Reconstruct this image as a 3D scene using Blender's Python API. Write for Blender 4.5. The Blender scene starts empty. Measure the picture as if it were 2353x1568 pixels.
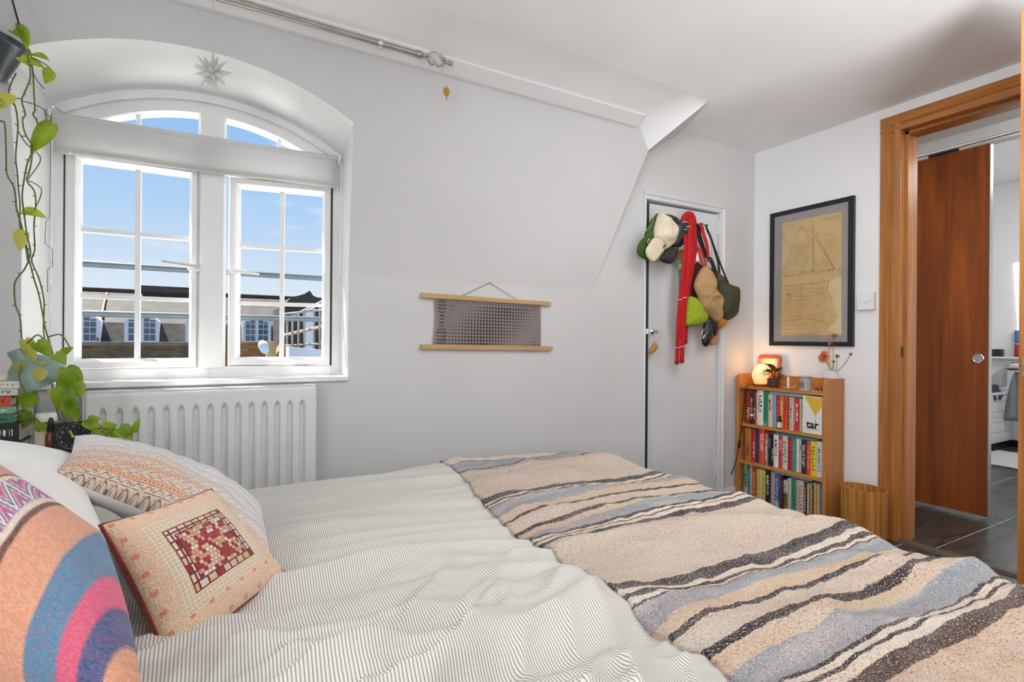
import bpy, bmesh, math, random
from mathutils import Vector, Matrix, noise
random.seed(7)
scene = bpy.context.scene
C = scene.collection
PI = math.pi

# ------------------------------------------------------------------ camera
FPX, YAW, ROLL, CX, CY, CAMH = 1199.4, 0.513015, 0.007642, 1176.5, 784.0, 1.0
cam_d = bpy.data.cameras.new('camera')
cam_d.sensor_fit = 'HORIZONTAL'
cam_d.sensor_width = 36.0
cam_d.lens = FPX / 2353.0 * 36.0
cam_d.clip_start = 0.02
cam_d.clip_end = 500
cam = bpy.data.objects.new('camera', cam_d)
C.objects.link(cam)
_r = Vector((math.cos(YAW), -math.sin(YAW), 0)); _f = Vector((math.sin(YAW), math.cos(YAW), 0)); _u = Vector((0, 0, 1))
_c, _s = math.cos(ROLL), math.sin(ROLL)
_right = _c * _r + _s * _u
_up = -_s * _r + _c * _u
M = Matrix((( _right.x, _up.x, -_f.x, 0.0), (_right.y, _up.y, -_f.y, 0.0), (_right.z, _up.z, -_f.z, CAMH), (0, 0, 0, 1)))
cam.matrix_world = M
scene.camera = cam

# ------------------------------------------------------------------ view, sky, lights
scene.view_settings.view_transform = 'Standard'
scene.view_settings.look = 'None'
scene.view_settings.gamma = 1.0
scene.view_settings.exposure = 0.0
scene.view_settings.use_curve_mapping = False

world = bpy.data.worlds.new('sky')
scene.world = world
world.use_nodes = True
wt = world.node_tree
wt.nodes.clear()
def wn(t, **kw):
    n = wt.nodes.new(t)
    for k, v in kw.items(): setattr(n, k, v)
    return n
_tc = wn('ShaderNodeTexCoord'); _sep = wn('ShaderNodeSeparateXYZ')
wt.links.new(_tc.outputs['Generated'], _sep.inputs[0])
_ramp = wn('ShaderNodeValToRGB')
e = _ramp.color_ramp.elements
e[0].position = 0.0; e[0].color = (0.80, 0.87, 0.95, 1)
e[1].position = 1.0; e[1].color = (0.10, 0.26, 0.66, 1)
for p, c in ((0.08, (0.74, 0.84, 0.95, 1)), (0.22, (0.44, 0.66, 0.94, 1)), (0.42, (0.24, 0.49, 0.90, 1))):
    x = _ramp.color_ramp.elements.new(p); x.color = c
wt.links.new(_sep.outputs['Z'], _ramp.inputs[0])
# clouds: noise on the direction divided by height so they flatten towards the horizon
_mp = wn('ShaderNodeMapping'); _mp.inputs['Scale'].default_value = (1.0, 1.0, 3.4); _mp.inputs['Location'].default_value = (3.1, 0.4, 0.2)
wt.links.new(_tc.outputs['Generated'], _mp.inputs['Vector'])
_nz = wn('ShaderNodeTexNoise'); _nz.inputs['Scale'].default_value = 6.5; _nz.inputs['Detail'].default_value = 6; _nz.inputs['Roughness'].default_value = 0.5
wt.links.new(_mp.outputs[0], _nz.inputs['Vector'])
_cr = wn('ShaderNodeValToRGB'); _cr.color_ramp.elements[0].position = 0.56; _cr.color_ramp.elements[1].position = 0.72
_cr.color_ramp.elements[0].color = (0, 0, 0, 1); _cr.color_ramp.elements[1].color = (0.85, 0.85, 0.85, 1)
wt.links.new(_nz.outputs['Fac'], _cr.inputs[0])
_mx = wn('ShaderNodeMix', data_type='RGBA')
wt.links.new(_cr.outputs[0], _mx.inputs['Factor']); wt.links.new(_ramp.outputs[0], _mx.inputs['A'])
_mx.inputs['B'].default_value = (0.90, 0.92, 0.96, 1)
_bg = wn('ShaderNodeBackground'); _bg.inputs['Strength'].default_value = 1.0
_wo = wn('ShaderNodeOutputWorld')
wt.links.new(_mx.outputs['Result'], _bg.inputs[0]); wt.links.new(_bg.outputs[0], _wo.inputs[0])

def light(name, kind, loc, energy, color=(1, 1, 1), direction=None, size=1.0, size_y=None, angle=None, spread=180):
    d = bpy.data.lights.new(name, kind)
    d.energy = energy; d.color = color
    if kind == 'AREA':
        d.shape = 'RECTANGLE'; d.size = size; d.size_y = size_y or size; d.spread = math.radians(spread)
    elif kind == 'SUN':
        d.angle = angle or 0.01
    else:
        d.shadow_soft_size = size
    o = bpy.data.objects.new(name, d); C.objects.link(o); o.location = loc
    if direction is not None:
        o.rotation_euler = Vector(direction).to_track_quat('-Z', 'Y').to_euler()
    return o
light('sun', 'SUN', (0, 8, 12), 23.0, (1.0, 0.95, 0.87), (0.36, -0.30, -0.88), angle=0.012)
# unseen fill lights added out of view to even out the bedroom's brightness
light('side_fill', 'AREA', (-1.2, -0.3, 1.5), 31, (0.97, 0.985, 1.0), (1, 0.0, 0.1), 1.4, 1.2)
light('rear_fill', 'AREA', (-1.1, -0.9, 1.5), 6.5, (0.97, 0.985, 1.0), (0.85, 0.5, 0.0), 1.2, 1.2, spread=60)
light('overhead_fill', 'AREA', (1.5, 0.7, 2.2), 14, (0.985, 0.99, 1.0), (0, 0, -1), 1.2, 1.0)
light('upward_fill', 'AREA', (1.2, -1.0, 0.8), 19, (0.975, 0.985, 1.0), (0.40, 0.5, 0.75), 1.0, 0.8, spread=95)
light('hall_light', 'AREA', (3.42, 0.2, 2.2), 17, (1.0, 0.98, 0.95), (0.2, 0.55, -1), 0.5, 0.5)
light('bathroom_light', 'AREA', (5.3, 1.0, 2.5), 40, (1.0, 0.99, 0.97), (0.1, 0.25, -1), 1.2, 1.2)

# ------------------------------------------------------------------ measuring: a photo pixel put on a known plane
def ray(px, py):
    a, b = px - CX, py - CY
    u, v = (_c * a + _s * b) / FPX, (-_s * a + _c * b) / FPX
    return Vector((math.cos(YAW) * u + math.sin(YAW), -math.sin(YAW) * u + math.cos(YAW), -v))
O = Vector((0, 0, CAMH))
def onX(px, py, X): d = ray(px, py); return O + d * (X / d.x)
def onY(px, py, Y): d = ray(px, py); return O + d * (Y / d.y)
def onZ(px, py, Z): d = ray(px, py); return O + d * ((Z - CAMH) / d.z)
def onW(px, py, w): return O + ray(px, py) * w

# ------------------------------------------------------------------ node helpers
class S:
    """socket wrapper: arithmetic on sockets builds Math nodes"""
    def __init__(s, t, sock): s.t, s.k = t, sock
    def _m(s, op, *a, clamp=False):
        n = s.t.nodes.new('ShaderNodeMath'); n.operation = op; n.use_clamp = clamp
        for i, x in enumerate((s,) + a):
            if isinstance(x, S): s.t.links.new(x.k, n.inputs[i])
            else: n.inputs[i].default_value = x
        return S(s.t, n.outputs[0])
    def __add__(s, o): return s._m('ADD', o)
    __radd__ = __add__
    def __sub__(s, o): return s._m('SUBTRACT', o)
    def __rsub__(s, o): return (s * -1.0) + o
    def __mul__(s, o): return s._m('MULTIPLY', o)
    __rmul__ = __mul__
    def __truediv__(s, o): return s._m('DIVIDE', o)
    def __gt__(s, o): return s._m('GREATER_THAN', o)
    def __lt__(s, o): return s._m('LESS_THAN', o)
    def fract(s): return s._m('FRACT')
    def floor(s): return s._m('FLOOR')
    def abs(s): return s._m('ABSOLUTE')
    def sin(s): return s._m('SINE')
    def max(s, o): return s._m('MAXIMUM', o)
    def min(s, o): return s._m('MINIMUM', o)
    def clamp(s): return s._m('ADD', 0.0, clamp=True)
    def step(s, a, b):   # smooth step from a to b
        n = s.t.nodes.new('ShaderNodeMapRange'); n.interpolation_type = 'SMOOTHSTEP'
        s.t.links.new(s.k, n.inputs[0]); n.inputs[1].default_value = a; n.inputs[2].default_value = b
        return S(s.t, n.outputs[0])

class Mat:
    def __init__(s, name, col=(0.8, 0.8, 0.8), rough=0.5, metal=0.0, **kw):
        m = bpy.data.materials.new(name); m.use_nodes = True
        s.m, s.t = m, m.node_tree
        s.b = s.t.nodes['Principled BSDF']
        s.b.inputs['Base Color'].default_value = (*col, 1)
        s.b.inputs['Roughness'].default_value = rough
        s.b.inputs['Metallic'].default_value = metal
        for k, v in kw.items(): s.b.inputs[k.replace('_', ' ')].default_value = v
        m.diffuse_color = (*col, 1)
        s.h = None
    def n(s, typ, **kw):
        x = s.t.nodes.new(typ)
        for k, v in kw.items(): setattr(x, k, v)
        return x
    def coord(s, kind='Object'):
        return s.n('ShaderNodeTexCoord').outputs[kind]
    def uv(s):
        sep = s.n('ShaderNodeSeparateXYZ'); s.t.links.new(s.coord('UV'), sep.inputs[0])
        return S(s.t, sep.outputs[0]), S(s.t, sep.outputs[1])
    def xyz(s, kind='Object'):
        sep = s.n('ShaderNodeSeparateXYZ'); s.t.links.new(s.coord(kind), sep.inputs[0])
        return [S(s.t, sep.outputs[i]) for i in range(3)]
    def vec(s, x, y, z=0.0):
        c = s.n('ShaderNodeCombineXYZ')
        for i, v in enumerate((x, y, z)):
            if isinstance(v, S): s.t.links.new(v.k, c.inputs[i])
            else: c.inputs[i].default_value = v
        return c.outputs[0]
    def mapping(s, src, scale=(1, 1, 1), rot=(0, 0, 0), loc=(0, 0, 0)):
        mp = s.n('ShaderNodeMapping'); s.t.links.new(src, mp.inputs[0])
        mp.inputs['Scale'].default_value = scale; mp.inputs['Rotation'].default_value = rot; mp.inputs['Location'].default_value = loc
        return mp.outputs[0]
    def noise(s, vec=None, scale=5, detail=3, rough=0.5, dist=0.0):
        x = s.n('ShaderNodeTexNoise'); x.inputs['Scale'].default_value = scale; x.inputs['Detail'].default_value = detail
        x.inputs['Roughness'].default_value = rough; x.inputs['Distortion'].default_value = dist
        s.t.links.new(vec if vec is not None else s.coord(), x.inputs['Vector'])
        return S(s.t, x.outputs['Fac'])
    def voronoi(s, vec=None, scale=5, out='Distance', feature='F1'):
        x = s.n('ShaderNodeTexVoronoi', feature=feature); x.inputs['Scale'].default_value = scale
        s.t.links.new(vec if vec is not None else s.coord(), x.inputs['Vector'])
        return S(s.t, x.outputs[out])
    def white(s, vec):
        x = s.n('ShaderNodeTexWhiteNoise', noise_dimensions='2D'); s.t.links.new(vec, x.inputs['Vector'])
        return S(s.t, x.outputs['Value'])
    def ramp(s, fac, stops, const=False):
        r = s.n('ShaderNodeValToRGB'); cr = r.color_ramp
        cr.interpolation = 'CONSTANT' if const else 'LINEAR'
        stops = sorted(stops, key=lambda q: q[0])
        cr.elements[0].position = stops[0][0]; cr.elements[0].color = (*stops[0][1], 1)
        cr.elements[1].position = stops[-1][0]; cr.elements[1].color = (*stops[-1][1], 1)
        for p, c in stops[1:-1]:
            el = cr.elements.new(p); el.color = (*c, 1)
        s.t.links.new(fac.k, r.inputs[0])
        return r.outputs[0]
    def mix(s, fac, a, b, mode='MIX'):
        x = s.n('ShaderNodeMix', data_type='RGBA', blend_type=mode)
        def put(v, k):
            if isinstance(v, S): s.t.links.new(v.k, x.inputs[k])
            elif isinstance(v, (tuple, list)): x.inputs[k].default_value = (*v, 1)
            elif isinstance(v, (int, float)): x.inputs[k].default_value = v
            else: s.t.links.new(v, x.inputs[k])
        put(fac, 'Factor'); put(a, 'A'); put(b, 'B')
        return x.outputs['Result']
    def color(s, sock): s.t.links.new(sock, s.b.inputs['Base Color']); return s
    def rough(s, sock): s.t.links.new(sock.k, s.b.inputs['Roughness']); return s
    def bump(s, h, strength=0.2, dist=0.01):
        x = s.n('ShaderNodeBump'); x.inputs['Strength'].default_value = strength; x.inputs['Distance'].default_value = dist
        s.t.links.new(h.k, x.inputs['Height'])
        if s.h is not None: s.t.links.new(s.h, x.inputs['Normal'])
        s.h = x.outputs[0]
        s.t.links.new(s.h, s.b.inputs['Normal']); return s
    def vary(s, col, amount=0.1, scale=6, detail=4, vec=None):
        """mottle a colour a little"""
        f = s.noise(vec, scale, detail)
        a = tuple(max(0, c * (1 - amount)) for c in col); b = tuple(min(1, c * (1 + amount)) for c in col)
        return s.color(s.mix(f.step(0.3, 0.7), a, b))

def lin(r, g, b):
    f = lambda c: (c / 255 / 12.92) if c / 255 <= 0.04045 else ((c / 255 + 0.055) / 1.055) ** 2.4
    return (f(r), f(g), f(b))
MATS = {}
def plain(name, col, rough=0.5, metal=0.0, var=0.06, vscale=12, bump=0.0, bscale=60, **kw):
    if name in MATS: return MATS[name]
    m = Mat(name, col, rough, metal, **kw)
    if var: m.vary(col, var, vscale)
    if bump: m.bump(m.noise(None, bscale, 4), bump, 0.004)
    MATS[name] = m.m
    return m.m
def wood(name, dark, light, axis=2, scale=1.0, rough=0.38, coat=0.0):
    m = Mat(name, light, rough)
    sc = [14 * scale] * 3; sc[axis] = 0.9 * scale
    v = m.mapping(m.coord(), tuple(sc))
    f = m.noise(v, 1.6, 5, 0.55, 1.2)
    sc2 = [150 * scale] * 3; sc2[axis] = 3 * scale
    g = m.noise(m.mapping(m.coord(), tuple(sc2)), 1.0, 3, 0.6)
    k = f * 0.72 + g * 0.28
    m.color(m.ramp(k, [(0.3, dark), (0.5, tuple((a + b) / 2 for a, b in zip(dark, light))), (0.68, light)]))
    m.bump(g, 0.08, 0.001)
    if coat: m.b.inputs['Coat Weight'].default_value = coat; m.b.inputs['Coat Roughness'].default_value = 0.25
    MATS[name] = m.m
    return m.m

# ------------------------------------------------------------------ mesh helpers
def wl(o):
    v = Vector((0, 0, 0))
    while o is not None: v = v + o.location; o = o.parent
    return v
def obj(name, bm, mat, parent=None, smooth=False, bevel=0.0, auto=None):
    """one mesh object from a bmesh given in world coordinates"""
    me = bpy.data.meshes.new(name)
    if bevel:
        ed = [x for x in bm.edges if len(x.link_faces) == 2 and x.calc_face_angle(0) > 0.6]
        bmesh.ops.bevel(bm, geom=ed, offset=bevel, segments=2, profile=0.6, affect='EDGES', clamp_overlap=True)
    off = wl(parent)
    o = bpy.data.objects.new(name, me)
    if parent is None and len(bm.verts):
        xs = [v.co.x for v in bm.verts]; ys = [v.co.y for v in bm.verts]; zs = [v.co.z for v in bm.verts]
        o.location = ((min(xs) + max(xs)) / 2, (min(ys) + max(ys)) / 2, min(zs)); off = o.location.copy()
    bm.transform(Matrix.Translation(-off))
    bm.normal_update()
    if smooth:
        for f in bm.faces: f.smooth = True
        if auto:
            for x in bm.edges:
                if len(x.link_faces) == 2 and x.calc_face_angle(0) > auto: x.smooth = False
    bm.to_mesh(me); bm.free()
    for m in (mat if isinstance(mat, (list, tuple)) else [mat]): me.materials.append(m)
    C.objects.link(o)
    if parent is not None: o.parent = parent
    return o
def tag(o, label=None, cat=None, group=None, kind=None):
    if label: o['label'] = label
    if cat: o['category'] = cat
    if group: o['group'] = group
    if kind: o['kind'] = kind
    return o
def thing(name, label, cat, loc=(0, 0, 0), group=None):
    o = bpy.data.objects.new(name, None); C.objects.link(o); o.location = loc; o.empty_display_size = 0.05
    return tag(o, label, cat, group)
def struct(name, bm, mat, parent=None, **kw):
    o = obj(name, bm, mat, parent, **kw)
    if parent is None: o['kind'] = 'structure'
    return o
def NB(): return bmesh.new()
def box(bm, x0, x1, y0, y1, z0, z1, mi=0):
    v = [bm.verts.new(p) for p in ((x0, y0, z0), (x1, y0, z0), (x1, y1, z0), (x0, y1, z0), (x0, y0, z1), (x1, y0, z1), (x1, y1, z1), (x0, y1, z1))]
    for q in ((3, 2, 1, 0), (4, 5, 6, 7), (0, 1, 5, 4), (1, 2, 6, 5), (2, 3, 7, 6), (3, 0, 4, 7)):
        f = bm.faces.new([v[i] for i in q]); f.material_index = mi
    return v
def bx(x0, x1, y0, y1, z0, z1): bm = NB(); box(bm, x0, x1, y0, y1, z0, z1); return bm
def frame_of(d):
    d = d.normalized(); a = Vector((0, 0, 1)) if abs(d.z) < 0.9 else Vector((1, 0, 0))
    s = d.cross(a).normalized(); return s, s.cross(d).normalized()
def tube(bm, pts, r, n=8, cap=True, mi=0):
    """tube along points; r a number or one per point"""
    pts = [Vector(p) for p in pts]; rings = []
    rr = r if isinstance(r, (list, tuple)) else [r] * len(pts)
    s = None
    for i, p in enumerate(pts):
        d = (pts[min(i + 1, len(pts) - 1)] - pts[max(i - 1, 0)])
        if d.length < 1e-9: d = Vector((0, 0, 1))
        d.normalize()
        if s is None: s, t = frame_of(d)
        else:
            s = s - d * s.dot(d)
            if s.length < 1e-6: s, t = frame_of(d)
            s.normalize(); t = d.cross(s) * -1
        t = s.cross(d)
        rings.append([bm.verts.new(p + (s * math.cos(2 * PI * k / n) + t * math.sin(2 * PI * k / n)) * rr[i]) for k in range(n)])
    for a, b in zip(rings, rings[1:]):
        for k in range(n):
            f = bm.faces.new((a[k], a[(k + 1) % n], b[(k + 1) % n], b[k])); f.material_index = mi
    if cap:
        try:
            bm.faces.new(list(reversed(rings[0]))).material_index = mi; bm.faces.new(rings[-1]).material_index = mi
        except ValueError: pass
    return rings
def lathe(bm, prof, center, n=24, axis=(0, 0, 1), sx=1.0, sy=1.0, mi=0, closed=True):
    """profile of (radius, height) turned about an axis through center"""
    a = Vector(axis).normalized(); s, t = frame_of(a); c = Vector(center); rings = []
    for r, h in prof:
        if r < 1e-6: rings.append([bm.verts.new(c + a * h)])
        else: rings.append([bm.verts.new(c + a * h + s * (math.cos(2 * PI * k / n) * r * sx) + t * (math.sin(2 * PI * k / n) * r * sy)) for k in range(n)])
    for p, q in zip(rings, rings[1:]):
        for k in range(n):
            k2 = (k + 1) % n
            if len(p) == 1 and len(q) == 1: continue
            if len(p) == 1: f = bm.faces.new((p[0], q[k], q[k2]))
            elif len(q) == 1: f = bm.faces.new((p[k], q[0], p[k2]))
            else: f = bm.faces.new((p[k], q[k], q[k2], p[k2]))
            f.material_index = mi
    if closed:
        for rg, rev in ((rings[0], False), (rings[-1], True)):
            if len(rg) > 2:
                try: bm.faces.new(list(reversed(rg)) if rev else rg).material_index = mi
                except ValueError: pass
    return rings
def prism(bm, poly, d, mi=0):
    """closed polygon (3D points) pushed along vector d"""
    d = Vector(d); a = [bm.verts.new(Vector(p)) for p in poly]; b = [bm.verts.new(Vector(p) + d) for p in poly]
    n = len(a)
    fs = [bm.faces.new(a), bm.faces.new(list(reversed(b)))]
    for i in range(n): fs.append(bm.faces.new((a[i], b[i], b[(i + 1) % n], a[(i + 1) % n])))
    for f in fs: f.material_index = mi
    bmesh.ops.recalc_face_normals(bm, faces=fs)
    return a, b
def grid(bm, rows, uvs=None, closed_u=False, mi=0):
    """quads through a list of rows of points; uvs same shape"""
    R = [[bm.verts.new(Vector(p)) for p in row] for row in rows]
    lay = bm.loops.layers.uv.verify() if uvs is not None else None
    for j in range(len(R) - 1):
        m = len(R[j])
        for i in range(m if closed_u else m - 1):
            i2 = (i + 1) % m
            f = bm.faces.new((R[j][i], R[j][i2], R[j + 1][i2], R[j + 1][i])); f.material_index = mi
            if lay is not None:
                for l, (a, b) in zip(f.loops, ((j, i), (j, i2), (j + 1, i2), (j + 1, i))): l[lay].uv = uvs[a][b]
    return R
def inflate(bm, outline, thick, depth_dir, back=0.25, rings=6, crease=None, mi=0, center=None, power=0.5):
    """closed star-shaped outline puffed up into a soft body; back is the share of the swelling on the wall side"""
    P = [Vector(p) for p in outline]; n = len(P)
    c = Vector(center) if center is not None else sum(P, Vector()) / n
    d = Vector(depth_dir).normalized()
    def layer(sign, amt):
        rs = []
        for j in range(rings + 1):
            r = 1 - (j / rings)
            h = thick * amt * (1 - r * r) ** power
            if j == rings: rs.append([bm.verts.new(c + d * (sign * h))])
            else:
                row = []
                for k, p in enumerate(P):
                    q = c + (p - c) * r + d * (sign * h)
                    if crease and sign > 0: q = q + d * crease(q, r)
                    row.append(bm.verts.new(q))
                rs.append(row)
        return rs
    A = layer(1, 1.0); B = layer(-1, back)
    fs = []
    for rs, flip in ((A, False), (B, True)):
        for a, b in zip(rs, rs[1:]):
            for k in range(n):
                k2 = (k + 1) % n
                q = (a[k], a[k2], b[0]) if len(b) == 1 else (a[k], a[k2], b[k2], b[k])
                fs.append(bm.faces.new(q))
    bmesh.ops.remove_doubles(bm, verts=A[0] + B[0], dist=1e-6)
    fs = [f for f in fs if f.is_valid]
    for f in fs: f.material_index = mi
    bmesh.ops.recalc_face_normals(bm, faces=fs)
def spline(pts, n=8, closed=False):
    """Catmull-Rom through points"""
    P = [Vector(p) for p in pts]; m = len(P); out = []
    rng = range(m if closed else m - 1)
    for i in rng:
        g = lambda k: P[k % m] if closed else P[min(max(k, 0), m - 1)]
        a, b, c, d = g(i - 1), g(i), g(i + 1), g(i + 2)
        for j in range(n):
            t = j / n
            out.append(0.5 * ((2 * b) + (c - a) * t + (2 * a - 5 * b + 4 * c - d) * t * t + (3 * b - a - 3 * c + d) * t ** 3))
    if not closed: out.append(P[-1])
    return out
def fnoise(x, y, z=0.0): return noise.noise(Vector((x, y, z)))
def text(name, s, size, loc, xdir, updir, mat, parent=None, align='CENTER', depth=0.0004, sx=1.0, font_space=1.0, bold=0.0):
    """flat lettering as a mesh lying on a surface"""
    cu = bpy.data.curves.new(name, 'FONT'); cu.body = s; cu.size = size; cu.align_x = align; cu.align_y = 'CENTER'
    cu.extrude = depth / 2; cu.space_character = font_space; cu.offset = bold; cu.resolution_u = 2
    o = bpy.data.objects.new(name, cu); C.objects.link(o)
    dg = bpy.context.evaluated_depsgraph_get()
    me = bpy.data.meshes.new_from_object(o.evaluated_get(dg))
    C.objects.unlink(o); bpy.data.objects.remove(o); bpy.data.curves.remove(cu)
    bm = NB(); bm.from_mesh(me); bpy.data.meshes.remove(me)
    x = Vector(xdir).normalized(); u = Vector(updir).normalized(); n = x.cross(u)
    m = Matrix(((x.x * sx, u.x, n.x, loc[0]), (x.y * sx, u.y, n.y, loc[1]), (x.z * sx, u.z, n.z, loc[2]), (0, 0, 0, 1)))
    bm.transform(m)
    return obj(name, bm, mat, parent)
# ================================================================== materials of the setting
def plaster(name, col, b1=0.10, b2=0.06):
    m = Mat(name, col, 0.62)
    m.vary(col, 0.025, 1.7, 5)
    m.bump(m.noise(None, 3.0, 4, 0.55), b1, 0.02)
    m.bump(m.noise(None, 38, 5, 0.6), b2, 0.004)
    return m.m
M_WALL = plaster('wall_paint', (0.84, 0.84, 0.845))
M_WALLW = plaster('darkened_wall_paint', (0.645, 0.644, 0.642))  # same white paint, darkened on this wall to balance the light
M_CEIL = plaster('ceiling_paint', (0.87, 0.87, 0.87), 0.22, 0.10)
M_GLOSS = plain('white_gloss_paint', (0.84, 0.84, 0.84), 0.32, var=0.02, vscale=5, bump=0.04, bscale=18)
M_UPVC = plain('white_window_frame', (0.86, 0.86, 0.86), 0.3, var=0.015)
M_DOORPAINT = plain('pale_grey_door_paint', (0.68, 0.69, 0.705), 0.38, var=0.03, vscale=4, bump=0.05, bscale=20)
M_GAPFIT = plain('black_fittings_and_gap_shade', (0.02, 0.02, 0.022), 0.6, var=0)  # black of small fittings, also the shade painted into door and window gaps
M_OAK = wood('varnished_oak_casing', lin(142, 84, 34), lin(198, 134, 68), 2, 1.0, 0.36)
M_OAKY = wood('varnished_oak_head', lin(142, 84, 34), lin(194, 130, 66), 1, 1.0, 0.36)
M_SAPELE = wood('dark_veneer', lin(104, 46, 8), lin(170, 88, 26), 2, 0.55, 0.42)
M_STEEL = plain('brushed_steel', (0.60, 0.59, 0.57), 0.3, 1.0, var=0.08, vscale=30)
M_CHROME = plain('chrome', (0.80, 0.80, 0.80), 0.12, 1.0, var=0)
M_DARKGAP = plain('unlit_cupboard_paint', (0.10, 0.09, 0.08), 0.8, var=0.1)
def slate(name, a, b):
    m = Mat(name, a, 0.36)
    f = m.noise(m.mapping(m.coord(), (1.2, 7, 1)), 2.4, 6, 0.6, 0.6)
    m.color(m.mix(f.step(0.3, 0.72), a, b)); m.rough(f * 0.25 + 0.16)
    m.bump(f, 0.12, 0.004)
    return m.m
M_TILE = slate('dark_slate_tile', (0.026, 0.023, 0.022), (0.062, 0.058, 0.056))
M_GROUT = plain('pale_grout', (0.46, 0.45, 0.44), 0.8, var=0.1)
glass = Mat('window_glass', (1, 1, 1), 0.0)
glass.t.nodes.remove(glass.b)
_tr = glass.n('ShaderNodeBsdfTransparent'); _gl = glass.n('ShaderNodeBsdfGlossy'); _gl.inputs['Roughness'].default_value = 0.02
_mxs = glass.n('ShaderNodeMixShader'); _mxs.inputs[0].default_value = 0.012
_tr.inputs[0].default_value = (0.985, 0.99, 0.99, 1)
glass.t.links.new(_tr.outputs[0], _mxs.inputs[1]); glass.t.links.new(_gl.outputs[0], _mxs.inputs[2])
glass.t.links.new(_mxs.outputs[0], glass.t.nodes['Material Output'].inputs[0])
M_GLASS = glass.m

# ================================================================== room shell
YC, XR, ZC = 2.168, 3.01, 2.22          # cupboard wall, doorway wall, ceiling
XL, YB = -1.25, -1.95                   # wall behind the bed head, wall behind the camera
Z1, KS = 1.265, 0.113                   # where the wall starts to lean in, and by how much
ZF = 2.132                              # fold between the leaning wall and the ceiling
def ym(z): return YC - KS * max(0.0, z - Z1)
OL0, OL1, OR = -0.535, -0.556, 0.459    # sides of the window recess
ZS, ZSP = 0.852, 1.857                  # sill height, springing of the arch
def arch(cx, half, zs, rise, n=24):
    R = (half * half + rise * rise) / (2 * rise); a = math.asin(half / R)
    return [(cx + R * math.sin(-a + 2 * a * i / n), zs + rise - R + R * math.cos(-a + 2 * a * i / n)) for i in range(n + 1)]
A_OUT = arch((OL1 + OR) / 2, (OR - OL1) / 2, ZSP, 0.135)
FL, FR, YW = -0.493, 0.453, 2.30        # window frame edges and front plane
A_IN = arch((FL + FR) / 2, (FR - FL) / 2, 1.782, 0.146)

bm = NB()
def quad(bm, *p):
    return bm.faces.new([bm.verts.new(q) for q in p])
W = lambda x, z: (x, YC, z)
Mn = lambda x, z: (x, ym(z), z)
CDL, CDR, CDT = 2.060, 2.668, 1.792     # cupboard opening
quad(bm, W(XL, 0), W(OL0, 0), W(OL0, Z1), W(XL, Z1))
quad(bm, W(OL0, 0), W(OR, 0), W(OR, ZS), W(OL0, ZS))
quad(bm, W(OR, 0), W(1.696, 0), W(1.696, Z1), W(OR, Z1))
quad(bm, W(1.696, 0), W(CDL, 0), W(CDL, ZC), W(1.696, ZC))
quad(bm, W(CDL, CDT), W(CDR, CDT), W(CDR, ZC), W(CDL, ZC))
quad(bm, W(CDR, 0), W(XR, 0), W(XR, ZC), W(CDR, ZC))
# leaning part with the arched recess cut out of it
quad(bm, Mn(XL, Z1), Mn(OL0, Z1), Mn(OL1, ZSP), Mn(XL, ZSP))
quad(bm, Mn(XL, ZSP), Mn(OL1, ZSP), Mn(OL1, ZF), Mn(XL, ZF))
for (a, za), (b, zb) in zip(A_OUT, A_OUT[1:]):
    quad(bm, Mn(a, za), Mn(b, zb), Mn(b, ZF), Mn(a, ZF))
hip = [(1.696, Z1), (1.80, 1.524), (1.90, 1.773), (2.003, 2.029), (1.93, ZF)]
for (a, za), (b, zb) in zip(hip, hip[1:]):
    quad(bm, Mn(OR, za), Mn(a, za), Mn(b, zb), Mn(OR, zb))
# hip return to the cupboard wall
A_ = Vector((2.003, ym(2.029), 2.029)); B_ = Vector((1.93, ym(ZF), ZF)); C_ = Vector((2.146, 1.80, ZC))
quad(bm, Mn(1.696, Z1), (2.045, YC, 2.03), A_)
quad(bm, A_, (2.045, YC, 2.03), (2.34, YC, ZC), C_)
bmesh.ops.remove_doubles(bm, verts=bm.verts, dist=1e-5)
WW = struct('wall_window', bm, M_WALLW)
# recess around the window
bm = NB()
outer = [W(OL0, ZS), W(OL0, Z1)] + [Mn(OL0 + (OL1 - OL0) * t, Z1 + (ZSP - Z1) * t) for t in (0.33, 0.66)] + [Mn(x, z) for x, z in A_OUT] + [Mn(OR, Z1 + 0.3), W(OR, Z1), W(OR, ZS)]
inner = [(FL, YW, ZS), (FL, YW, 1.2), (FL, YW, 1.4), (FL, YW, 1.6)] + [(x, YW, z) for x, z in A_IN] + [(FR, YW, 1.5), (FR, YW, 1.2), (FR, YW, ZS)]
grid(bm, [outer, [tuple(Vector(a).lerp(Vector(b), 0.5)) for a, b in zip(outer, inner)], inner])
for f in bm.faces: f.smooth = False
struct('wall_window_recess', bm, M_GLOSS)
# sill board with a rounded nosing
bm = NB(); box(bm, OL0, OR, YC - 0.012, YW + 0.01, ZS - 0.016, ZS)
struct('trim_1', bm, M_GLOSS, bevel=0.005)
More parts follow.
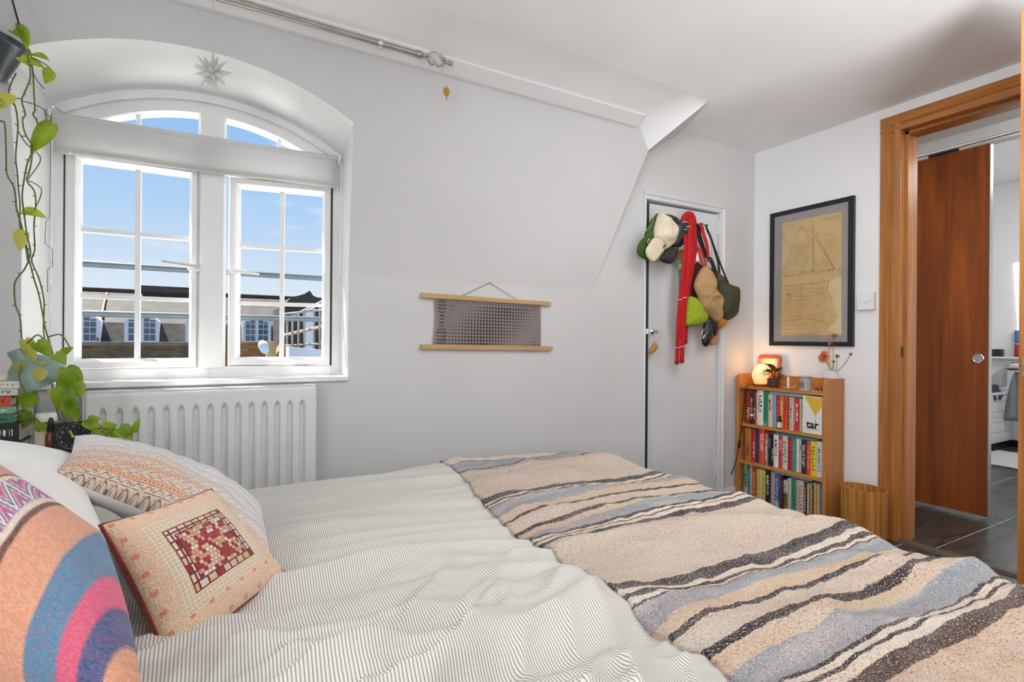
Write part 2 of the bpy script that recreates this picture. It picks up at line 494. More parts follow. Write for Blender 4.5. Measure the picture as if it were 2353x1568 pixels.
# ceiling: flat, then sloping down to the fold, then a small swept facet at the hip
bm = NB()
quad(bm, (XL, YB, ZC), (XR, YB, ZC), (XR, YC, ZC), (2.34, YC, ZC), (C_.x, C_.y, ZC), (XL, C_.y, ZC))
nx = 24
rows = []
for j in range(7):
    t = j / 6; y = C_.y + (ym(ZF) - C_.y) * t; z = ZC - (ZC - ZF) * (t ** 1.7)
    rows.append([(XL + (C_.x + (1.93 - C_.x) * t - XL) * i / nx, y, z) for i in range(nx + 1)])
grid(bm, rows)
edge = [Vector(r[-1]) for r in rows]
for j in range(6):
    t0, t1 = j / 6, (j + 1) / 6
    e0, e1 = C_.lerp(A_, t0), C_.lerp(A_, t1)
    if j == 0: quad(bm, edge[0], e1, edge[1])
    else: quad(bm, edge[j], e0, e1, edge[j + 1])
bmesh.ops.remove_doubles(bm, verts=bm.verts, dist=1e-4)
for f in bm.faces: f.smooth = True
struct('ceiling', bm, M_CEIL, auto=1.2, smooth=True)
# batten along the fold
bm = NB()
p0, p1 = Vector((XL, 2.052, 2.128)), Vector((1.895, 2.052, 2.128))
prism(bm, [(XL, 2.071, 2.120), (XL, 2.050, 2.122), (XL, 1.995, 2.158), (XL, 2.00, 2.172), (XL, 2.071, 2.145)], (1.895 - XL, 0, 0))
struct('trim_2', bm, M_GLOSS, bevel=0.002)
# doorway wall
DY0, DY1, DZ = 0.595, 1.335, 2.082       # opening of the bedroom doorway
XH = XR + 0.11                           # hall face of that wall
WY0, WY1, WZ = DY0 - 0.006, DY1 + 0.006, DZ + 0.006
bm = NB()
for X, in ((XR,), (XH,)):
    quad(bm, (X, WY1, 0), (X, YC + 0.6, 0), (X, YC + 0.6, ZC + 0.09), (X, WY1, ZC + 0.09))
    quad(bm, (X, YB, 0), (X, WY0, 0), (X, WY0, ZC + 0.09), (X, YB, ZC + 0.09))
    quad(bm, (X, WY0, WZ), (X, WY1, WZ), (X, WY1, ZC + 0.09), (X, WY0, ZC + 0.09))
quad(bm, (XR, WY1, 0), (XH, WY1, 0), (XH, WY1, WZ), (XR, WY1, WZ)); quad(bm, (XR, WY0, 0), (XH, WY0, 0), (XH, WY0, WZ), (XR, WY0, WZ)); quad(bm, (XR, WY0, WZ), (XH, WY0, WZ), (XH, WY1, WZ), (XR, WY1, WZ))
struct('wall_doorway', bm, M_WALL)
bm = NB(); quad(bm, (XL, YB, 0), (XL, YC, 0), (XL, YC, ZC), (XL, YB, ZC)); struct('wall_bedhead', bm, M_WALL)
bm = NB(); quad(bm, (XL, YB, 0), (XR, YB, 0), (XR, YB, ZC), (XL, YB, ZC)); struct('wall_rear', bm, M_WALL)
for n_, (x0, x1) in zip(('baseboard_window', 'baseboard_cupboard'), ((XL, 2.045), (2.71, XR))):
    bm = NB(); box(bm, x0, x1, YC - 0.016, YC, 0, 0.095); struct(n_, bm, M_GLOSS, bevel=0.004)
bm = NB(); box(bm, XR - 0.016, XR, 1.432, YC - 0.016, 0, 0.095); struct('baseboard_doorway', bm, M_GLOSS, bevel=0.004)
# cupboard inside
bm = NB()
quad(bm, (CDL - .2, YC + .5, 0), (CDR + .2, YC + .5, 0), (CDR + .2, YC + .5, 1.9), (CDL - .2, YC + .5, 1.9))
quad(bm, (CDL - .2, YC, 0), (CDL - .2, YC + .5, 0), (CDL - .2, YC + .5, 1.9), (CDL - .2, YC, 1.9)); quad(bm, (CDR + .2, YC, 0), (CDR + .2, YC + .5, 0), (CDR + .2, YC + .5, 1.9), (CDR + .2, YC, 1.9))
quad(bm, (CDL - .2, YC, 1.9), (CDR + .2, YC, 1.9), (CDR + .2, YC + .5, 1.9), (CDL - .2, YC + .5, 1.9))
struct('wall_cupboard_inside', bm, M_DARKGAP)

# ------------------------------------------------------------------ floor: slate tiles laid in a bed of grout
bm = NB(); box(bm, XL, 3.02, YB, YC + 0.5, -0.05, -0.0012)
FLOOR = struct('floor', bm, M_GROUT)
def tiles(parent, x0, x1, y0, y1, ox, oy, tx, ty, g=0.005, z=0.0, limit=None, mats=None, stag=0.0):
    j = 0; y = oy
    while y > y0: y -= ty
    while y < y1:
        x = ox + (stag * j) % tx
        while x > x0: x -= tx
        while x < x1:
            a0, a1, b0, b1 = max(x, x0), min(x + tx, x1), max(y, y0), min(y + ty, y1)
            if a1 - a0 > 0.02 and b1 - b0 > 0.02:
                bm = NB(); box(bm, a0 + g / 2, a1 - g / 2, b0 + g / 2, b1 - g / 2, -0.02, z + random.uniform(-0.0006, 0.0006))
                obj('tile', bm, random.choice(mats or [M_TILE]), parent, bevel=0.0012)
            x += tx
        y += ty; j += 1
tiles(FLOOR, 1.3, 3.005, -0.2, 2.16, 2.55, 1.008, 0.61, 0.305)
bm = NB(); box(bm, 3.02, 3.80, -1.0, 3.2, -0.05, -0.0012); FLOOR_HALL = struct('floor_hall', bm, M_GROUT)
tiles(FLOOR_HALL, 3.025, 3.80, 0.3, 2.9, 3.40, 1.205, 0.305, 0.365)
bm = NB(); box(bm, 3.80, 7.2, -0.4, 3.2, -0.05, -0.0012); FLOOR_BATH = struct('floor_bathroom', bm, M_GROUT)
tiles(FLOOR_BATH, 3.80, 7.0, 0.5, 2.06, 3.40 + 0.305, 1.205, 0.305, 0.365)
# threshold strip
M_THRESH = wood('worn_threshold_wood', lin(40, 30, 24), lin(120, 104, 86), 1, 1.0, 0.6)
bm = NB(); prism(bm, [(2.99, DY0, 0.0), (3.045, DY0, 0.0), (3.036, DY0, 0.012), (3.0, DY0, 0.012)], (0, DY1 - DY0 + 0.0, 0)); struct('trim_3', bm, M_THRESH)

# ------------------------------------------------------------------ wooden door casing (three pieces: two legs and a head), each with its stop
casing = thing('door_1_casing', None, None, (XR, 1.38, 0)); casing['kind'] = 'structure'; casing['label'] = 'varnished oak casing around the bedroom doorway'
CO, CI = 1.427, 1.335
def leg_prof(y_out, y_in, s):
    # plan profile of the casing: flat board, hollow, stop
    return [(XR, y_out), (XR - 0.018, y_out), (XR - 0.020, y_out - s * 0.045), (XR - 0.012, y_out - s * 0.052), (XR - 0.012, y_out - s * 0.062), (XR - 0.022, y_out - s * 0.066),
            (XR - 0.018, y_in), (XR + 0.03, y_in), (XR + 0.03, y_in - s * 0.014), (XH + 0.015, y_in - s * 0.014), (XH + 0.015, y_in + s * 0.03), (XH, y_in + s * 0.03), (XH, y_in + s * 0.002), (XR, y_in + s * 0.002)]
for y_out, y_in, s in ((CO, CI, 1), (DY0 - 0.092, DY0, -1)):
    bm = NB(); prism(bm, [(x, y, 0.0) for x, y in leg_prof(y_out, y_in, s)], (0, 0, 2.16)); obj('casing_leg', bm, M_OAK, casing)
bm = NB()
prism(bm, [(x, DY0 - 0.09, z) for x, z in [(XR, 2.165), (XR - 0.019, 2.165), (XR - 0.021, 2.12), (XR - 0.013, 2.113), (XR - 0.013, 2.103), (XR - 0.023, 2.099), (XR - 0.019, 2.080), (XR + 0.03, 2.080), (XR + 0.03, 2.066), (XH + 0.015, 2.066), (XH + 0.015, 2.11), (XH, 2.11), (XH, 2.083), (XR, 2.083)]], (0, CO - DY0 + 0.09, 0))
obj('casing_head', bm, M_OAKY, casing)
bm = NB(); box(bm, XR - 0.001, XR + 0.022, 1.3330, 1.3362, 0.935, 0.985); obj('strike_plate', bm, plain('aged_brass', (0.10, 0.07, 0.04), 0.4, 0.6), casing)

# ------------------------------------------------------------------ the bedroom door standing open into the room
leaf = thing('door_2', None, None, (2.23, 0.66, 0)); leaf['kind'] = 'structure'; leaf['label'] = 'oak bedroom door standing open, seen edge on'
H0, H1 = Vector((3.0, 0.600, 0)), Vector((2.228, 0.6585, 0))     # hinge side, latch side of the hall face
dv = (H1 - H0).normalized(); nv = Vector((dv.y, -dv.x, 0))
if nv.y > 0: nv = -nv
bm = NB(); prism(bm, [H0 + Vector((0, 0, .012)), H1 + Vector((0, 0, .012)), H1 + nv * 0.042 + Vector((0, 0, .012)), H0 + nv * 0.042 + Vector((0, 0, .012))], (0, 0, 2.055))
obj('door_leaf', bm, M_OAK, leaf, bevel=0.002)
hp = H1 - dv * 0.062 + Vector((0, 0, 0.925))
bm = NB(); lathe(bm, [(0.0, 0.0), (0.024, 0.0), (0.026, 0.003), (0.025, 0.008), (0.018, 0.010), (0, 0.010)], hp, 24, -nv); hr = obj('handle_rose', bm, M_STEEL, leaf, smooth=True, auto=0.5)
bm = NB()
a = hp - nv * 0.008; b_ = hp - nv * 0.052
tube(bm, [a, b_ + nv * 0.012, b_ + nv * 0.003 - dv * 0.004, b_ - dv * 0.014, b_ - dv * 0.06, b_ - dv * 0.112], [0.009, 0.009, 0.0095, 0.0098, 0.0098, 0.0098], 16); obj('lever', bm, M_STEEL, leaf, smooth=True, auto=0.7)
hp2 = hp + nv * 0.042
bm = NB(); lathe(bm, [(0.0, 0.0), (0.024, 0.0), (0.026, 0.003), (0.025, 0.008), (0.018, 0.010), (0, 0.010)], hp2, 24, nv); obj('handle_rose', bm, M_STEEL, leaf, smooth=True, auto=0.5)
bm = NB(); a = hp2 + nv * 0.008; b_ = hp2 + nv * 0.052
tube(bm, [a, b_ - nv * 0.012, b_ - nv * 0.003 - dv * 0.004, b_ - dv * 0.014, b_ - dv * 0.06, b_ - dv * 0.112], [0.009, 0.009, 0.0095, 0.0098, 0.0098, 0.0098], 16); obj('lever', bm, M_STEEL, leaf, smooth=True, auto=0.7)
bm = NB(); q = H1 + nv * 0.021 + dv * 0.0005
prism(bm, [q + nv * 0.0115 + Vector((0, 0, 0.90)), q - nv * 0.0115 + Vector((0, 0, 0.90)), q - nv * 0.0115 + Vector((0, 0, 0.958)), q + nv * 0.0115 + Vector((0, 0, 0.958))], dv * 0.0012); obj('latch_plate', bm, M_STEEL, leaf)
bm = NB(); prism(bm, [q + nv * 0.006 + Vector((0, 0, 0.918)), q - nv * 0.006 + Vector((0, 0, 0.918)), q - nv * 0.006 + Vector((0, 0, 0.938)), q + nv * 0.006 + Vector((0, 0, 0.938))], dv * 0.009); obj('latch_bolt', bm, M_CHROME, leaf)
for z in (0.25, 1.05, 1.82):
    bm = NB(); lathe(bm, [(0.006, 0), (0.006, 0.09)], (2.999, 0.588, z), 10); obj('hinge', bm, M_STEEL, leaf, smooth=True, auto=0.8)

# ------------------------------------------------------------------ hall and sliding door
XS = 3.80
bm = NB()
quad(bm, (XH, -1.0, 2.235), (XS, -1.0, 2.235), (XS, 3.2, 2.235), (XH, 3.2, 2.235))
M_HALLC = plaster('hall_ceiling_paint', (0.74, 0.74, 0.74), 0.3, 0.15)
struct('ceiling_hall', bm, M_HALLC)
bm = NB(); quad(bm, (XH, 3.2, 0), (XS, 3.2, 0), (XS, 3.2, 2.24), (XH, 3.2, 2.24)); quad(bm, (XH, -1.0, 0), (XS, -1.0, 0), (XS, -1.0, 2.24), (XH, -1.0, 2.24)); struct('wall_hall_ends', bm, M_WALL)
bm = NB(); box(bm, XS + 0.045, XS + 0.13, 2.0, 3.2, 0, 2.24); box(bm, XS + 0.045, XS + 0.13, -1.0, 0.62, 0, 2.24); box(bm, XS + 0.045, XS + 0.13, 0.62, 2.0, 2.165, 2.24); struct('wall_bathroom_entry', bm, M_WALL)
bm = NB(); box(bm, XS - 0.022, XS - 0.002, 0.4, 2.9, 2.172, 2.235); struct('trim_4', bm, M_GLOSS, bevel=0.002)
slide = thing('door_3', None, None, (XS + 0.018, 1.65, 0)); slide['kind'] = 'structure'; slide['label'] = 'dark veneered sliding door in the hall'
SY0, SY1 = 1.247, 2.02
bm = NB(); box(bm, XS, XS + 0.036, SY0 + 0.004, SY1, 0.022, 2.142); obj('door_leaf', bm, M_SAPELE, slide, bevel=0.001)
bm = NB(); box(bm, XS - 0.001, XS + 0.037, SY0, SY0 + 0.004, 0.022, 2.142); obj('edge_strip', bm, M_STEEL, slide)
bm = NB(); box(bm, XS, XS + 0.036, 0.5, 2.9, 2.160, 2.172); obj('track', bm, M_STEEL, slide)
bm = NB(); box(bm, XS + 0.012, XS + 0.024, 1.40, 1.55, 2.142, 2.160); obj('roller_hanger', bm, M_GAPFIT, slide)
bm = NB(); pc = onX(2248, 824, XS)
lathe(bm, [(0.0, 0.0015), (0.021, 0.0015), (0.0235, 0.004), (0.0265, 0.003), (0.027, 0.0)], (XS, pc.y, pc.z), 28, (-1, 0, 0)); obj('finger_pull', bm, M_CHROME, slide, smooth=True, auto=0.6)

# ------------------------------------------------------------------ bathroom seen past the sliding door
M_BWALL = plaster('bathroom_paint', (0.80, 0.80, 0.80), 0.05, 0.05)
XE, YBATH = 6.8, 2.06
bm = NB()
quad(bm, (XE, 0.2, 0), (XE, 3.0, 0), (XE, 3.0, 2.6), (XE, 0.2, 2.6)); struct('wall_bathroom_end', bm, M_BWALL)
bm = NB(); quad(bm, (XS + .13, 2.85, 0), (XE, 2.85, 0), (XE, 2.85, 2.6), (XS + .13, 2.85, 2.6)); quad(bm, (XS + .13, -0.3, 0), (XE, -0.3, 0), (XE, -0.3, 2.6), (XS + .13, -0.3, 2.6)); struct('wall_bathroom_sides', bm, M_BWALL)
bm = NB(); quad(bm, (XS + .13, -0.3, 2.6), (XE, -0.3, 2.6), (XE, 3.0, 2.6), (XS + .13, 3.0, 2.6)); quad(bm, (XS + .13, -.3, 2.24), (XS + .13, 3.0, 2.24), (XS + .13, 3.0, 2.6), (XS + .13, -.3, 2.6)); struct('ceiling_bathroom', bm, M_BWALL)
# ================================================================== the arched window
WIN = thing('window_1', None, None, (-0.02, 2.33, ZS)); WIN['kind'] = 'structure'; WIN['label'] = 'white arched window with two casements and glazing bars'
YB_ = YW + 0.07
def wpart(name, bm, mat=M_UPVC, parent=WIN, bevel=0.002, **kw): return obj(name, bm, mat, parent, bevel=bevel, **kw)
wpart('jamb', bx(FL + 0.0008, -0.461, YW + 0.001, YB_, ZS + 0.0005, 1.778)); wpart('jamb', bx(0.420, FR - 0.0008, YW + 0.001, YB_, ZS + 0.0005, 1.778))
wpart('bottom_rail', bx(-0.460, 0.419, YW + 0.0005, YB_, ZS + 0.0005, 0.890))
bm = NB(); prism(bm, [(-0.069, YW + 0.006, 0.89), (-0.060, YW - 0.012, 0.89), (0.016, YW - 0.012, 0.89), (0.025, YW + 0.006, 0.89), (0.025, YB_, 0.89), (-0.069, YB_, 0.89)], (0, 0, 0.97)); wpart('mullion', bm)
wpart('transom', bx(-0.461, 0.420, YW + 0.002, YB_, 1.648, 1.715))
# arched head: ring between two arches, with a raised moulding in front
AI = arch(-0.020, 0.40, 1.735, 0.120)
def arch_ring(bm, A, B, y0, y1):
    for k in (0, -1): quad(bm, *[(x, y, z) for (x, z), y in ((A[k], y0), (B[k], y0), (B[k], y1), (A[k], y1))])
    rows = [[(x, y0, z) for x, z in A], [(x, y0, z) for x, z in B], [(x, y1, z) for x, z in B], [(x, y1, z) for x, z in A], [(x, y0, z) for x, z in A]]
    grid(bm, rows); bmesh.ops.remove_doubles(bm, verts=bm.verts, dist=1e-6); bmesh.ops.recalc_face_normals(bm, faces=bm.faces)
bm = NB(); arch_ring(bm, A_IN, AI, YW + 0.0003, YB_); wpart('arched_head', bm, smooth=True, auto=0.5, bevel=0)
A2 = arch((FL + FR) / 2, (FR - FL) / 2 - 0.012, 1.776, 0.140); A3 = arch((FL + FR) / 2, (FR - FL) / 2 - 0.035, 1.764, 0.130)
bm = NB(); arch_ring(bm, A2, A3, YW - 0.014, YW + 0.01); wpart('arched_moulding', bm, smooth=True, auto=0.5, bevel=0)
# top lights: panes and bars
for x0, x1, xb in ((-0.40, -0.066, -0.258), (0.022, 0.36, 0.214)):
    for a, b in ((x0, xb), (xb, x1)):
        bm = NB(); pts = [(x, YW + 0.04, z - 0.001) for x, z in arch(-0.020, 0.405, 1.732, 0.124, 48) if a <= x <= b]
        if len(pts) > 1: prism(bm, [(pts[0][0], YW + 0.04, 1.71)] + pts + [(pts[-1][0], YW + 0.04, 1.71)], (0, 0.004, 0)); obj('pane', bm, M_GLASS, WIN)
    wpart('glazing_bar', bx(xb - 0.007, xb + 0.007, YW + 0.028, YW + 0.052, 1.71, 1.826 if xb < 0 else 1.836))
def casement(x0, x1, gx0, gx1, xf, handle_x, hdir, angle_tag):
    z0, z1, g0, g1 = 0.893, 1.646, 0.926, 1.611
    y0, y1, yg = YW - 0.006, YW + 0.055, YW + 0.035
    def fin(name, bm, mat, parent, **kw):
        bm.transform(xf); return obj(name, bm, mat, parent, **kw)
    # mitred ring, sloped bead on the room side
    sec = [(0, y0 + 0.004), (0.004, y0), (0.022, y0), (0.026, y0 + 0.006), (0.033, y0 + 0.020), (0.033, yg + 0.006), (0.026, y1), (0, y1)]
    def rect(d): return [(x0 + d * (gx0 - x0) / 0.033, z0 + d), (x1 - d * (x1 - gx1) / 0.033, z0 + d), (x1 - d * (x1 - gx1) / 0.033, z1 - d * (z1 - g1) / 0.033), (x0 + d * (gx0 - x0) / 0.033, z1 - d * (z1 - g1) / 0.033)]
    bm = NB(); rows = [[(x, y, z) for x, z in rect(d)] for d, y in sec]; rows.append(rows[0])
    grid(bm, rows, closed_u=True); bmesh.ops.remove_doubles(bm, verts=bm.verts, dist=1e-6); bmesh.ops.recalc_face_normals(bm, faces=bm.faces)
    cs = fin('casement', bm, M_UPVC, WIN)
    xm = (gx0 + gx1) / 2; zs = [g0, 1.146, 1.378, g1]; wb = 0.008
    bm = NB(); box(bm, xm - wb, xm + wb, yg - 0.014, yg + 0.014, g0, g1); fin('glazing_bar', bm, M_UPVC, cs, bevel=0.003)
    for z in zs[1:-1]:
        for a, b in ((gx0, xm - wb), (xm + wb, gx1)):
            bm = NB(); box(bm, a, b, yg - 0.013, yg + 0.013, z - 0.007, z + 0.007); fin('glazing_bar', bm, M_UPVC, cs, bevel=0.003)
    for za, zb in zip(zs, zs[1:]):
        for a, b in ((gx0, xm), (xm, gx1)):
            bm = NB(); box(bm, a, b, yg - 0.002, yg + 0.002, za, zb); fin('pane', bm, M_GLASS, cs)
    # espagnolette handle: keyed plate and a flat lever
    bm = NB(); lathe(bm, [(0.0, 0.0), (0.010, 0.0), (0.011, 0.002), (0.010, 0.005), (0, 0.005)], (handle_x, y0, 1.262), 16, (0, -1, 0), 2.4, 1.0); fin('handle_plate', bm, M_UPVC, cs, smooth=True, auto=0.6)
    bm = NB(); tube(bm, [(handle_x, y0 - 0.004, 1.268), (handle_x, y0 - 0.024, 1.268)], 0.006, 10); fin('handle_spindle', bm, M_UPVC, cs, smooth=True, auto=0.6)
    bm = NB()
    L = 0.105
    prism(bm, [(handle_x - hdir * 0.010, y0 - 0.024, 1.260), (handle_x - hdir * 0.010, y0 - 0.024, 1.274), (handle_x + hdir * 0.02, y0 - 0.025, 1.276), (handle_x + hdir * L, y0 - 0.034, 1.281 if hdir < 0 else 1.262), (handle_x + hdir * L, y0 - 0.034, 1.273 if hdir < 0 else 1.254), (handle_x + hdir * 0.02, y0 - 0.025, 1.262)], (0, -0.007, 0))
    fin('handle_lever', bm, M_STEEL if hdir < 0 else M_UPVC, cs, bevel=0.0015)
casement(-0.457, -0.071, -0.417, -0.096, Matrix.Identity(4), -0.077, -1, 'closed')
_h = Matrix.Translation(Vector((0.414, YW, 0))); casement(0.028, 0.412, 0.066, 0.378, _h @ Matrix.Rotation(math.radians(-10.5), 4, 'Z') @ _h.inverted(), 0.040, 1, 'ajar')
for x0, x1 in ((-0.4615, -0.4575), (0.4125, 0.4195)):
    obj('casement_gap_shade', bx(x0, x1, YW - 0.001, YW + 0.03, 0.892, 1.646), M_GAPFIT, WIN)  # dark strips standing for the shade in the gaps beside the casements
# stay peg on the sill rail
bm = NB(); lathe(bm, [(0.0, 0), (0.008, 0), (0.007, 0.004), (0.004, 0.006), (0.004, 0.012), (0, 0.013)], (-0.032, YW - 0.001, 0.874), 12, (0, -1, 0.2)); obj('stay_peg', bm, M_UPVC, WIN, smooth=True, auto=0.7)

# ------------------------------------------------------------------ roller blind
def cloth(name, col, rough=0.85, sc=900, b=0.1, **kw):
    m = Mat(name, col, rough, **kw); m.vary(col, 0.04, 3); v = m.mapping(m.coord(), (1, 1, 1)); m.bump(m.noise(v, sc, 2), b, 0.0006); return m.m
_mb = Mat('blind_fabric', (0.86, 0.86, 0.855), 0.85); _mb.vary((0.86, 0.86, 0.855), 0.03, 3); _mb.bump(_mb.noise(None, 900, 2), 0.1, 0.0006)
_bt = _mb.n('ShaderNodeBsdfTranslucent'); _bt.inputs[0].default_value = (0.86, 0.86, 0.85, 1); _bm = _mb.n('ShaderNodeMixShader'); _bm.inputs[0].default_value = 0.35
_mb.t.links.new(_mb.b.outputs[0], _bm.inputs[1]); _mb.t.links.new(_bt.outputs[0], _bm.inputs[2]); _mb.t.links.new(_bm.outputs[0], _mb.t.nodes['Material Output'].inputs[0])
M_BLIND = _mb.m
BY = 2.255
bl = thing('roller_blind', 'white roller blind drawn a little way down across the arched window', 'blind', (-0.02, BY, 1.60))
bm = NB(); zt = lambda x: 1.7535 + 0.016 * (x + 0.48) / 0.91; zb = lambda x: 1.612 + 0.018 * (x + 0.48) / 0.91
xs = [-0.481 + 0.905 * i / 20 for i in range(21)]
rows = []
for t in [0, 0.12, 0.24, 0.5, 0.86, 0.93, 1.0]:
    rows.append([(x, BY + (0.016 * (1 - t / 0.24) ** 2 if t < 0.24 else 0) + 0.0016 * math.sin(9 * x + 2 * t), zt(x) + (zb(x) - zt(x)) * t) for x in xs])
grid(bm, rows); r2 = bmesh.ops.solidify(bm, geom=bm.faces[:], thickness=0.0012); obj('fabric', bm, M_BLIND, bl, smooth=True)
bm = NB(); tube(bm, [(-0.484, BY + 0.02, 1.737), (0.428, BY + 0.02, 1.752)], 0.017, 16); obj('roller', bm, M_BLIND, bl, smooth=True, auto=0.6)
bm = NB(); prism(bm, [(-0.479, BY + 0.002, 1.6135), (0.434, BY + 0.002, 1.6315), (0.434, BY + 0.002, 1.6445), (-0.479, BY + 0.002, 1.6265)], (0, 0.007, 0)); obj('bottom_bar', bm, M_BLIND, bl, bevel=0.002)
for x, z in ((-0.493, 1.742), (0.436, 1.757)):
    bm = NB(); lathe(bm, [(0, -0.004), (0.018, -0.004), (0.021, -0.001), (0.021, 0.004), (0.017, 0.006), (0, 0.006)], (x, BY + 0.02, z), 20, (1, 0, 0)); obj('bracket', bm, M_UPVC, bl, smooth=True, auto=0.6)
bm = NB()
cp = [(-0.486, BY - 0.002, 1.735), (-0.486, BY, 1.60), (-0.487, BY, 1.45), (-0.487, BY, 1.395), (-0.497, BY, 1.383), (-0.499, BY, 1.31), (-0.480, BY, 1.292), (-0.479, BY, 1.235), (-0.492, BY, 1.225), (-0.492, BY, 1.15)]
tube(bm, cp, 0.0011, 6); obj('pull_cord', bm, plain('grey_cord', (0.22, 0.22, 0.22), 0.7, var=0), bl)

# ------------------------------------------------------------------ radiator under the window
M_RAD = plain('radiator_enamel', (0.76, 0.76, 0.755), 0.35, var=0.02)
rad = thing('radiator', 'white ribbed panel radiator beneath the arched window', 'radiator', (-0.02, 2.12, 0.22))
RX0, RX1, RZ0, RZ1, RY = -0.365, 0.322, 0.215, 0.822, 2.082
nfl = 15; pitch = (RX1 - RX0 - 0.05) / nfl
def sst(a, b, x): t = min(1, max(0, (x - a) / (b - a))); return t * t * (3 - 2 * t)
zs = [RZ0, RZ0 + 0.012, RZ0 + 0.03, RZ0 + 0.04, RZ0 + 0.05, RZ0 + 0.06] + [RZ0 + 0.06 + (RZ1 - RZ0 - 0.13) * i / 6 for i in range(1, 6)] + [RZ1 - 0.07 + 0.006 * k for k in range(9)] + [RZ1 - 0.012, RZ1 - 0.004, RZ1]
nxr = nfl * 16
rows = []
for z in zs:
    row = []
    for i in range(nxr + 1):
        x = RX0 + (RX1 - RX0) * i / nxr
        u = (x - RX0 - 0.025) / pitch
        k = 0.0
        if 0 < u < nfl:
            c = abs(u - math.floor(u) - 0.5)          # distance from the groove centre
            top = RZ1 - 0.046 + 0.0 - 0.022 * (c / 0.26) ** 2 if c < 0.26 else 0
            g = 1 - sst(0.15, 0.27, c)
            k = 0.013 * g * sst(0, 0.012, top - z) * sst(0, 0.016, z - RZ0 - 0.03)
        edge = 0.004 * (1 - sst(0, 0.006, min(x - RX0, RX1 - x))) + 0.004 * (1 - sst(0, 0.006, min(z - RZ0, RZ1 - z)))
        row.append((x, RY + k + edge, z))
    rows.append(row)
bm = NB(); grid(bm, rows); box(bm, RX0 + 0.004, RX1 - 0.004, RY + 0.018, RY + 0.024, RZ0 + 0.004, RZ1 - 0.004); obj('front_panel', bm, M_RAD, rad, smooth=True, auto=0.9)
obj('top_cover', bx(RX0 + 0.002, RX1 + 0.004, RY + 0.010, 2.152, RZ1 - 0.006, RZ1 + 0.006), M_RAD, rad, bevel=0.002)
for x in (RX0 - 0.004, RX1): obj('side_cover', bx(x, x + 0.004, RY + 0.004, 2.152, RZ0, RZ1 - 0.004), M_RAD, rad, bevel=0.001)
obj('back_panel', bx(RX0, RX1, 2.135, 2.148, RZ0, RZ1 - 0.01), M_RAD, rad)

# ================================================================== outside
def far(px, py, Y): return onY(px, py, Y)
YF = 30.0
def course_mat(name, a, b, row, wid, rough=0.8, bumpy=0.4, mort=None):
    m = Mat(name, a, rough)
    x, y, z = m.xyz()
    r = (z / row).floor(); u = ((x / wid) + (r * 0.5)).floor()
    w = m.white(m.vec(u, r)); n = m.noise(None, 0.9, 5)
    edge = ((z / row).fract() < 0.14)
    col = m.mix((w * 0.55 + n * 0.45).step(0.25, 0.8), a, b)
    m.color(m.mix(edge * 0.6, col, mort or tuple(c * 0.55 for c in a)))
    m.bump((z / row).fract(), bumpy, 0.03)
    return m.m
M_SLATE_HI = course_mat('weathered_slate_roof', lin(38, 35, 32), lin(54, 50, 46), 0.16, 0.3)
M_SLATE_LO = course_mat('dark_slate_hanging', lin(42, 39, 37), lin(64, 60, 56), 0.2, 0.3)
M_STOCK = course_mat('stock_brick', lin(78, 62, 43), lin(106, 88, 62), 0.075, 0.225)
M_SUNBRICK = course_mat('yellow_brick', lin(116, 84, 46), lin(146, 112, 68), 0.075, 0.225)
M_PAINTW = plain('painted_window_white', (0.80, 0.82, 0.86), 0.5, var=0.04, vscale=3)
M_DARKPANE = plain('dark_window_pane', (0.10, 0.13, 0.18), 0.15, var=0.3, vscale=2)
M_TUBE = plain('dark_green_painted_steel', (0.055, 0.080, 0.095), 0.45, 0.0, var=0.25, vscale=5)
M_STEELPOLE = plain('scaffold_pole_steel', (0.42, 0.40, 0.37), 0.5, 0.6, var=0.2, vscale=4)
M_TIMBER = wood('scaffold_board_timber', lin(150, 120, 80), lin(206, 176, 130), 0, 1.0, 0.8)
M_COPPER = plain('copper_strip', lin(176, 104, 62), 0.5, 0.0, var=0.2)
x0, x1 = -24.0, 26.0
zr = far(300, 671, 33.5).z; zk = far(300, 742, 30.6).z; zg = far(300, 790, YF).z
ter = thing('terrace_building', 'slate roofed terrace with white arched dormers across the street', 'building', (0, 31, -12))
bm = NB(); prism(bm, [(x0, 30.6, zk), (x0, 33.5, zr), (x0, 37, zk), ], (x1 - x0, 0, 0)); obj('upper_roof', bm, M_SLATE_HI, ter)
bm = NB(); prism(bm, [(x0, YF, zg), (x0, 30.6, zk), (x0, 37, zk), (x0, 37.6, zg)], (x1 - x0, 0, 0)); obj('lower_roof', bm, M_SLATE_LO, ter)
obj('wall', bx(x0, x1, YF - 0.1, 37.6, -12, zg), M_STOCK, ter)
bm = NB(); pts = [(x0 + 0.5 * i, 33.5, zr + 0.05) for i in range(101)]; tube(bm, pts, 0.11, 8); obj('ridge_tiles', bm, M_SLATE_HI, ter)
c1 = far(245, 672, 33.4); 
bm = NB(); p = [far(247, 676, 33.3), far(240, 700, 32.2), far(234, 730, 30.9), far(229, 760, 30.3), far(225, 785, 29.98)]; tube(bm, [q + Vector((0, -0.08, 0.05)) for q in p], 0.05, 6); obj('conductor_strip', bm, M_COPPER, ter)
bm = NB(); p = far(365, 667, 33.2); box(bm, p.x - 0.8, p.x + 1.6, 33.0, 33.6, zr + 0.05, zr + 0.33); obj('ridge_vent', bm, M_SLATE_LO, ter)
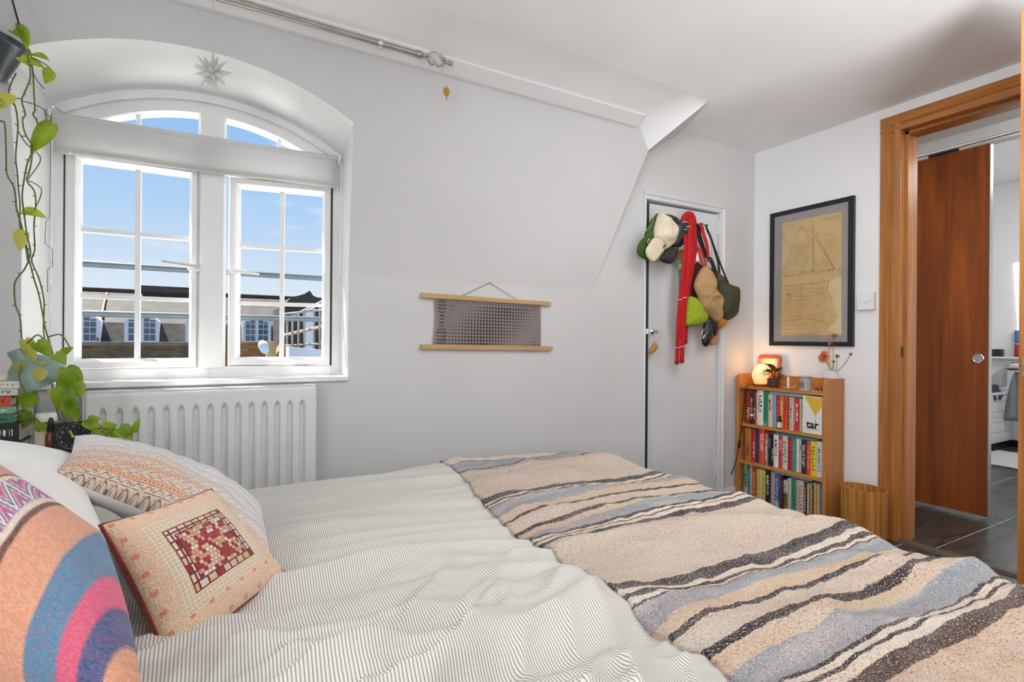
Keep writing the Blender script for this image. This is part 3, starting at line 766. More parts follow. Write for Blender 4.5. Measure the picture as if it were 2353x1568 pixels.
for px in (187, 326, 463, 590, 690):
    c = far(px, 789, YF - 0.06); wz = 1.30; wx = 1.10
    A = arch(c.x, wx / 2 + 0.12, c.z + wz * 0.80, wz * 0.24, 10)
    bm = NB(); prism(bm, [(c.x - wx / 2 - 0.12, c.y, c.z)] + [(x, c.y, z) for x, z in A] + [(c.x + wx / 2 + 0.12, c.y, c.z)], (0, 1.2, 0)); d = obj('dormer', bm, M_PAINTW, ter)
    zz = [c.z + 0.12, c.z + 0.45, c.z + 0.75, c.z + 1.02, c.z + 1.22]
    for s in (-1, 1):
        for k in range(2):
            xa = c.x + s * (0.08 + 0.235 * k); xb = c.x + s * (0.08 + 0.235 * k + 0.20)
            for za, zb_ in zip(zz, zz[1:]):
                top = zb_ - 0.05 if zb_ < zz[-1] else zz[-1] - 0.05 - 0.08 * k
                if top - za > 0.05: obj('pane', bx(min(xa, xb), max(xa, xb), c.y - 0.02, c.y, za, top), M_DARKPANE, d)
# nearer parapet in stock brick with a stone coping
zp = far(300, 786, 20).z
par = thing('parapet_wall', 'brown brick parapet wall with stone coping outside the window', 'wall', (-3, 20, -3))
obj('brickwork', bx(-12, far(437, 800, 20).x + 1.9, 20, 20.35, -8, zp - 0.12), M_STOCK, par)
obj('coping', bx(-12, far(437, 800, 20).x + 1.9, 19.92, 20.43, zp - 0.12, zp), plain('weathered_stone', lin(118, 108, 94), 0.9, var=0.2, vscale=2), par, bevel=0.02)
bm = NB(); box(bm, -3.2, 3.2, YB_ + 0.10, 3.35, 0.72, 0.795); tag(obj('bounce_slab', bm, plain('pale_bounce_coating', (0.72, 0.72, 0.70), 0.7, var=0.06, vscale=2), bevel=0.01), 'unseen pale slab added below the window to bounce sunlight', 'ledge')  # added reflector below the sight line, throws sun up into the recess
# two guard rails close outside the window
for i, (pa, pb, lab) in enumerate((((182, 607), (737, 638), 'upper dark green guard rail crossing outside the window'), ((182, 719), (737, 735), 'lower dark green guard rail crossing outside the window'))):
    a = onY(*pa, 3.5); b = onY(*pb, 3.5); z = (a.z + b.z) / 2
    bm = NB(); tube(bm, [(-3.0, 3.5, z + 0.0), (2.6, 3.5, z - 0.0)], 0.0175, 14); tag(obj('guard_rail', bm, M_TUBE, None, smooth=True, auto=0.8), lab, 'railing', 'guard rails outside the window')
# flat roof on the right with a sunlit brick upstand, dish, post and scaffold
def dirp(px, py, Y): return onY(px, py, Y)
b0 = dirp(545, 786, 14); b1 = dirp(625, 822, 14)
up = thing('brick_upstand', 'sunlit yellow brick upstand wall beyond the open casement', 'wall', (b0.x, 14, -2))
obj('brickwork', bx(b0.x - 0.25, b1.x, 14, 14.3, -5, b0.z - 0.06), M_SUNBRICK, up); obj('coping', bx(b0.x - 0.25, b1.x + 0.03, 13.96, 14.34, b0.z - 0.06, b0.z), M_SUNBRICK, up)
q = dirp(622, 786, 13.6); obj_ = obj('timber_post', bx(q.x - 0.09, q.x + 0.12, 13.6, 13.8, -4, q.z + 0.02), M_TIMBER); tag(obj_, 'pale timber post beside the yellow brick upstand', 'post')
q = dirp(606, 798, 13.4); bm = NB(); lathe(bm, [(0, 0.05), (0.08, 0.045), (0.15, 0.02), (0.17, 0.0), (0.15, 0.012), (0, 0.035)], q, 20, (0.7, -0.7, 0.3)); sd = thing('satellite_dish', 'small white satellite dish above the yellow brick upstand', 'satellite dish', tuple(q)); obj('dish', bm, M_PAINTW, sd, smooth=True)
bm = NB(); tube(bm, [q + Vector((0, 0.02, 0)), q + Vector((0, 0.3, -0.12)), (q.x, 14.02, q.z - 0.15)], 0.02, 8); obj('bracket_arm', bm, M_STEELPOLE, sd)
# pitched tiled lean-to and white ledge
def poly(name, pix, Y, d, mat, label, cat, down=True):
    bm = NB(); P = [dirp(x, y, Y) for x, y in pix]
    if down: P = P[:-2] + [Vector((P[-2].x, Y, -8)), Vector((P[-1].x, Y, -8))]
    prism(bm, P, (0, d, 0)); return tag(obj(name, bm, mat), label, cat)
poly('tiled_lean_to', [(625, 826), (652, 792), (700, 816), (745, 822), (745, 850), (625, 850)], 15.6, 1.2, M_SUNBRICK, 'sandy tiled lean-to roof outside below the scaffold', 'roof')
poly('white_ledge', [(664, 797), (738, 804), (738, 812), (664, 803)], 14.6, 0.7, M_PAINTW, 'white flat ledge outside below the scaffold', 'ledge')
poly('side_house', [(655, 700), (668, 684), (700, 676), (712, 668), (720, 680), (745, 690), (745, 830), (655, 830)], 22, 5.0, M_SLATE_HI, 'grey gabled house behind the scaffold', 'building')
poly('white_gable_wall', [(700, 716), (724, 704), (726, 800), (704, 800)], 20, 0.3, M_PAINTW, 'white rendered gable wall behind the scaffold poles', 'wall')
sc_ = thing('scaffold', 'steel pole scaffold seen through the open casement', 'scaffold', (dirp(690, 800, 17).x, 17, -4))
for px in (660, 672, 686, 700, 722, 735):
    a = dirp(px, 700 + (738 - px) * 0.35, 17); bm = NB(); tube(bm, [(a.x, 17, -6), (a.x, 17, a.z)], 0.03, 8); obj('pole', bm, M_STEELPOLE, sc_, smooth=True, auto=0.8)
for (p0_, p1_) in (((650, 738), (745, 690)), ((652, 772), (745, 750)), ((652, 722), (745, 712)), ((654, 795), (745, 790))):
    bm = NB(); tube(bm, [dirp(*p0_, 16.9), dirp(*p1_, 16.9)], 0.03, 8); obj('ledger', bm, M_STEELPOLE, sc_, smooth=True, auto=0.8)
for (p0_, p1_) in (((652, 775), (745, 754)),):
    a, b = dirp(*p0_, 17.1), dirp(*p1_, 17.1); bm = NB(); prism(bm, [a, b, b + Vector((0, 0, 0.1)), a + Vector((0, 0, 0.1))], (0, 0.5, 0)); obj('board', bm, M_TIMBER, sc_)
# ================================================================== bed
ZB = 0.530
BX0, BX1, BY0, BY1, BRAD = -0.80, 1.33, 0.22, 1.80, 0.30     # outline where the bedding starts to fall away
def drape(x, y, z0, R, nrm=0.0):
    """a flat cloth point laid over the bed: top, rounded edge, hanging side. Returns point and outward normal"""
    cx = min(max(x, BX0 + BRAD), BX1 - BRAD); cy = min(max(y, BY0 + BRAD), BY1 - BRAD)
    dx, dy = x - cx, y - cy; d = math.hypot(dx, dy); s = d - BRAD
    if s <= 0: return Vector((x, y, z0 + nrm)), Vector((0, 0, 1))
    ux, uy = dx / d, dy / d
    th = s / R
    if th < PI / 2: dd, zz, n = R * math.sin(th), z0 - R * (1 - math.cos(th)), Vector((ux * math.sin(th), uy * math.sin(th), math.cos(th)))
    else: dd, zz, n = R + 0.02 * (s - R * PI / 2), z0 - R - (s - R * PI / 2), Vector((ux, uy, 0))
    return Vector((cx + ux * (BRAD + dd), cy + uy * (BRAD + dd), max(zz, 0.02))) + n * nrm, n
# bed frame and mattress
M_TICK = cloth('mattress_ticking', (0.78, 0.77, 0.74))
M_BEDWOOD = wood('bed_frame_pine', lin(150, 110, 66), lin(196, 154, 102), 0, 1.0)
bed = thing('bed', 'wide double bed under the striped bedding', 'bed', (0.27, 1.0, 0))
bm = NB(); box(bm, BX0 - 0.02, BX1 + 0.03, BY0 - 0.03, BY1 + 0.03, 0.30, 0.475); obj('mattress', bm, M_TICK, bed, bevel=0.03)
bm = NB(); box(bm, BX0 - 0.03, BX1 + 0.035, BY0 - 0.035, BY1 + 0.035, 0.18, 0.30); obj('base', bm, M_BEDWOOD, bed, bevel=0.006)
for x in (BX0 + 0.05, BX1 - 0.1):
    for y in (BY0 + 0.04, BY1 - 0.1): obj('leg', bx(x, x + 0.06, y, y + 0.06, 0, 0.18), M_BEDWOOD, bed, bevel=0.004)
obj('headboard', bx(BX0 - 0.08, BX0 - 0.035, BY0 - 0.03, BY1 + 0.03, 0.0, 0.86), M_BEDWOOD, bed, bevel=0.01)

def ridge(n, p=2.5): return max(0.0, 1 - abs(n) * 2.2) ** p
def duvet_h(x, y):
    """folds of the duvet: long soft folds along the bed, tighter and messier towards the near side"""
    wx = x + 0.10 * fnoise(x * 2.1, y * 2.3, 4.0); wy = y + 0.075 * fnoise(x * 2.4 + 7, y * 2.0, 1.0) + 0.10 * (x - 0.2) * 0.35
    near = min(1, max(0, (1.55 - y) / 1.0))
    h = 0.014 * fnoise(wx * 1.6, wy * 2.6, 9.0)
    r1 = ridge(fnoise(wx * 0.9, wy * 5.6, 2.0), 1.5); r2 = ridge(fnoise(wx * 1.3 + 3, wy * 9.5 + 1, 5.0), 1.5); r3 = ridge(fnoise(wx * 3.6 + 8, wy * 19.0 + 4, 7.0), 2.0)
    h += 0.046 * (0.28 + near) * (r1 - 0.35) + 0.032 * (0.28 + near) * (r2 - 0.3) + 0.003 * (0.25 + near) * r3
    m2 = min(1, max(0, (1.05 - y) / 0.35))
    d = (x * 0.75 + y * 0.66); e_ = (-x * 0.66 + y * 0.75)
    h += 0.034 * m2 * (ridge(fnoise(d * 3.4 + 2, e_ * 9.0, 11.0), 2.0) - 0.3) + 0.012 * m2 * ridge(fnoise(d * 5.4 + 5, e_ * 13.0, 13.0), 1.8)
    h += 0.0012 * fnoise(wx * 9, wy * 14, 3.0) * (0.3 + near)
    return h
def blanket_edge(y):          # where the blanket starts along the bed, for each place across it
    pts = [(-0.6, 0.60), (0.30, 0.605), (0.5, 0.61), (0.7, 0.605), (0.95, 0.625), (1.1, 0.637), (1.3, 0.66), (1.6, 0.728), (1.75, 0.738), (1.9, 0.735), (2.6, 0.74)]
    for (a, b), (c, d) in zip(pts, pts[1:]):
        if a <= y <= c: return b + (d - b) * (y - a) / (c - a) + 0.004 * fnoise(y * 9, 3.3)
    return 0.62
def bed_h(x, y):
    """height of the duvet where the blanket rests on it: folds flattened under its weight"""
    f = sst(-0.09, 0.07, x - blanket_edge(y))
    return duvet_h(x, y) * (1 - 0.82 * f) + f * 0.024 * (ridge(fnoise(x * 1.4 + 2, y * 3.4 + x * 1.2, 21.0), 1.4) - 0.4) + f * 0.012 * (ridge(fnoise(x * 3.2 + y * 1.1, y * 1.3, 31.0), 1.6) - 0.3) + f * 0.004 * fnoise(x * 3, y * 6, 2)

m = Mat('ticking_stripe_duvet', (0.8, 0.8, 0.78), 0.9)
u, v = m.uv()
st = ((u / 0.0047).fract() - 0.5).abs()
thread = m.noise(m.mapping(m.coord('UV'), (60, 900, 1)), 1.0, 2)
ln = (1.0 - st.step(0.10, 0.24)) * (thread * 0.5 + 0.55)
m.color(m.mix(ln.clamp(), (0.70, 0.685, 0.655), (0.25, 0.20, 0.14)))
m.bump(m.noise(m.mapping(m.coord('UV'), (700, 700, 1)), 1.0, 1), 0.12, 0.001)
M_DUVET = m.m
nx, ny = 380, 380
X0, X1, Y0, Y1 = -0.78, 1.70, -0.14, 2.16
bm = NB(); rows, uvs = [], []
for j in range(ny + 1):
    y = Y0 + (Y1 - Y0) * j / ny; row, ur = [], []
    for i in range(nx + 1):
        x = X0 + (X1 - X0) * i / nx
        p, n = drape(x, y, ZB, 0.07)
        row.append(p + n * bed_h(x, y)); ur.append((x, y))
    rows.append(row); uvs.append(ur)
grid(bm, rows, uvs)
tag(obj('duvet', bm, M_DUVET, None, smooth=True), 'rumpled white duvet with fine grey stripes covering the bed', 'duvet')

# ------------------------------------------------------------------ woollen blanket
BR_ = lin(36, 26, 28); BLUE = lin(138, 147, 155); BEI = lin(202, 185, 166); CRE = lin(222, 206, 188); TAN = lin(202, 176, 146); DBR = lin(70, 48, 38)
seq = [(2.30, BEI), (2.02, BR_), (1.99, BLUE), (1.90, BLUE), (1.82, BR_), (1.808, CRE), (1.742, BR_), (1.728, BLUE), (1.662, BR_), (1.650, CRE), (1.642, BR_), (1.630, BEI), (1.357, BR_), (1.322, CRE), (1.304, BR_), (1.288, CRE), (1.278, BR_), (1.266, BLUE), (1.20, TAN),
       (1.168, BR_), (1.149, BEI), (1.098, BR_), (1.080, TAN), (1.062, BLUE), (1.016, BR_), (1.007, CRE), (0.999, BR_), (0.984, CRE), (0.975, BR_), (0.951, BEI),
       (0.718, BR_), (0.682, CRE), (0.670, BR_), (0.655, CRE), (0.649, BR_), (0.643, BLUE), (0.604, TAN), (0.572, BR_), (0.553, BEI), (0.512, BR_), (0.490, TAN), (0.470, BLUE), (0.418, BR_), (0.411, CRE), (0.402, BR_), (0.386, CRE), (0.374, DBR), (0.334, TAN), (0.12, DBR), (0.08, CRE), (0.05, BLUE), (0.0, BEI)]
m = Mat('striped_wool_blanket', BEI, 0.95, Sheen_Weight=0.08)
u, v = m.uv()
wob = m.noise(m.vec(u * 9.0, v * 5.0), 1.0, 3)
fleck0 = m.noise(m.mapping(m.coord('UV'), (230, 480, 1), (0, 0, 0.6)), 1.0, 1)
vv = v + (wob - 0.5) * 0.014 + (fleck0 - 0.5) * 0.006
def ramp_part(lo, hi, items):
    t = (vv - lo) / (hi - lo)
    return m.ramp(t, [((a - lo) / (hi - lo), c) for a, c in items], True)
# narrow the dark bands a little: the border on the viewer's side moves up
for _i in range(len(seq) - 1):
    if seq[_i][1] in (BR_, DBR):
        _w = seq[_i][0] - seq[_i + 1][0]; _k = 0.68 if _w < 0.026 else 0.85
        seq[_i + 1] = (seq[_i][0] - _w * _k, seq[_i + 1][1])
seqa = sorted(seq, key=lambda q: q[0])     # colour k holds from the next lower border up to this one
borders = [0.0] + [q[0] for q in seqa]
cols = [(borders[i], seqa[i - 0][1]) for i in range(len(seqa))]
# each entry (v, colour): in the list the colour starts at v going towards the viewer, so upwards it holds below v
lo_items = [(0.0, BEI)] + [(seqa[i - 1][0], seqa[i][1]) for i in range(1, len(seqa)) if seqa[i - 1][0] < 0.97]
hi_items = [(seqa[i - 1][0], seqa[i][1]) for i in range(1, len(seqa)) if seqa[i - 1][0] >= 0.951]
clo = ramp_part(0.0, 1.0, [(max(0.0, a), c) for a, c in lo_items[:31]])
chi = ramp_part(0.95, 2.35, [(max(0.95, a), c) for a, c in hi_items[:32]])
base = m.mix(vv > 0.952, clo, chi)
# heathering: twill flecks of light, dark and wine-red yarn
fl1 = m.noise(m.mapping(m.coord('UV'), (190, 470, 1), (0, 0, 0.62)), 1.0, 2, 0.7)
fl2 = m.noise(m.mapping(m.coord('UV'), (180, 440, 1), (0, 0, 0.62), (3.1, 7.7, 0)), 1.0, 2, 0.7)
patch = m.noise(m.vec(u * 3.2, v * 14.0), 1.0, 3)
_bw = m.n('ShaderNodeRGBToBW'); m.t.links.new(base, _bw.inputs[0]); _lum = S(m.t, _bw.outputs[0]).step(0.03, 0.18) * 0.72 + 0.28
c2a = m.mix(m.noise(m.vec(u * 7.0, v * 30.0, 3.0), 1.0, 3).step(0.4, 0.7) * 0.45 * _lum, base, lin(206, 196, 188))
c2 = m.mix(fl1.step(0.565, 0.625) * 0.72, c2a, lin(232, 220, 206))
c3 = m.mix(fl2.step(0.555, 0.625) * 0.62 * _lum, c2, lin(112, 92, 88))
red = m.noise(m.mapping(m.coord('UV'), (110, 330, 1), (0, 0, 0.62), (9.1, 2.7, 0)), 1.0, 1)
c4 = m.mix((red.step(0.60, 0.68) * patch.step(0.42, 0.62)) * 0.75, c3, lin(140, 52, 62))
warm = m.mix(patch.step(0.35, 0.7) * 0.20 * (_lum * 1.5 - 0.55).clamp(), c4, lin(204, 162, 146))
m.color(warm)
tw = m.noise(m.mapping(m.coord('UV'), (190, 430, 1), (0, 0, 0.62)), 1.0, 2)
m.bump(tw, 0.75, 0.006); m.bump(m.noise(m.mapping(m.coord('UV'), (40, 60, 1)), 1.0, 3), 0.25, 0.006)
M_BLANKET = m.m
bk = thing('woollen_blanket', 'striped beige, blue and brown woollen blanket spread over the foot of the bed', 'blanket', (1.0, 1.0, ZB))
def blanket_pt(x, y, lift=0.0):
    f = sst(0.0, 0.05, x - blanket_edge(y))
    p, n = drape(x, y, ZB, 0.07)
    return p + n * (bed_h(x, y) + 0.007 + 0.010 * f + 0.0035 * fnoise(x * 26, y * 30, 6) * f + 0.002 * fnoise(x * 55, y * 60, 8) + lift), n
nx, ny = 190, 380
bm = NB(); rows, uvs = [], []
Y0b, Y1b, X1b = -0.10, 2.17, 1.72
def edge_roll(k):   # thickness at the near edge: cloth turns under
    return [(-0.004, -0.012), (-0.007, -0.004), (-0.004, 0.004)][k]
for j in range(ny + 1):
    y = Y0b + (Y1b - Y0b) * j / ny; row, ur = [], []
    e0 = blanket_edge(y) + 0.0025 * math.sin(y * 420) * 0.6
    for k in range(2):
        p, n = blanket_pt(e0, y, edge_roll(k)[1]); row.append(p + Vector((edge_roll(k)[0], 0, 0))); ur.append((e0 - 0.004, y))
    for i in range(nx + 1):
        t = i / nx; x = e0 + (X1b - e0) * t
        row.append(blanket_pt(x, y)[0]); ur.append((x, y))
    rows.append(row); uvs.append(ur)
grid(bm, rows, uvs); obj('cloth', bm, M_BLANKET, bk, smooth=True)
# wool fuzz standing off the surface and a ragged selvedge: one mass nobody could count
bm = NB(); lay = bm.loops.layers.uv.verify(); rnd = random.Random(3)
def fibre(p, n, L, wd, uvp):
    t = Vector((rnd.uniform(-1, 1), rnd.uniform(-1, 1), rnd.uniform(-0.3, 0.6))); d = (n * 0.45 + t * 0.8).normalized(); s = d.cross(Vector((0.3, 0.5, 0.8))).normalized() * wd
    q = p + d * L * 0.5 + t * L * 0.12
    vs = [bm.verts.new(p - s), bm.verts.new(p + s), bm.verts.new(q + s * 0.7), bm.verts.new(q - s * 0.7), bm.verts.new(p + d * L + t * L * 0.4)]
    for f in (bm.faces.new(vs[:4]), bm.faces.new((vs[3], vs[2], vs[4]))):
        for l in f.loops: l[lay].uv = uvp
for k in range(15000):
    y = rnd.uniform(0.25, 2.0); x = blanket_edge(y) + (1.46 - blanket_edge(y)) * rnd.random() ** 0.8
    p, n = blanket_pt(x, y); fibre(p, n, rnd.uniform(0.003, 0.006), 0.00022, (x, y))
for k in range(5000):
    y = rnd.uniform(0.2, 2.0); x = blanket_edge(y) + rnd.uniform(-0.004, 0.006)
    p, n = blanket_pt(x, y); fibre(p + Vector((-0.004, 0, -0.004)), Vector((-0.9, 0, 0.1)), rnd.uniform(0.004, 0.010), 0.00035, (x, y))
fz = obj('wool_fuzz', bm, M_BLANKET, bk); fz['kind'] = 'stuff'

# ================================================================== pillows and cushions
def pillow(name, corners, front, back, mats, parent, n=30, pinch=0.07, power=0.42, seam_shift=0.0, wr=0.0, seed=0, cornerp=1.0):
    TL, TR, BR, BL = [Vector(c) for c in corners]
    N = ((TR - BL).cross(TL - BR)).normalized()
    def base(s, t):
        a = s * (1 - pinch * (1 - t * t)); b = t * (1 - pinch * (1 - s * s))
        x, y = (a + 1) / 2, (b + 1) / 2
        return (BL * (1 - x) + BR * x) * (1 - y) + (TL * (1 - x) + TR * x) * y
    bm = NB(); allr = []
    for side, amt in ((1, front), (-1, back)):
        rows, uvs = [], []
        for j in range(n + 1):
            row, ur = [], []
            tj = math.sin((j / n - 0.5) * PI) if True else 0
            for i in range(n + 1):
                s, t = math.sin((i / n - 0.5) * PI), tj
                h = amt * (max(0, (1 - abs(s) ** 2.2) * (1 - abs(t) ** 2.2))) ** power
                w_ = wr * fnoise(s * 2.4 + seed, t * 2.4, seed) * (1 - s ** 4) * (1 - t ** 4) + wr * 0.5 * ridge(fnoise(s * 3.1 + seed, t * 2.0 - s, seed + 4), 2) * (1 - s ** 4) * (1 - t ** 4)
                row.append(base(s, t) + N * (side * (h + w_ * (1 if amt else 0)))); ur.append(((s + 1) / 2, (t + 1) / 2))
            rows.append(row); uvs.append(ur)
        if side < 0: rows = [list(reversed(r)) for r in rows]; uvs = [list(reversed(r)) for r in uvs]
        grid(bm, rows, uvs, mi=0 if side > 0 else (1 if isinstance(mats, list) and len(mats) > 1 else 0))
    bmesh.ops.remove_doubles(bm, verts=bm.verts, dist=1e-5)
    rim = [base(s, -1) for s in [-1 + 2 * i / 24 for i in range(25)]] + [base(1, t) for t in [-1 + 2 * i / 24 for i in range(1, 25)]] + [base(s, 1) for s in [1 - 2 * i / 24 for i in range(1, 25)]] + [base(-1, t) for t in [1 - 2 * i / 24 for i in range(1, 25)]]
    return bm, rim, N
# white pillow at the bed head
M_LINEN = Mat('white_pillow_linen', (0.84, 0.83, 0.80), 0.9, Sheen_Weight=0.2); M_LINEN.vary((0.84, 0.83, 0.80), 0.03, 5); M_LINEN.bump(M_LINEN.noise(M_LINEN.mapping(M_LINEN.coord(), (60, 60, 60)), 1, 3), 0.25, 0.004); M_LINEN.bump(M_LINEN.noise(None, 900, 1), 0.1, 0.0006); M_LINEN = M_LINEN.m
a = onW(200, 1062, 1.20); b = onW(262, 1262, 0.83)
bm, rim, N = pillow('white_pillow', [a + Vector((-0.52, 0.05, 0.08)), a, b, b + Vector((-0.50, -0.02, 0.06))], 0.085, 0.095, M_LINEN, None, wr=0.008, seed=2)
tag(obj('white_pillow', bm, M_LINEN, None, smooth=True), 'plain white pillow propped at the bed head', 'pillow')
bm, rim, N = pillow('under_pillow', [(-0.76, 1.58, 0.60), (-0.26, 1.56, 0.595), (-0.22, 0.98, 0.595), (-0.76, 1.00, 0.60)], 0.045, 0.055, M_LINEN, None, wr=0.006, seed=8)
tag(obj('under_pillow', bm, M_LINEN, None, smooth=True), 'second white pillow lying flat beneath the propped one', 'pillow')
# block printed pillow
m = Mat('block_printed_cotton', (0.8, 0.78, 0.76), 0.92, Sheen_Weight=0.2)
u, v = m.uv()
U = u * 38.0; V = v * 26.0 + m.noise(m.coord('UV'), 5, 2) * 0.5
row = V.floor(); f = V.fract()
odd = (row / 3.0).fract()
wave = (U * 6.2832 * 0.55 + row * 2.1).sin() * 0.26
scroll = 1.0 - (((f - 0.5) - wave).abs()).step(0.05, 0.13)
curl = 1.0 - (((f - 0.5) + (U * 6.2832 * 1.1 + row).sin() * 0.20).abs()).step(0.03, 0.09)
edge = 1.0 - ((f - 0.5).abs() * -1.0 + 0.5).step(0.03, 0.07)
dots = (1.0 - ((((U * 1.4).fract() - 0.5).abs().max((f - 0.5).abs() * 1.3)).step(0.12, 0.2)))
isband = (odd > 0.6)
wear = m.noise(m.coord('UV'), 60, 2).step(0.25, 0.55)
ink = (scroll.max(curl * 0.8).max(edge) * (1.0 - isband) + (edge.max(dots)) * isband) * wear
nearness = (1.0 - v.step(0.15, 0.62)) * (1.0 - (u - 0.1).step(0.25, 0.75) * 0.75)
peach = m.mix(nearness * 0.85, (0.80, 0.79, 0.785), lin(226, 196, 170))
ground = m.mix(isband * 0.8, peach, m.mix(nearness, lin(206, 200, 196), lin(222, 158, 116)))
m.color(m.mix(ink * (nearness * 0.45 + 0.38), ground, lin(58, 66, 74)))
m.bump(ink, 0.3, 0.002); m.bump(m.noise(m.mapping(m.coord('UV'), (420, 420, 1)), 1, 2), 0.3, 0.002)
M_PRINT = m.m
FLc = onW(172, 1004, 1.18); FRc = onZ(600, 1172, 0.575); NRc = onZ(624, 1296, 0.568); NLc = onW(118, 1092, 0.95)
bm, rim, N = pillow('printed_pillow', [FLc, FRc, NRc, NLc], 0.068, 0.05, [M_PRINT, M_LINEN], None, wr=0.010, seed=5, pinch=0.05)
lab = 'grey and peach block-printed pillow with scrolling rows, leaning on the white pillow'
tag(obj('printed_pillow', bm, [M_PRINT, M_LINEN], None, smooth=True), lab, 'pillow')
# orange patchwork cushion
m = Mat('patchwork_embroidery', lin(220, 160, 120), 0.95, Sheen_Weight=0.3)
u, v = m.uv()
du = (u - 0.5).abs(); dvv = (v - 0.52).abs()
wob = (m.noise(m.coord('UV'), 30, 2) - 0.5) * 0.008
e1 = ((du * 0.92).max(dvv) + wob)
loop_ = m.voronoi(m.mapping(m.coord('UV'), (1, 1, 1)), 95)
bg = m.mix(loop_.step(0.1, 0.6), lin(226, 176, 140), lin(240, 208, 178))
# border squares
su, sv = (u * 15.0), (v * 15.0)
sq = ((su.fract() - 0.5).abs().max((sv.fract() - 0.5).abs()) < 0.24) * ((su.floor() * 0.5).fract() < 0.25) * ((sv.floor() * 0.5).fract() < 0.25)
c1 = m.mix(sq * 0.75, bg, lin(224, 120, 92))
# cream grid
gu, gv = u * 34.0, v * 34.0
gl = ((gu.fract() - 0.5).abs().max((gv.fract() - 0.5).abs())).step(0.36, 0.46)
cream = m.mix(gl, lin(222, 198, 168), lin(244, 232, 212))
c2 = m.mix(e1 < 0.345, c1, cream)
# dark frame and mosaic
c3 = m.mix(e1 < 0.252, c2, lin(122, 30, 34))
fu, fv = u * 15.0, v * 15.0
fr = ((fu.fract() - 0.5).abs().max((fv.fract() - 0.5).abs())) < 0.40
wn_ = m.white(m.vec(fu.floor(), fv.floor()))
frame_sq = m.ramp(wn_, [(0.0, lin(232, 214, 196)), (0.45, lin(226, 190, 168)), (0.7, lin(206, 190, 110)), (0.85, lin(150, 36, 38))], True)
c4 = m.mix((e1 < 0.243) * fr, c3, frame_sq)
c5 = m.mix(e1 < 0.196, c4, m.mix(e1 < 0.189, lin(66, 24, 26), lin(160, 80, 72)))
mu, mv = u * 33.0 + (v * 33.0).floor() * 0.5, v * 33.0
wm = m.white(m.vec(mu.floor(), mv.floor()))
mos = m.ramp(wm, [(0.0, lin(150, 30, 36)), (0.30, lin(228, 200, 178)), (0.52, lin(222, 160, 128)), (0.72, lin(206, 186, 104)), (0.82, lin(238, 226, 210)), (0.93, lin(176, 50, 46))], True)
mg = ((mu.fract() - 0.5).abs().max((mv.fract() - 0.5).abs())) < 0.44
c6 = m.mix((e1 < 0.189) * mg, c5, mos)
m.color(c6)
m.bump(loop_, 0.6, 0.003); m.bump(m.noise(m.mapping(m.coord('UV'), (300, 300, 1)), 1, 2), 0.4, 0.002); m.bump(gl * (e1 < 0.345), -0.4, 0.003)
M_PATCH = m.m
M_REDVEL = plain('dark_red_velvet', lin(128, 34, 26), 0.9, var=0.25, vscale=25, bump=0.3, bscale=300, Sheen_Weight=0.5)
k = 1.075
q = [O + (Vector(p) - O) * k for p in ((-0.143, 0.927, 0.735), (-0.010, 1.100, 0.724), (0.108, 1.010, 0.582), (-0.053, 0.830, 0.556))]
cu = thing('patchwork_cushion', 'small orange patchwork cushion with a red mosaic square, propped on the duvet', 'cushion', tuple(q[2]))
bm, rim, N = pillow('cover', [q[0], q[1], q[2], q[3]], 0.040, 0.045, [M_PATCH, M_REDVEL], None, pinch=0.055, power=0.40, wr=0.003, seed=9)
obj('cover', bm, [M_PATCH, M_REDVEL], cu, smooth=True)
bm = NB(); tube(bm, rim, 0.0032, 8); obj('piping', bm, M_REDVEL, cu, smooth=True)
# big woven cushion
m = Mat('woven_kilim', lin(226, 160, 128), 0.97, Sheen_Weight=0.25)
u, v = m.uv()
p = u * 0.80 - v * 0.30 + 0.165 ; qd = v * 0.85 + u * 0.32
stair = ((qd * 90.0).fract() - 0.5) * 0.010
pp = p + stair
LW = lin(238, 222, 206); PE = lin(232, 168, 136); BRW = lin(74, 56, 48); TEAL = lin(62, 136, 176); PINK = lin(232, 92, 136); NAVY = lin(22, 82, 142); ROSE = lin(216, 158, 142); BL2 = lin(48, 116, 176)
base = m.ramp(pp, [(0.0, ROSE), (0.29, BRW), (0.303, LW), (0.33, BL2), (0.47, LW), (0.497, BRW), (0.52, PE), (0.665, TEAL), (0.755, PINK), (0.81, NAVY), (0.875, PE)], True)
inz = (pp > 0.33) * (pp < 0.47)
zz = ((qd * 9.0).fract() - 0.5).abs() * 2.0
tp = (pp - 0.33) / 0.14
dia = (tp - zz).abs()
geo = m.ramp(dia, [(0.0, LW), (0.12, BL2), (0.30, LW), (0.38, PINK), (0.62, BL2), (0.80, LW)], True)
c = m.mix(inz, base, geo)
kn_u, kn_v = p * 120.0, qd * 105.0
kn = ((kn_u + kn_v.floor() * 0.5).fract() - 0.5).abs().max((kn_v.fract() - 0.5).abs())
speck = m.white(m.vec((kn_u + kn_v.floor() * 0.5).floor(), kn_v.floor()))
c = m.mix(speck * 0.28, c, m.mix(speck > 0.5, lin(240, 214, 196), lin(206, 120, 100)))
top_pale = v.step(0.55, 1.0)
c = m.mix(top_pale * 0.0, c, LW)
m.color(m.mix(kn.step(0.30, 0.55) * 0.40, c, lin(130, 86, 74)))
m.bump(kn.step(0.1, 0.5), -0.9, 0.004); m.bump(m.noise(m.coord('UV'), 240, 2), 0.5, 0.002)
M_KILIM = m.m
kc = [onW(-110, 1010, 0.84), onW(230, 1220, 0.74), onW(326, 1640, 0.56), onW(-240, 1560, 0.62)]
bm, rim, N = pillow('woven_cushion', kc, 0.075, 0.06, M_KILIM, None, pinch=-0.05, power=0.42, wr=0.004, seed=3)
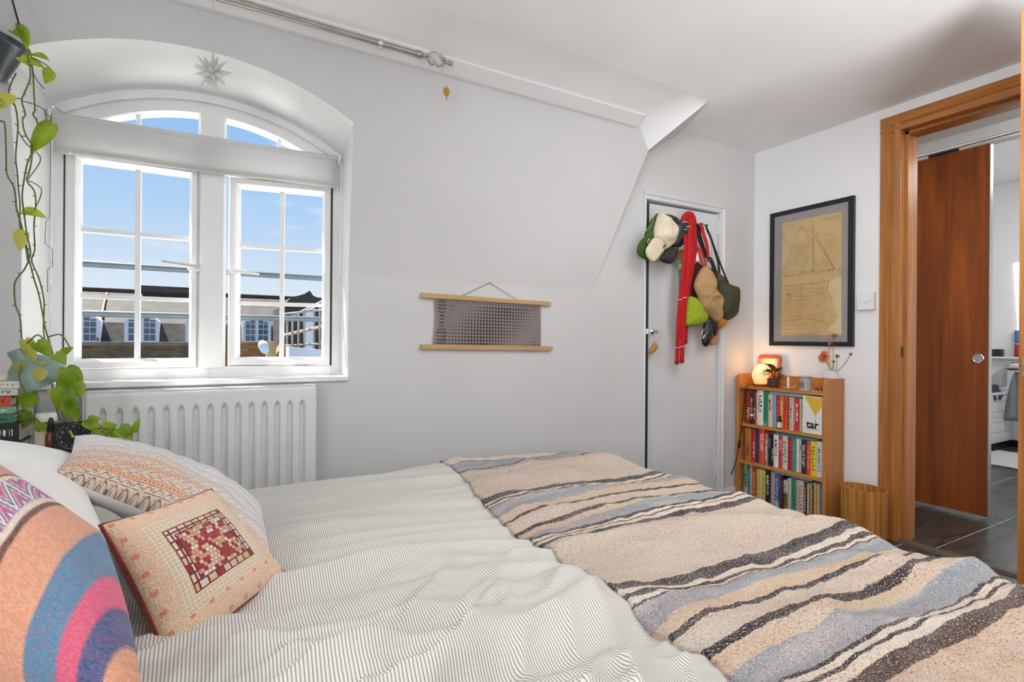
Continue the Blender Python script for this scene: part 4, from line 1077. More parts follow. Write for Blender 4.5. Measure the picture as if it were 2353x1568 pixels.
tag(obj('woven_cushion', bm, M_KILIM, None, smooth=True), 'large peach knitted cushion with teal, pink and navy stripes', 'cushion')
# ================================================================== cupboard door with its painted casing
cas = thing('door_4_casing', None, None, ((CDL + CDR) / 2, YC, 0)); cas['kind'] = 'structure'; cas['label'] = 'pale grey moulded casing around the cupboard door'
prof = [(0.0, 0.0), (0.0, -0.020), (0.008, -0.024), (0.014, -0.022), (0.018, -0.015), (0.026, -0.013), (0.030, -0.016), (0.034, -0.016), (0.036, -0.008), (0.036, 0.05)]
CX0, CX1, CT = 2.044, 2.712, 1.838
bm = NB(); prism(bm, [(CX0 + a * 0.5, YC + b, 0) for a, b in prof] + [(CX0, YC + 0.05, 0)], (0, 0, CT - 0.004)); obj('casing_leg', bm, M_DOORPAINT, cas)
bm = NB(); prism(bm, [(CX1 - a * 1.2, YC + b, 0) for a, b in prof] + [(CX1, YC + 0.05, 0)], (0, 0, CT - 0.004)); obj('casing_leg', bm, M_DOORPAINT, cas)
bm = NB(); prism(bm, [(CX0 - 0.001, YC + b - 0.0012, CT - a * 1.28) for a, b in prof] + [(CX0 - 0.001, YC + 0.048, CT)], (CX1 - CX0 + 0.002, 0, 0)); obj('casing_head', bm, M_DOORPAINT, cas)
cd = thing('door_4', None, None, (2.38, YC + 0.02, 0)); cd['kind'] = 'structure'; cd['label'] = 'pale grey boarded cupboard door standing slightly ajar'
hx = 2.665
RD = Matrix.Translation(Vector((hx, YC + 0.004, 0))) @ Matrix.Rotation(math.radians(-1.6), 4, 'Z') @ Matrix.Translation(Vector((-hx, -YC - 0.004, 0)))
jx = [2.086, 2.112] + [onY(p, 475, YC).x for p in (1507, 1522, 1565, 1600)] + [2.664]
for i, (a, b) in enumerate(zip(jx, jx[1:])):
    bm = NB(); box(bm, a + 0.0005, b - 0.0005, YC + 0.004 - (0.004 if i == 0 else 0), YC + 0.036, 0.012, 1.783)
    bm.transform(RD); obj('board', bm, M_DOORPAINT, cd)
kp = onY(1499, 762, YC - 0.004)
bm = NB(); lathe(bm, [(0, 0.0), (0.015, 0.0), (0.016, 0.003), (0.013, 0.006), (0.007, 0.010), (0.006, 0.022), (0.011, 0.028), (0.013, 0.036), (0.010, 0.043), (0, 0.045)], kp, 20, (0, -1, 0)); obj('knob', bm, M_CHROME, cd, smooth=True, auto=0.6)
bm = NB(); box(bm, 2.0628, 2.0856, YC - 0.013, YC + 0.004, kp.z - 0.014, kp.z + 0.014); obj('catch', bm, M_UPVC, cas)
obj('door_gap_shade', bx(2.0632, 2.0852, YC - 0.010, YC + 0.012, 0.002, 1.775), M_GAPFIT, cas)  # black strip filling the gap beside the door in place of its shade
for py in (1078, 520):
    q = onY(1634, py, YC); bm = NB(); box(bm, hx - 0.008, hx + 0.012, YC - 0.004, YC + 0.004, q.z - 0.045, q.z + 0.045); obj('hinge', bm, M_DOORPAINT, cd, bevel=0.001)
M_LEMONWOOD = wood('turned_wood', lin(150, 96, 36), lin(208, 152, 72), 2, 2.0)
def zc(zx, zy, Y): return onY(1440 + zx / 4.02, 470 + zy / 4.02, Y)
bm = NB(); ol = [zc(x, y, YC - 0.02) for x, y in ((258, 1268), (274, 1280), (282, 1310), (276, 1340), (250, 1365), (214, 1380), (208, 1372), (222, 1330), (242, 1290))]
inflate(bm, spline(ol, 4, True), 0.014, (0, -1, 0), 0.8); pn = thing('wooden_pendant', 'half-moon wooden pendant hanging from the cupboard door knob', 'pendant', tuple(ol[5]))
obj('wooden_half_moon', bm, M_LEMONWOOD, pn, smooth=True)
bm = NB(); tube(bm, [ol[0] + Vector((0, 0, -0.002)), kp + Vector((0, -0.012, -0.008))], 0.0008, 5); obj('cord', bm, plain('twine', (0.4, 0.33, 0.22), 0.9), pn)
hk = []
for px, py in ((1517, 492), (1578, 494), (1612, 514)):
    p = onY(px, py, YC - 0.003); o_ = thing('coat_hook', None, 'hook', (p.x, p.y, p.z - 0.05), 'hooks on the cupboard door')
    o_['label'] = {1517: 'dark coat hook holding the caps on the cupboard door', 1578: 'dark coat hook holding the red scarf on the cupboard door', 1612: 'dark coat hook holding the bags on the cupboard door'}[px]
    bm = NB(); box(bm, p.x - 0.012, p.x + 0.012, YC - 0.0045, YC + 0.002, p.z - 0.05, p.z + 0.004); obj('plate', bm, M_GAPFIT, o_, bevel=0.001)
    bm = NB(); tube(bm, spline([(p.x, YC - 0.004, p.z - 0.03), (p.x, YC - 0.03, p.z - 0.036), (p.x, YC - 0.042, p.z - 0.028), (p.x, YC - 0.045, p.z - 0.012)], 5), 0.004, 8); obj('prong', bm, M_GAPFIT, o_, smooth=True)

# ------------------------------------------------------------------ caps
def fabric(name, col, b=0.25, sc=260, rough=0.9, var=0.12, vs=14, **kw): return plain(name, col, rough, var=var, vscale=vs, bump=b, bscale=sc, **kw)
M_CAPG = fabric('green_cap_cotton', lin(62, 92, 34)); M_CAPC = fabric('cream_cap_cotton', lin(226, 210, 184), var=0.05); M_CAPK = fabric('black_cap_nylon', (0.012, 0.012, 0.013), rough=0.4)
M_STITCH = plain('pale_stitching', lin(214, 204, 186), 0.8, var=0)
def folds(sc, amt, seed): return lambda q, r: amt * (ridge(fnoise(q.x * sc + seed, q.z * sc, seed), 1.6) - 0.35) * (1 - r ** 3)
def soft(name, zpts, Y, th, mat, parent, back=0.4, fold=(14, 0.004, 1), power=0.5, n=5):
    bm = NB(); ol = [zc(x, y, Y) for x, y in zpts]
    inflate(bm, spline(ol, n, True), th, (0.25, -1, 0.05), back, rings=13, crease=folds(*fold) if fold else None, power=power)
    return obj(name, bm, mat, parent, smooth=True)
def ribbon(name, zpts, Y, width, th, mat, parent, bulge=0.0, n=6, wob=0.0):
    """flat strap along picture points; width across, th thickness; Y may be one value or one per point"""
    Ys = Y if isinstance(Y, (list, tuple)) else [Y] * len(zpts)
    P = spline([zc(x, y, yy) for (x, y), yy in zip(zpts, Ys)], n); bm = NB(); rows = []
    Ws = width if isinstance(width, (list, tuple)) else None
    for i, p in enumerate(P):
        d = (P[min(i + 1, len(P) - 1)] - P[max(i - 1, 0)]).normalized(); s = d.cross(Vector((0, -1, 0))).normalized(); nn = s.cross(d).normalized()
        t = i / (len(P) - 1); w = (Ws[0] + (Ws[-1] - Ws[0]) * t) if Ws else width
        rows.append([p + s * (w / 2 * math.cos(a)) + nn * (th / 2 * math.sin(a) + wob * fnoise(t * 6, a)) for a in [2 * PI * k / 12 for k in range(12)]])
    grid(bm, rows, closed_u=True)
    for r_, rev in ((rows[0], 0), (rows[-1], 1)):
        vs = [v for v in bm.verts if any((v.co - q).length < 1e-7 for q in r_)]
    bmesh.ops.holes_fill(bm, edges=[e for e in bm.edges if len(e.link_faces) == 1], sides=0)
    bmesh.ops.recalc_face_normals(bm, faces=bm.faces)
    return obj(name, bm, mat, parent, smooth=True)
def visor(name, zpts, Y, th, mat, parent, bend=0.03):
    bm = NB(); ol = spline([zc(x, y, Y) for x, y in zpts], 5, True); c = sum(ol, Vector()) / len(ol)
    inflate(bm, ol, th, (0.25, -1, 0.05), 1.0, rings=5, power=0.3)
    L = max((p - c).length for p in ol)
    for v in bm.verts: v.co.y -= bend * (1 - min(1, ((v.co - c).length / L)) ** 2)
    return obj(name, bm, mat, parent, smooth=True)
gc = thing('green_cap', 'green baseball cap hanging behind the cream cap on the cupboard door', 'cap', tuple(zc(150, 520, 2.09)))
soft('crown', [(288, 88), (247, 116), (213, 171), (190, 226), (165, 285), (200, 345), (260, 330), (300, 200)], 2.115, 0.040, M_CAPG, gc, fold=(18, 0.004, 3))
visor('visor', [(247, 223), (192, 256), (141, 315), (102, 367), (87, 426), (102, 468), (145, 500), (200, 523), (220, 480), (225, 400), (250, 300)], 2.078, 0.007, M_CAPG, gc, 0.008)
bm = NB(); cpt = zc(205, 345, 2.048); lathe(bm, [(0.0105, 0), (0.0105, 0.003), (0.0072, 0.003), (0.0072, 0)], cpt, 20, (0, -1, 0), 1.0, 1.3); obj('ring_badge', bm, M_STITCH, gc, smooth=True, auto=0.6)
bm = NB(); tube(bm, [zc(x, y, 2.066) for x, y in ((262, 100), (235, 170), (215, 215), (180, 245))], 0.0008, 5); obj('seam', bm, M_STITCH, gc)
cc = thing('cream_cap', 'cream baseball cap hanging at the front of the cupboard door', 'cap', tuple(zc(240, 530, 2.06)))
soft('crown', [(296, 78), (326, 86), (378, 120), (428, 183), (449, 247), (437, 324), (401, 386), (345, 425), (290, 410), (247, 345), (243, 290), (256, 222), (275, 145)], 2.075, 0.052, M_CAPC, cc, fold=(14, 0.020, 5))
visor('visor', [(250, 305), (205, 362), (173, 418), (178, 470), (208, 516), (247, 537), (283, 505), (318, 455), (350, 415), (350, 350), (305, 300)], 2.036, 0.007, M_CAPC, cc, 0.006)
bm = NB(); tube(bm, [zc(x, y, 2.019) for x, y in ((338, 405), (348, 380), (356, 372), (352, 388), (366, 366))], 0.0022, 6); obj('stitched_emblem', bm, M_CAPK, cc)
bm = NB(); tube(bm, [zc(x, y, 2.06) for x, y in ((292, 70), (306, 84), (318, 78), (312, 96), (300, 92), (292, 70))], 0.0016, 6); obj('back_strap', bm, M_CAPC, cc)
bm = NB(); tube(bm, [zc(x, y, 2.018) for x, y in ((300, 95), (330, 200), (345, 300), (380, 330), (440, 250))], 0.0007, 5); obj('seam', bm, M_STITCH, cc)
kc_ = thing('black_cap', 'shiny black cap hanging behind the cream cap beside the red scarf', 'cap', tuple(zc(380, 545, 2.09)))
soft('crown', [(335, 96), (385, 100), (430, 135), (500, 152), (538, 210), (540, 310), (515, 370), (450, 420), (390, 400), (380, 200)], 2.115, 0.06, M_CAPK, kc_, fold=(18, 0.012, 8))
visor('visor', [(370, 400), (430, 385), (478, 415), (455, 477), (418, 538), (365, 547), (305, 512), (335, 455)], 2.082, 0.007, M_CAPK, kc_, 0.008)
for k, (x, y) in enumerate(((450, 402), (470, 398), (490, 402), (512, 392), (526, 380))):
    bm = NB(); q = zc(x, y, 2.046); lathe(bm, [(0, 0.002), (0.0028, 0.001), (0.003, 0)], q, 8, (0, -1, 0)); obj('print_mark', bm, M_STITCH, kc_)

# ------------------------------------------------------------------ scarf, lanyard, bags
M_RED = fabric('red_wool', lin(190, 22, 26), 0.3, 300, var=0.10); M_WHITE = plain('white_yarn', (0.82, 0.80, 0.78), 0.9, var=0.05)
sc2 = thing('red_scarf', 'long narrow red scarf with white lines folded over a door hook', 'scarf', tuple(zc(490, 1490, 2.07)))
ribbon('strand', [(545, 135), (552, 300), (548, 450), (520, 680), (500, 870), (478, 1150), (464, 1470)], [2.085, 2.06, 2.06, 2.065, 2.07, 2.09, 2.10], [0.044, 0.032], 0.012, M_RED, sc2, wob=0.002)
ribbon('strand', [(590, 130), (585, 300), (580, 480), (560, 690), (540, 880), (520, 1150), (510, 1460)], [2.08, 2.05, 2.05, 2.058, 2.066, 2.088, 2.10], [0.042, 0.036], 0.012, M_RED, sc2, wob=0.002)
ribbon('strand', [(612, 150), (628, 280), (630, 420), (610, 560), (580, 760), (556, 980), (545, 1285)], [2.11, 2.10, 2.095, 2.095, 2.10, 2.115, 2.13], [0.036, 0.026], 0.012, M_RED, sc2, wob=0.002)
ribbon('fold_over', [(538, 190), (528, 140), (552, 104), (590, 96), (614, 130), (622, 190)], [2.075, 2.08, 2.085, 2.09, 2.095, 2.10], 0.040, 0.022, M_RED, sc2)
for (x, y, w) in ((500, 880, 26), (540, 862, 30), (470, 1326, 28), (514, 1317, 40), (540, 162, 46), (576, 206, 36), (550, 232, 18)):
    Yl = 2.044 if y < 400 else (2.058 if x > 520 else 2.062) if y < 1000 else 2.084
    a, b = zc(x - w / 2, y, Yl), zc(x + w / 2, y - 3, Yl)
    bm = NB(); prism(bm, [a + Vector((0, 0, 0.0014)), b + Vector((0, 0, 0.0014)), b + Vector((0, 0, -0.0014)), a + Vector((0, 0, -0.0014))], (0, 0.008, 0)); obj('white_line', bm, M_WHITE, sc2)
for (x, y, Y) in ((452, 1480, 2.10), (466, 1490, 2.10), (478, 1482, 2.10), (496, 1472, 2.10), (512, 1480, 2.10), (526, 1468, 2.10), (545, 1298, 2.13)):
    bm = NB(); p = zc(x, y - 14, Y); prism(bm, [p + Vector((-0.004, 0, 0.006)), p + Vector((0.004, 0, 0.006)), p + Vector((0, 0, -0.006))], (0, 0.006, 0)); obj('tassel', bm, M_RED, sc2)
ln_ = thing('teal_lanyard', 'teal ribbon lanyard with a small gold emblem under the caps', 'lanyard', tuple(zc(490, 800, 2.12)))
M_TEALF = fabric('teal_ribbon', lin(92, 150, 152), 0.1); M_GOLDTH = plain('gold_thread', lin(214, 176, 104), 0.6, var=0.2, vscale=200)
soft('ribbon', [(468, 505), (524, 510), (514, 620), (500, 700), (490, 716), (478, 650)], 2.118, 0.006, M_TEALF, ln_, fold=None)
bm = NB(); inflate(bm, [zc(x, y, 2.108) for x, y in ((482, 545), (508, 545), (514, 560), (506, 575), (514, 590), (506, 606), (484, 604), (478, 590), (484, 575), (476, 560))], 0.002, (0, -1, 0), 0.2, 3); obj('emblem', bm, M_GOLDTH, ln_, smooth=True)
bm = NB(); tube(bm, [zc(x, y, 2.12) for x, y in ((490, 712), (488, 760), (486, 800), (490, 860))], 0.002, 6); obj('cord', bm, M_CAPK, ln_)
ob_ = thing('orange_pouch', 'scrap of an orange pouch showing between the black cap and red scarf', 'pouch', tuple(zc(490, 520, 2.13)))
soft('body', [(478, 440), (525, 420), (535, 520), (490, 522), (458, 500)], 2.13, 0.02, fabric('orange_cloth', lin(176, 108, 58)), ob_, fold=None)
M_MAROON = fabric('dark_maroon_canvas', lin(58, 22, 22)); M_FELT = fabric('lime_felt', lin(150, 172, 34), 0.6, 120, var=0.10, vs=60); M_TANB = fabric('tan_cotton', lin(178, 142, 98), var=0.08); M_OLIVE = fabric('olive_nylon', lin(58, 62, 32), rough=0.6); M_BLACKW = fabric('black_webbing', (0.014, 0.014, 0.014), 0.2, 400)
t_ = thing('maroon_bag', 'dark maroon cloth bag hanging between the red scarf and tan bag', 'bag', tuple(zc(610, 860, 2.11)))
soft('body', [(645, 535), (700, 580), (720, 700), (700, 880), (610, 880), (550, 860), (575, 740), (610, 620)], 2.125, 0.03, M_MAROON, t_)
t_ = thing('felt_pouch', 'round lime green felt pouch hanging below the maroon bag', 'pouch', tuple(zc(630, 1125, 2.10)))
soft('body', [(566, 850), (620, 858), (668, 876), (692, 955), (732, 1015), (722, 1080), (690, 1108), (635, 1122), (565, 1126), (535, 1100), (544, 950)], 2.105, 0.045, M_FELT, t_, back=0.6, fold=(9, 0.003, 4), power=0.42)
t_ = thing('webbing_strap', 'black strap with a red inner band and zip beside the red scarf', 'strap', tuple(zc(700, 520, 2.10)))
ribbon('black_band', [(655, 185), (662, 260), (690, 360), (735, 490)], [2.12, 2.10, 2.095, 2.10], [0.048, 0.030], 0.010, M_BLACKW, t_)
ribbon('red_band', [(688, 178), (705, 260), (738, 370), (754, 500)], [2.10, 2.075, 2.07, 2.085], [0.030, 0.022], 0.008, M_RED, t_)
ribbon('zip', [(712, 184), (745, 290), (778, 380), (776, 500)], [2.10, 2.085, 2.08, 2.09], 0.012, 0.006, M_STEEL, t_)
ribbon('red_lower_band', [(655, 395), (668, 450), (690, 520), (712, 575)], [2.09, 2.085, 2.08, 2.08], [0.016, 0.014], 0.008, M_RED, t_)
ribbon('red_lower_band', [(680, 400), (705, 470), (728, 540), (726, 580)], [2.095, 2.09, 2.085, 2.085], [0.016, 0.012], 0.008, M_RED, t_)
soft('white_label', [(650, 445), (660, 450), (672, 522), (638, 520)], 2.085, 0.002, M_WHITE, t_, fold=None, n=2)
t_ = thing('tan_bag', 'crumpled tan cotton bag hanging in front of the olive bag', 'bag', tuple(zc(800, 1080, 2.07)))
soft('body', [(722, 568), (755, 600), (775, 680), (800, 760), (858, 880), (872, 955), (850, 1040), (862, 1085), (835, 1100), (790, 1060), (755, 1015), (700, 960), (665, 870), (628, 780), (622, 735), (650, 655), (690, 590)], 2.07, 0.05, M_TANB, t_, fold=(15, 0.019, 13), power=0.5)
t_ = thing('olive_shoulder_bag', 'dark olive shoulder bag on a black strap at the hinge side of the door', 'bag', tuple(zc(930, 1075, 2.08)))
soft('body', [(755, 585), (800, 620), (850, 690), (905, 730), (960, 750), (998, 772), (1006, 880), (1004, 980), (985, 1040), (930, 1074), (870, 1045), (850, 960), (810, 800), (775, 690)], 2.10, 0.065, M_OLIVE, t_, fold=(11, 0.014, 17))
ribbon('strap', [(720, 185), (770, 290), (812, 420), (845, 540), (862, 690)], [2.11, 2.10, 2.09, 2.09, 2.08], 0.018, 0.005, M_BLACKW, t_)
ribbon('strap', [(785, 330), (840, 480), (885, 600), (940, 730)], [2.105, 2.095, 2.09, 2.08], 0.014, 0.005, M_BLACKW, t_)
ribbon('strap', [(740, 500), (780, 520), (812, 600), (850, 700)], [2.085, 2.075, 2.07, 2.07], [0.034, 0.030], 0.008, M_BLACKW, t_)
bm = NB(); a = zc(735, 512, 2.075); b = zc(780, 510, 2.075); tube(bm, [a, b, b + Vector((0, 0, -0.006)), a + Vector((0, 0, -0.006)), a], 0.0012, 6); obj('buckle', bm, M_STEEL, t_)
t_ = thing('amber_pouch', 'amber coloured pouch end poking out under the olive bag', 'pouch', tuple(zc(870, 1150, 2.08)))
soft('body', [(838, 1035), (890, 1060), (916, 1082), (900, 1112), (862, 1150), (835, 1130), (800, 1075)], 2.085, 0.028, fabric('amber_cloth', lin(190, 122, 40)), t_, fold=(12, 0.006, 3))
t_ = thing('folding_umbrella', 'small black folded umbrella with wrist cord hanging lowest on the door', 'umbrella', tuple(zc(725, 1315, 2.09)))
soft('canopy', [(742, 1035), (765, 1060), (770, 1150), (760, 1230), (752, 1295), (725, 1316), (698, 1285), (700, 1200), (712, 1110)], 2.09, 0.03, M_CAPK, t_, fold=(22, 0.008, 6))
soft('loose_panel', [(760, 1040), (810, 1080), (846, 1140), (820, 1215), (800, 1190), (780, 1130)], 2.08, 0.012, M_CAPK, t_, fold=(22, 0.006, 9))
bm = NB(); tube(bm, spline([zc(x, y, 2.05) for x, y in ((715, 1150), (695, 1190), (706, 1225), (722, 1200), (712, 1230), (700, 1240))], 5), 0.003, 6); obj('clip', bm, M_CHROME, t_, smooth=True)
t_ = thing('tan_purse', 'little tan patterned purse behind the folded umbrella', 'purse', tuple(zc(800, 1300, 2.11)))
m = Mat('patterned_leather', lin(190, 140, 96), 0.7); m.color(m.mix(m.noise(None, 90, 2, 0.6, 1.5).step(0.52, 0.58), lin(196, 146, 100), lin(70, 44, 40)))
soft('body', [(765, 1150), (840, 1140), (848, 1200), (840, 1280), (800, 1296), (765, 1302), (755, 1260)], 2.115, 0.012, m.m, t_, fold=None)

# ================================================================== framed ship drawing
def pz(zx, zy, X=2.995): return onX(1750 + zx / 3.92, 430 + zy / 3.92, X)
pic = thing('picture_frame', 'black framed tan ship plan with grey mount on the doorway wall', 'picture', (3.0, 1.8, 0.985))
M_BLACKFR = plain('black_frame_paint', (0.012, 0.012, 0.013), 0.35, var=0.1); M_MOUNT = plain('grey_mount_card', lin(150, 147, 146), 0.9, var=0.02)
fo = [(2.045, 1.803), (1.554, 1.803), (1.554, 0.984), (2.045, 0.984)]
def ring_rect(bm, o4, i4, x0, x1):
    rows = [[(x0, y, z) for y, z in o4], [(x1, y, z) for y, z in o4], [(x1, y, z) for y, z in i4], [(x0, y, z) for y, z in i4], [(x0, y, z) for y, z in o4]]
    grid(bm, rows, closed_u=True); bmesh.ops.remove_doubles(bm, verts=bm.verts, dist=1e-6); bmesh.ops.recalc_face_normals(bm, faces=bm.faces)
fi = [(2.020, 1.778), (1.582, 1.778), (1.582, 1.009), (2.020, 1.009)]
bm = NB(); ring_rect(bm, fo, fi, XR - 0.001, XR - 0.022); obj('frame', bm, M_BLACKFR, pic, bevel=0.0015)
pA, pB, pC, pD = pz(190, 328, 3.0), pz(730, 220, 3.0), pz(718, 1337, 3.0), pz(180, 1333, 3.0)
py0, py1, pzt, pzb = (pA.y + pD.y) / 2, (pB.y + pC.y) / 2, (pA.z + pB.z) / 2, (pC.z + pD.z) / 2
obj('mount', bx(2.997, 3.004, 1.58, 2.022, 1.007, 1.78), M_MOUNT, pic)
m = Mat('aged_tracing_paper', lin(196, 168, 120), 0.85); f = m.noise(None, 9, 5, 0.6); g_ = m.noise(None, 3.0, 3)
m.color(m.mix(g_.step(0.35, 0.7), m.mix(f.step(0.3, 0.7), lin(190, 160, 110), lin(206, 180, 134)), lin(208, 172, 112)))
obj('print', bx(2.9955, 2.998, py1, py0, pzb, pzt), m.m, pic)
bm = NB(); pt = [(612, 850), (720, 800), (720, 1335), (590, 1290), (610, 1250), (660, 1225), (692, 1160), (650, 1080), (640, 1000), (600, 920)]
prism(bm, [pz(x, y, 2.9955) for x, y in pt], (-0.0004, 0, 0)); obj('torn_paper', bm, plain('paler_paper', lin(212, 192, 150), 0.85, var=0.04), pic)
bm = NB()
def ink(pts, w=1.2, closed=False):
    P = [pz(x, y, 2.9948) for x, y in pts]
    for a, b in zip(P, P[1:]):
        d = (b - a)
        if d.length < 1e-6: continue
        d.normalize(); s = Vector((0, -d.z, d.y)) * (w * 0.00055)
        prism(bm, [a + s, b + s, b - s, a - s], (-0.0002, 0, 0))
ink([(462, 300), (462, 500)], 1.4); ink([(470, 470), (470, 760)], 2.2); ink([(458, 480), (458, 700)], 1); ink([(455, 350), (660, 740)], 1.6); ink([(470, 430), (640, 720)], 1.2); ink([(490, 460), (655, 742)], 1.0); ink([(355, 355), (460, 480)], 1.4); ink([(355, 355), (190, 770)], 1.2); ink([(440, 480), (205, 750)], 1.0); ink([(350, 360), (240, 600)], .7)
ink([(190, 765), (212, 808), (300, 796), (430, 782), (540, 764), (662, 738)], 1.8); ink([(190, 765), (360, 765), (470, 758), (662, 738)], 1.0); ink([(345, 800), (350, 770), (430, 768), (430, 785)], 1.6); ink([(662, 738), (600, 810)], .9)
ink([(205, 895), (360, 880), (500, 862), (610, 848)], 1.6); ink([(205, 895), (230, 970), (300, 990), (420, 985), (520, 960), (590, 910), (610, 848)], 1.1); ink([(210, 925), (360, 920), (490, 915), (600, 905)], 1.0); ink([(350, 870), (350, 990)], 1.4); ink([(368, 870), (368, 985)], 1); ink([(490, 860), (494, 920)], 1.4); ink([(225, 965), (270, 965)], 2.2); ink([(235, 960), (262, 1015)], 1.2); ink([(300, 900), (300, 930)], 1); ink([(540, 905), (540, 950)], 1); ink([(380, 950), (540, 948)], .9); ink([(440, 860), (440, 875), (470, 872)], 1.2)
ink([(200, 1030), (350, 1018), (450, 1020), (550, 1050), (610, 1095), (560, 1130), (450, 1160), (330, 1170), (200, 1150)], .8); ink([(200, 1060), (420, 1055)], .6); ink([(200, 1090), (430, 1092)], .6); ink([(335, 1100), (335, 1130), (355, 1130)], 1.2); ink([(355, 1040), (355, 1085)], 1.0)
ink([(495, 1065), (505, 1058), (515, 1068), (508, 1082), (496, 1078), (495, 1065)], 1.2)
ink([(200, 1218), (300, 1195), (400, 1185), (480, 1192), (550, 1215), (610, 1255), (560, 1295), (470, 1318), (350, 1325), (200, 1318)], 1.5); ink([(200, 1245), (420, 1240)], .6); ink([(200, 1280), (430, 1284)], .6); ink([(335, 1240), (335, 1290)], .8); ink([(375, 1235), (375, 1295)], .8)
for y in (265, 278, 292): ink([(530, y + 18), (720, y - 14)], 1.2)
ink([(200, 345), (340, 340)], .6); ink([(450, 400), (466, 410), (470, 440), (455, 470)], 1.6); ink([(440, 745), (470, 760)], 2.4); ink([(700, 740), (714, 745)], 2.2); ink([(600, 740), (612, 770)], 1.4); ink([(495, 790), (505, 795)], 2.6); ink([(548, 1252), (556, 1255)], 2.6)
obj('drawn_lines', bm, plain('brown_ink', lin(132, 104, 70), 0.9, var=0.2, vscale=60), pic)
gm = Mat('picture_glass', (1, 1, 1), 0.0); gm.t.nodes.remove(gm.b)
_a = gm.n('ShaderNodeBsdfTransparent'); _b = gm.n('ShaderNodeBsdfGlossy'); _b.inputs['Roughness'].default_value = 0.05; _m = gm.n('ShaderNodeMixShader'); _m.inputs[0].default_value = 0.03
gm.t.links.new(_a.outputs[0], _m.inputs[1]); gm.t.links.new(_b.outputs[0], _m.inputs[2]); gm.t.links.new(_m.outputs[0], gm.t.nodes['Material Output'].inputs[0])
obj('glazing', bx(2.9925, 2.9940, 1.578, 2.024, 1.005, 1.782), gm.m, pic)
# ------------------------------------------------------------------ light switch
sw = thing('light_switch', 'square white light switch beside the oak doorway', 'switch', (3.0, 1.49, 1.181))
M_SWITCH = plain('white_switch_plastic', (0.80, 0.80, 0.78), 0.35, var=0.02)
obj('back_box', bx(XR - 0.018, XR, 1.4485, 1.5305, 1.183, 1.270), M_SWITCH, sw, bevel=0.001); obj('plate', bx(XR - 0.024, XR - 0.0175, 1.447, 1.532, 1.181, 1.272), M_SWITCH, sw, bevel=0.002)
bm = NB(); prism(bm, [(XR - 0.024, 1.478, 1.212), (XR - 0.029, 1.478, 1.226), (XR - 0.0255, 1.478, 1.241), (XR - 0.023, 1.478, 1.241), (XR - 0.023, 1.478, 1.212)], (0, 0.022, 0)); obj('rocker', bm, M_SWITCH, sw, bevel=0.001)
for y in (1.459, 1.520):
    bm = NB(); lathe(bm, [(0, 0.0006), (0.0026, 0.0006), (0.003, 0)], (XR - 0.024, y, 1.2265), 12, (-1, 0, 0)); obj('screw', bm, M_STEEL, sw)

# ================================================================== calendar scroll
def kz(zx, zy, Y): return onY(930 + zx / 6.192, 620 + zy / 6.192, Y)
cal = thing('calendar_scroll', 'mauve grey moon calendar scroll between two oak rods', 'wall hanging', (1.1, YC - 0.02, 0.95))
M_ROD = wood('pale_oak_rod', lin(176, 138, 92), lin(208, 172, 124), 0, 2.0, 0.55)
YCAL = YC - 0.010
for (a, b), zz in ((((228, 362), (2072, 487)), 0), (((228, 1097), (2092, 1122)), 1)):
    p, q = kz(*a, YCAL), kz(*b, YCAL); d = (q - p); u_ = Vector((0, 0, 0.0105))
    bm = NB(); prism(bm, [p - u_, q - u_, q + u_, p + u_], (0, -0.012, 0)); bm.transform(Matrix.Translation(Vector((0, 0.005, 0)))); obj('rod', bm, M_ROD, cal, bevel=0.0015)
s00, s10, s11, s01 = kz(425, 400, YCAL), kz(1930, 500, YCAL), kz(1935, 1090, YCAL), kz(402, 1070, YCAL)
bm = NB(); n_ = 16; rows = []
for j in range(n_ + 1):
    t = j / n_; L = s00.lerp(s01, t) + Vector((0.006 * math.sin(t * PI), 0, 0)); R = s10.lerp(s11, t) + Vector((0.003 * math.sin(t * PI), 0, 0))
    rows.append([L.lerp(R, i / n_) + Vector((0, 0.002 * math.sin(t * PI), 0)) for i in range(n_ + 1)])
grid(bm, rows); bmesh.ops.solidify(bm, geom=bm.faces[:], thickness=0.0008)
m = Mat('mauve_grey_cloth', lin(186, 173, 169), 0.9); m.vary(lin(186, 173, 169), 0.06, 20); m.bump(m.noise(None, 700, 1), 0.2, 0.0008)
obj('sheet', bm, m.m, cal)
M_INK = plain('black_print_ink', (0.015, 0.014, 0.014), 0.8, var=0)
def cal_pt(a, b): return s00.lerp(s10, a).lerp(s01.lerp(s11, a), b) + Vector((0, 0.002 * math.sin(b * PI) - 0.0018, 0))
bm = NB()
months = ['JANUARY', 'FEBRUARY', 'MARCH', 'APRIL', 'MAY', 'JUNE', 'JULY', 'AUGUST', 'SEPTEMBER', 'OCTOBER', 'NOVEMBER', 'DECEMBER']
days = [31, 28, 31, 30, 31, 30, 31, 31, 30, 31, 30, 31]
xdir = (s10 - s00).normalized(); up_ = Vector((0, 0, 1))
for r_ in range(12):
    b = 0.150 + 0.815 * r_ / 11
    text('month_name', months[r_], 0.0115, cal_pt(0.068, b), xdir, up_, M_INK, cal, depth=0.0003, sx=0.85, bold=0.0)
    for d_ in range(days[r_]):
        a = 0.135 + 0.835 * d_ / 30; ph = (d_ - (18.5 - 0.95 * r_)) / 29.53
        f = 0.5 + 0.5 * math.cos(2 * PI * ph); c = cal_pt(a, b)
        rr = 0.0013 + 0.0037 * f ** 0.7
        vs = [bm.verts.new(c + Vector((rr * math.cos(2 * PI * k / 8), 0, rr * math.sin(2 * PI * k / 8)))) for k in range(8)]; bm.faces.new(vs)
text('heading', 'MONTH', 0.0125, cal_pt(0.068, 0.072), xdir, up_, M_INK, cal, depth=0.0003, sx=0.9)
mo = obj('moon_marks', bm, M_INK, cal); mo['kind'] = 'stuff'
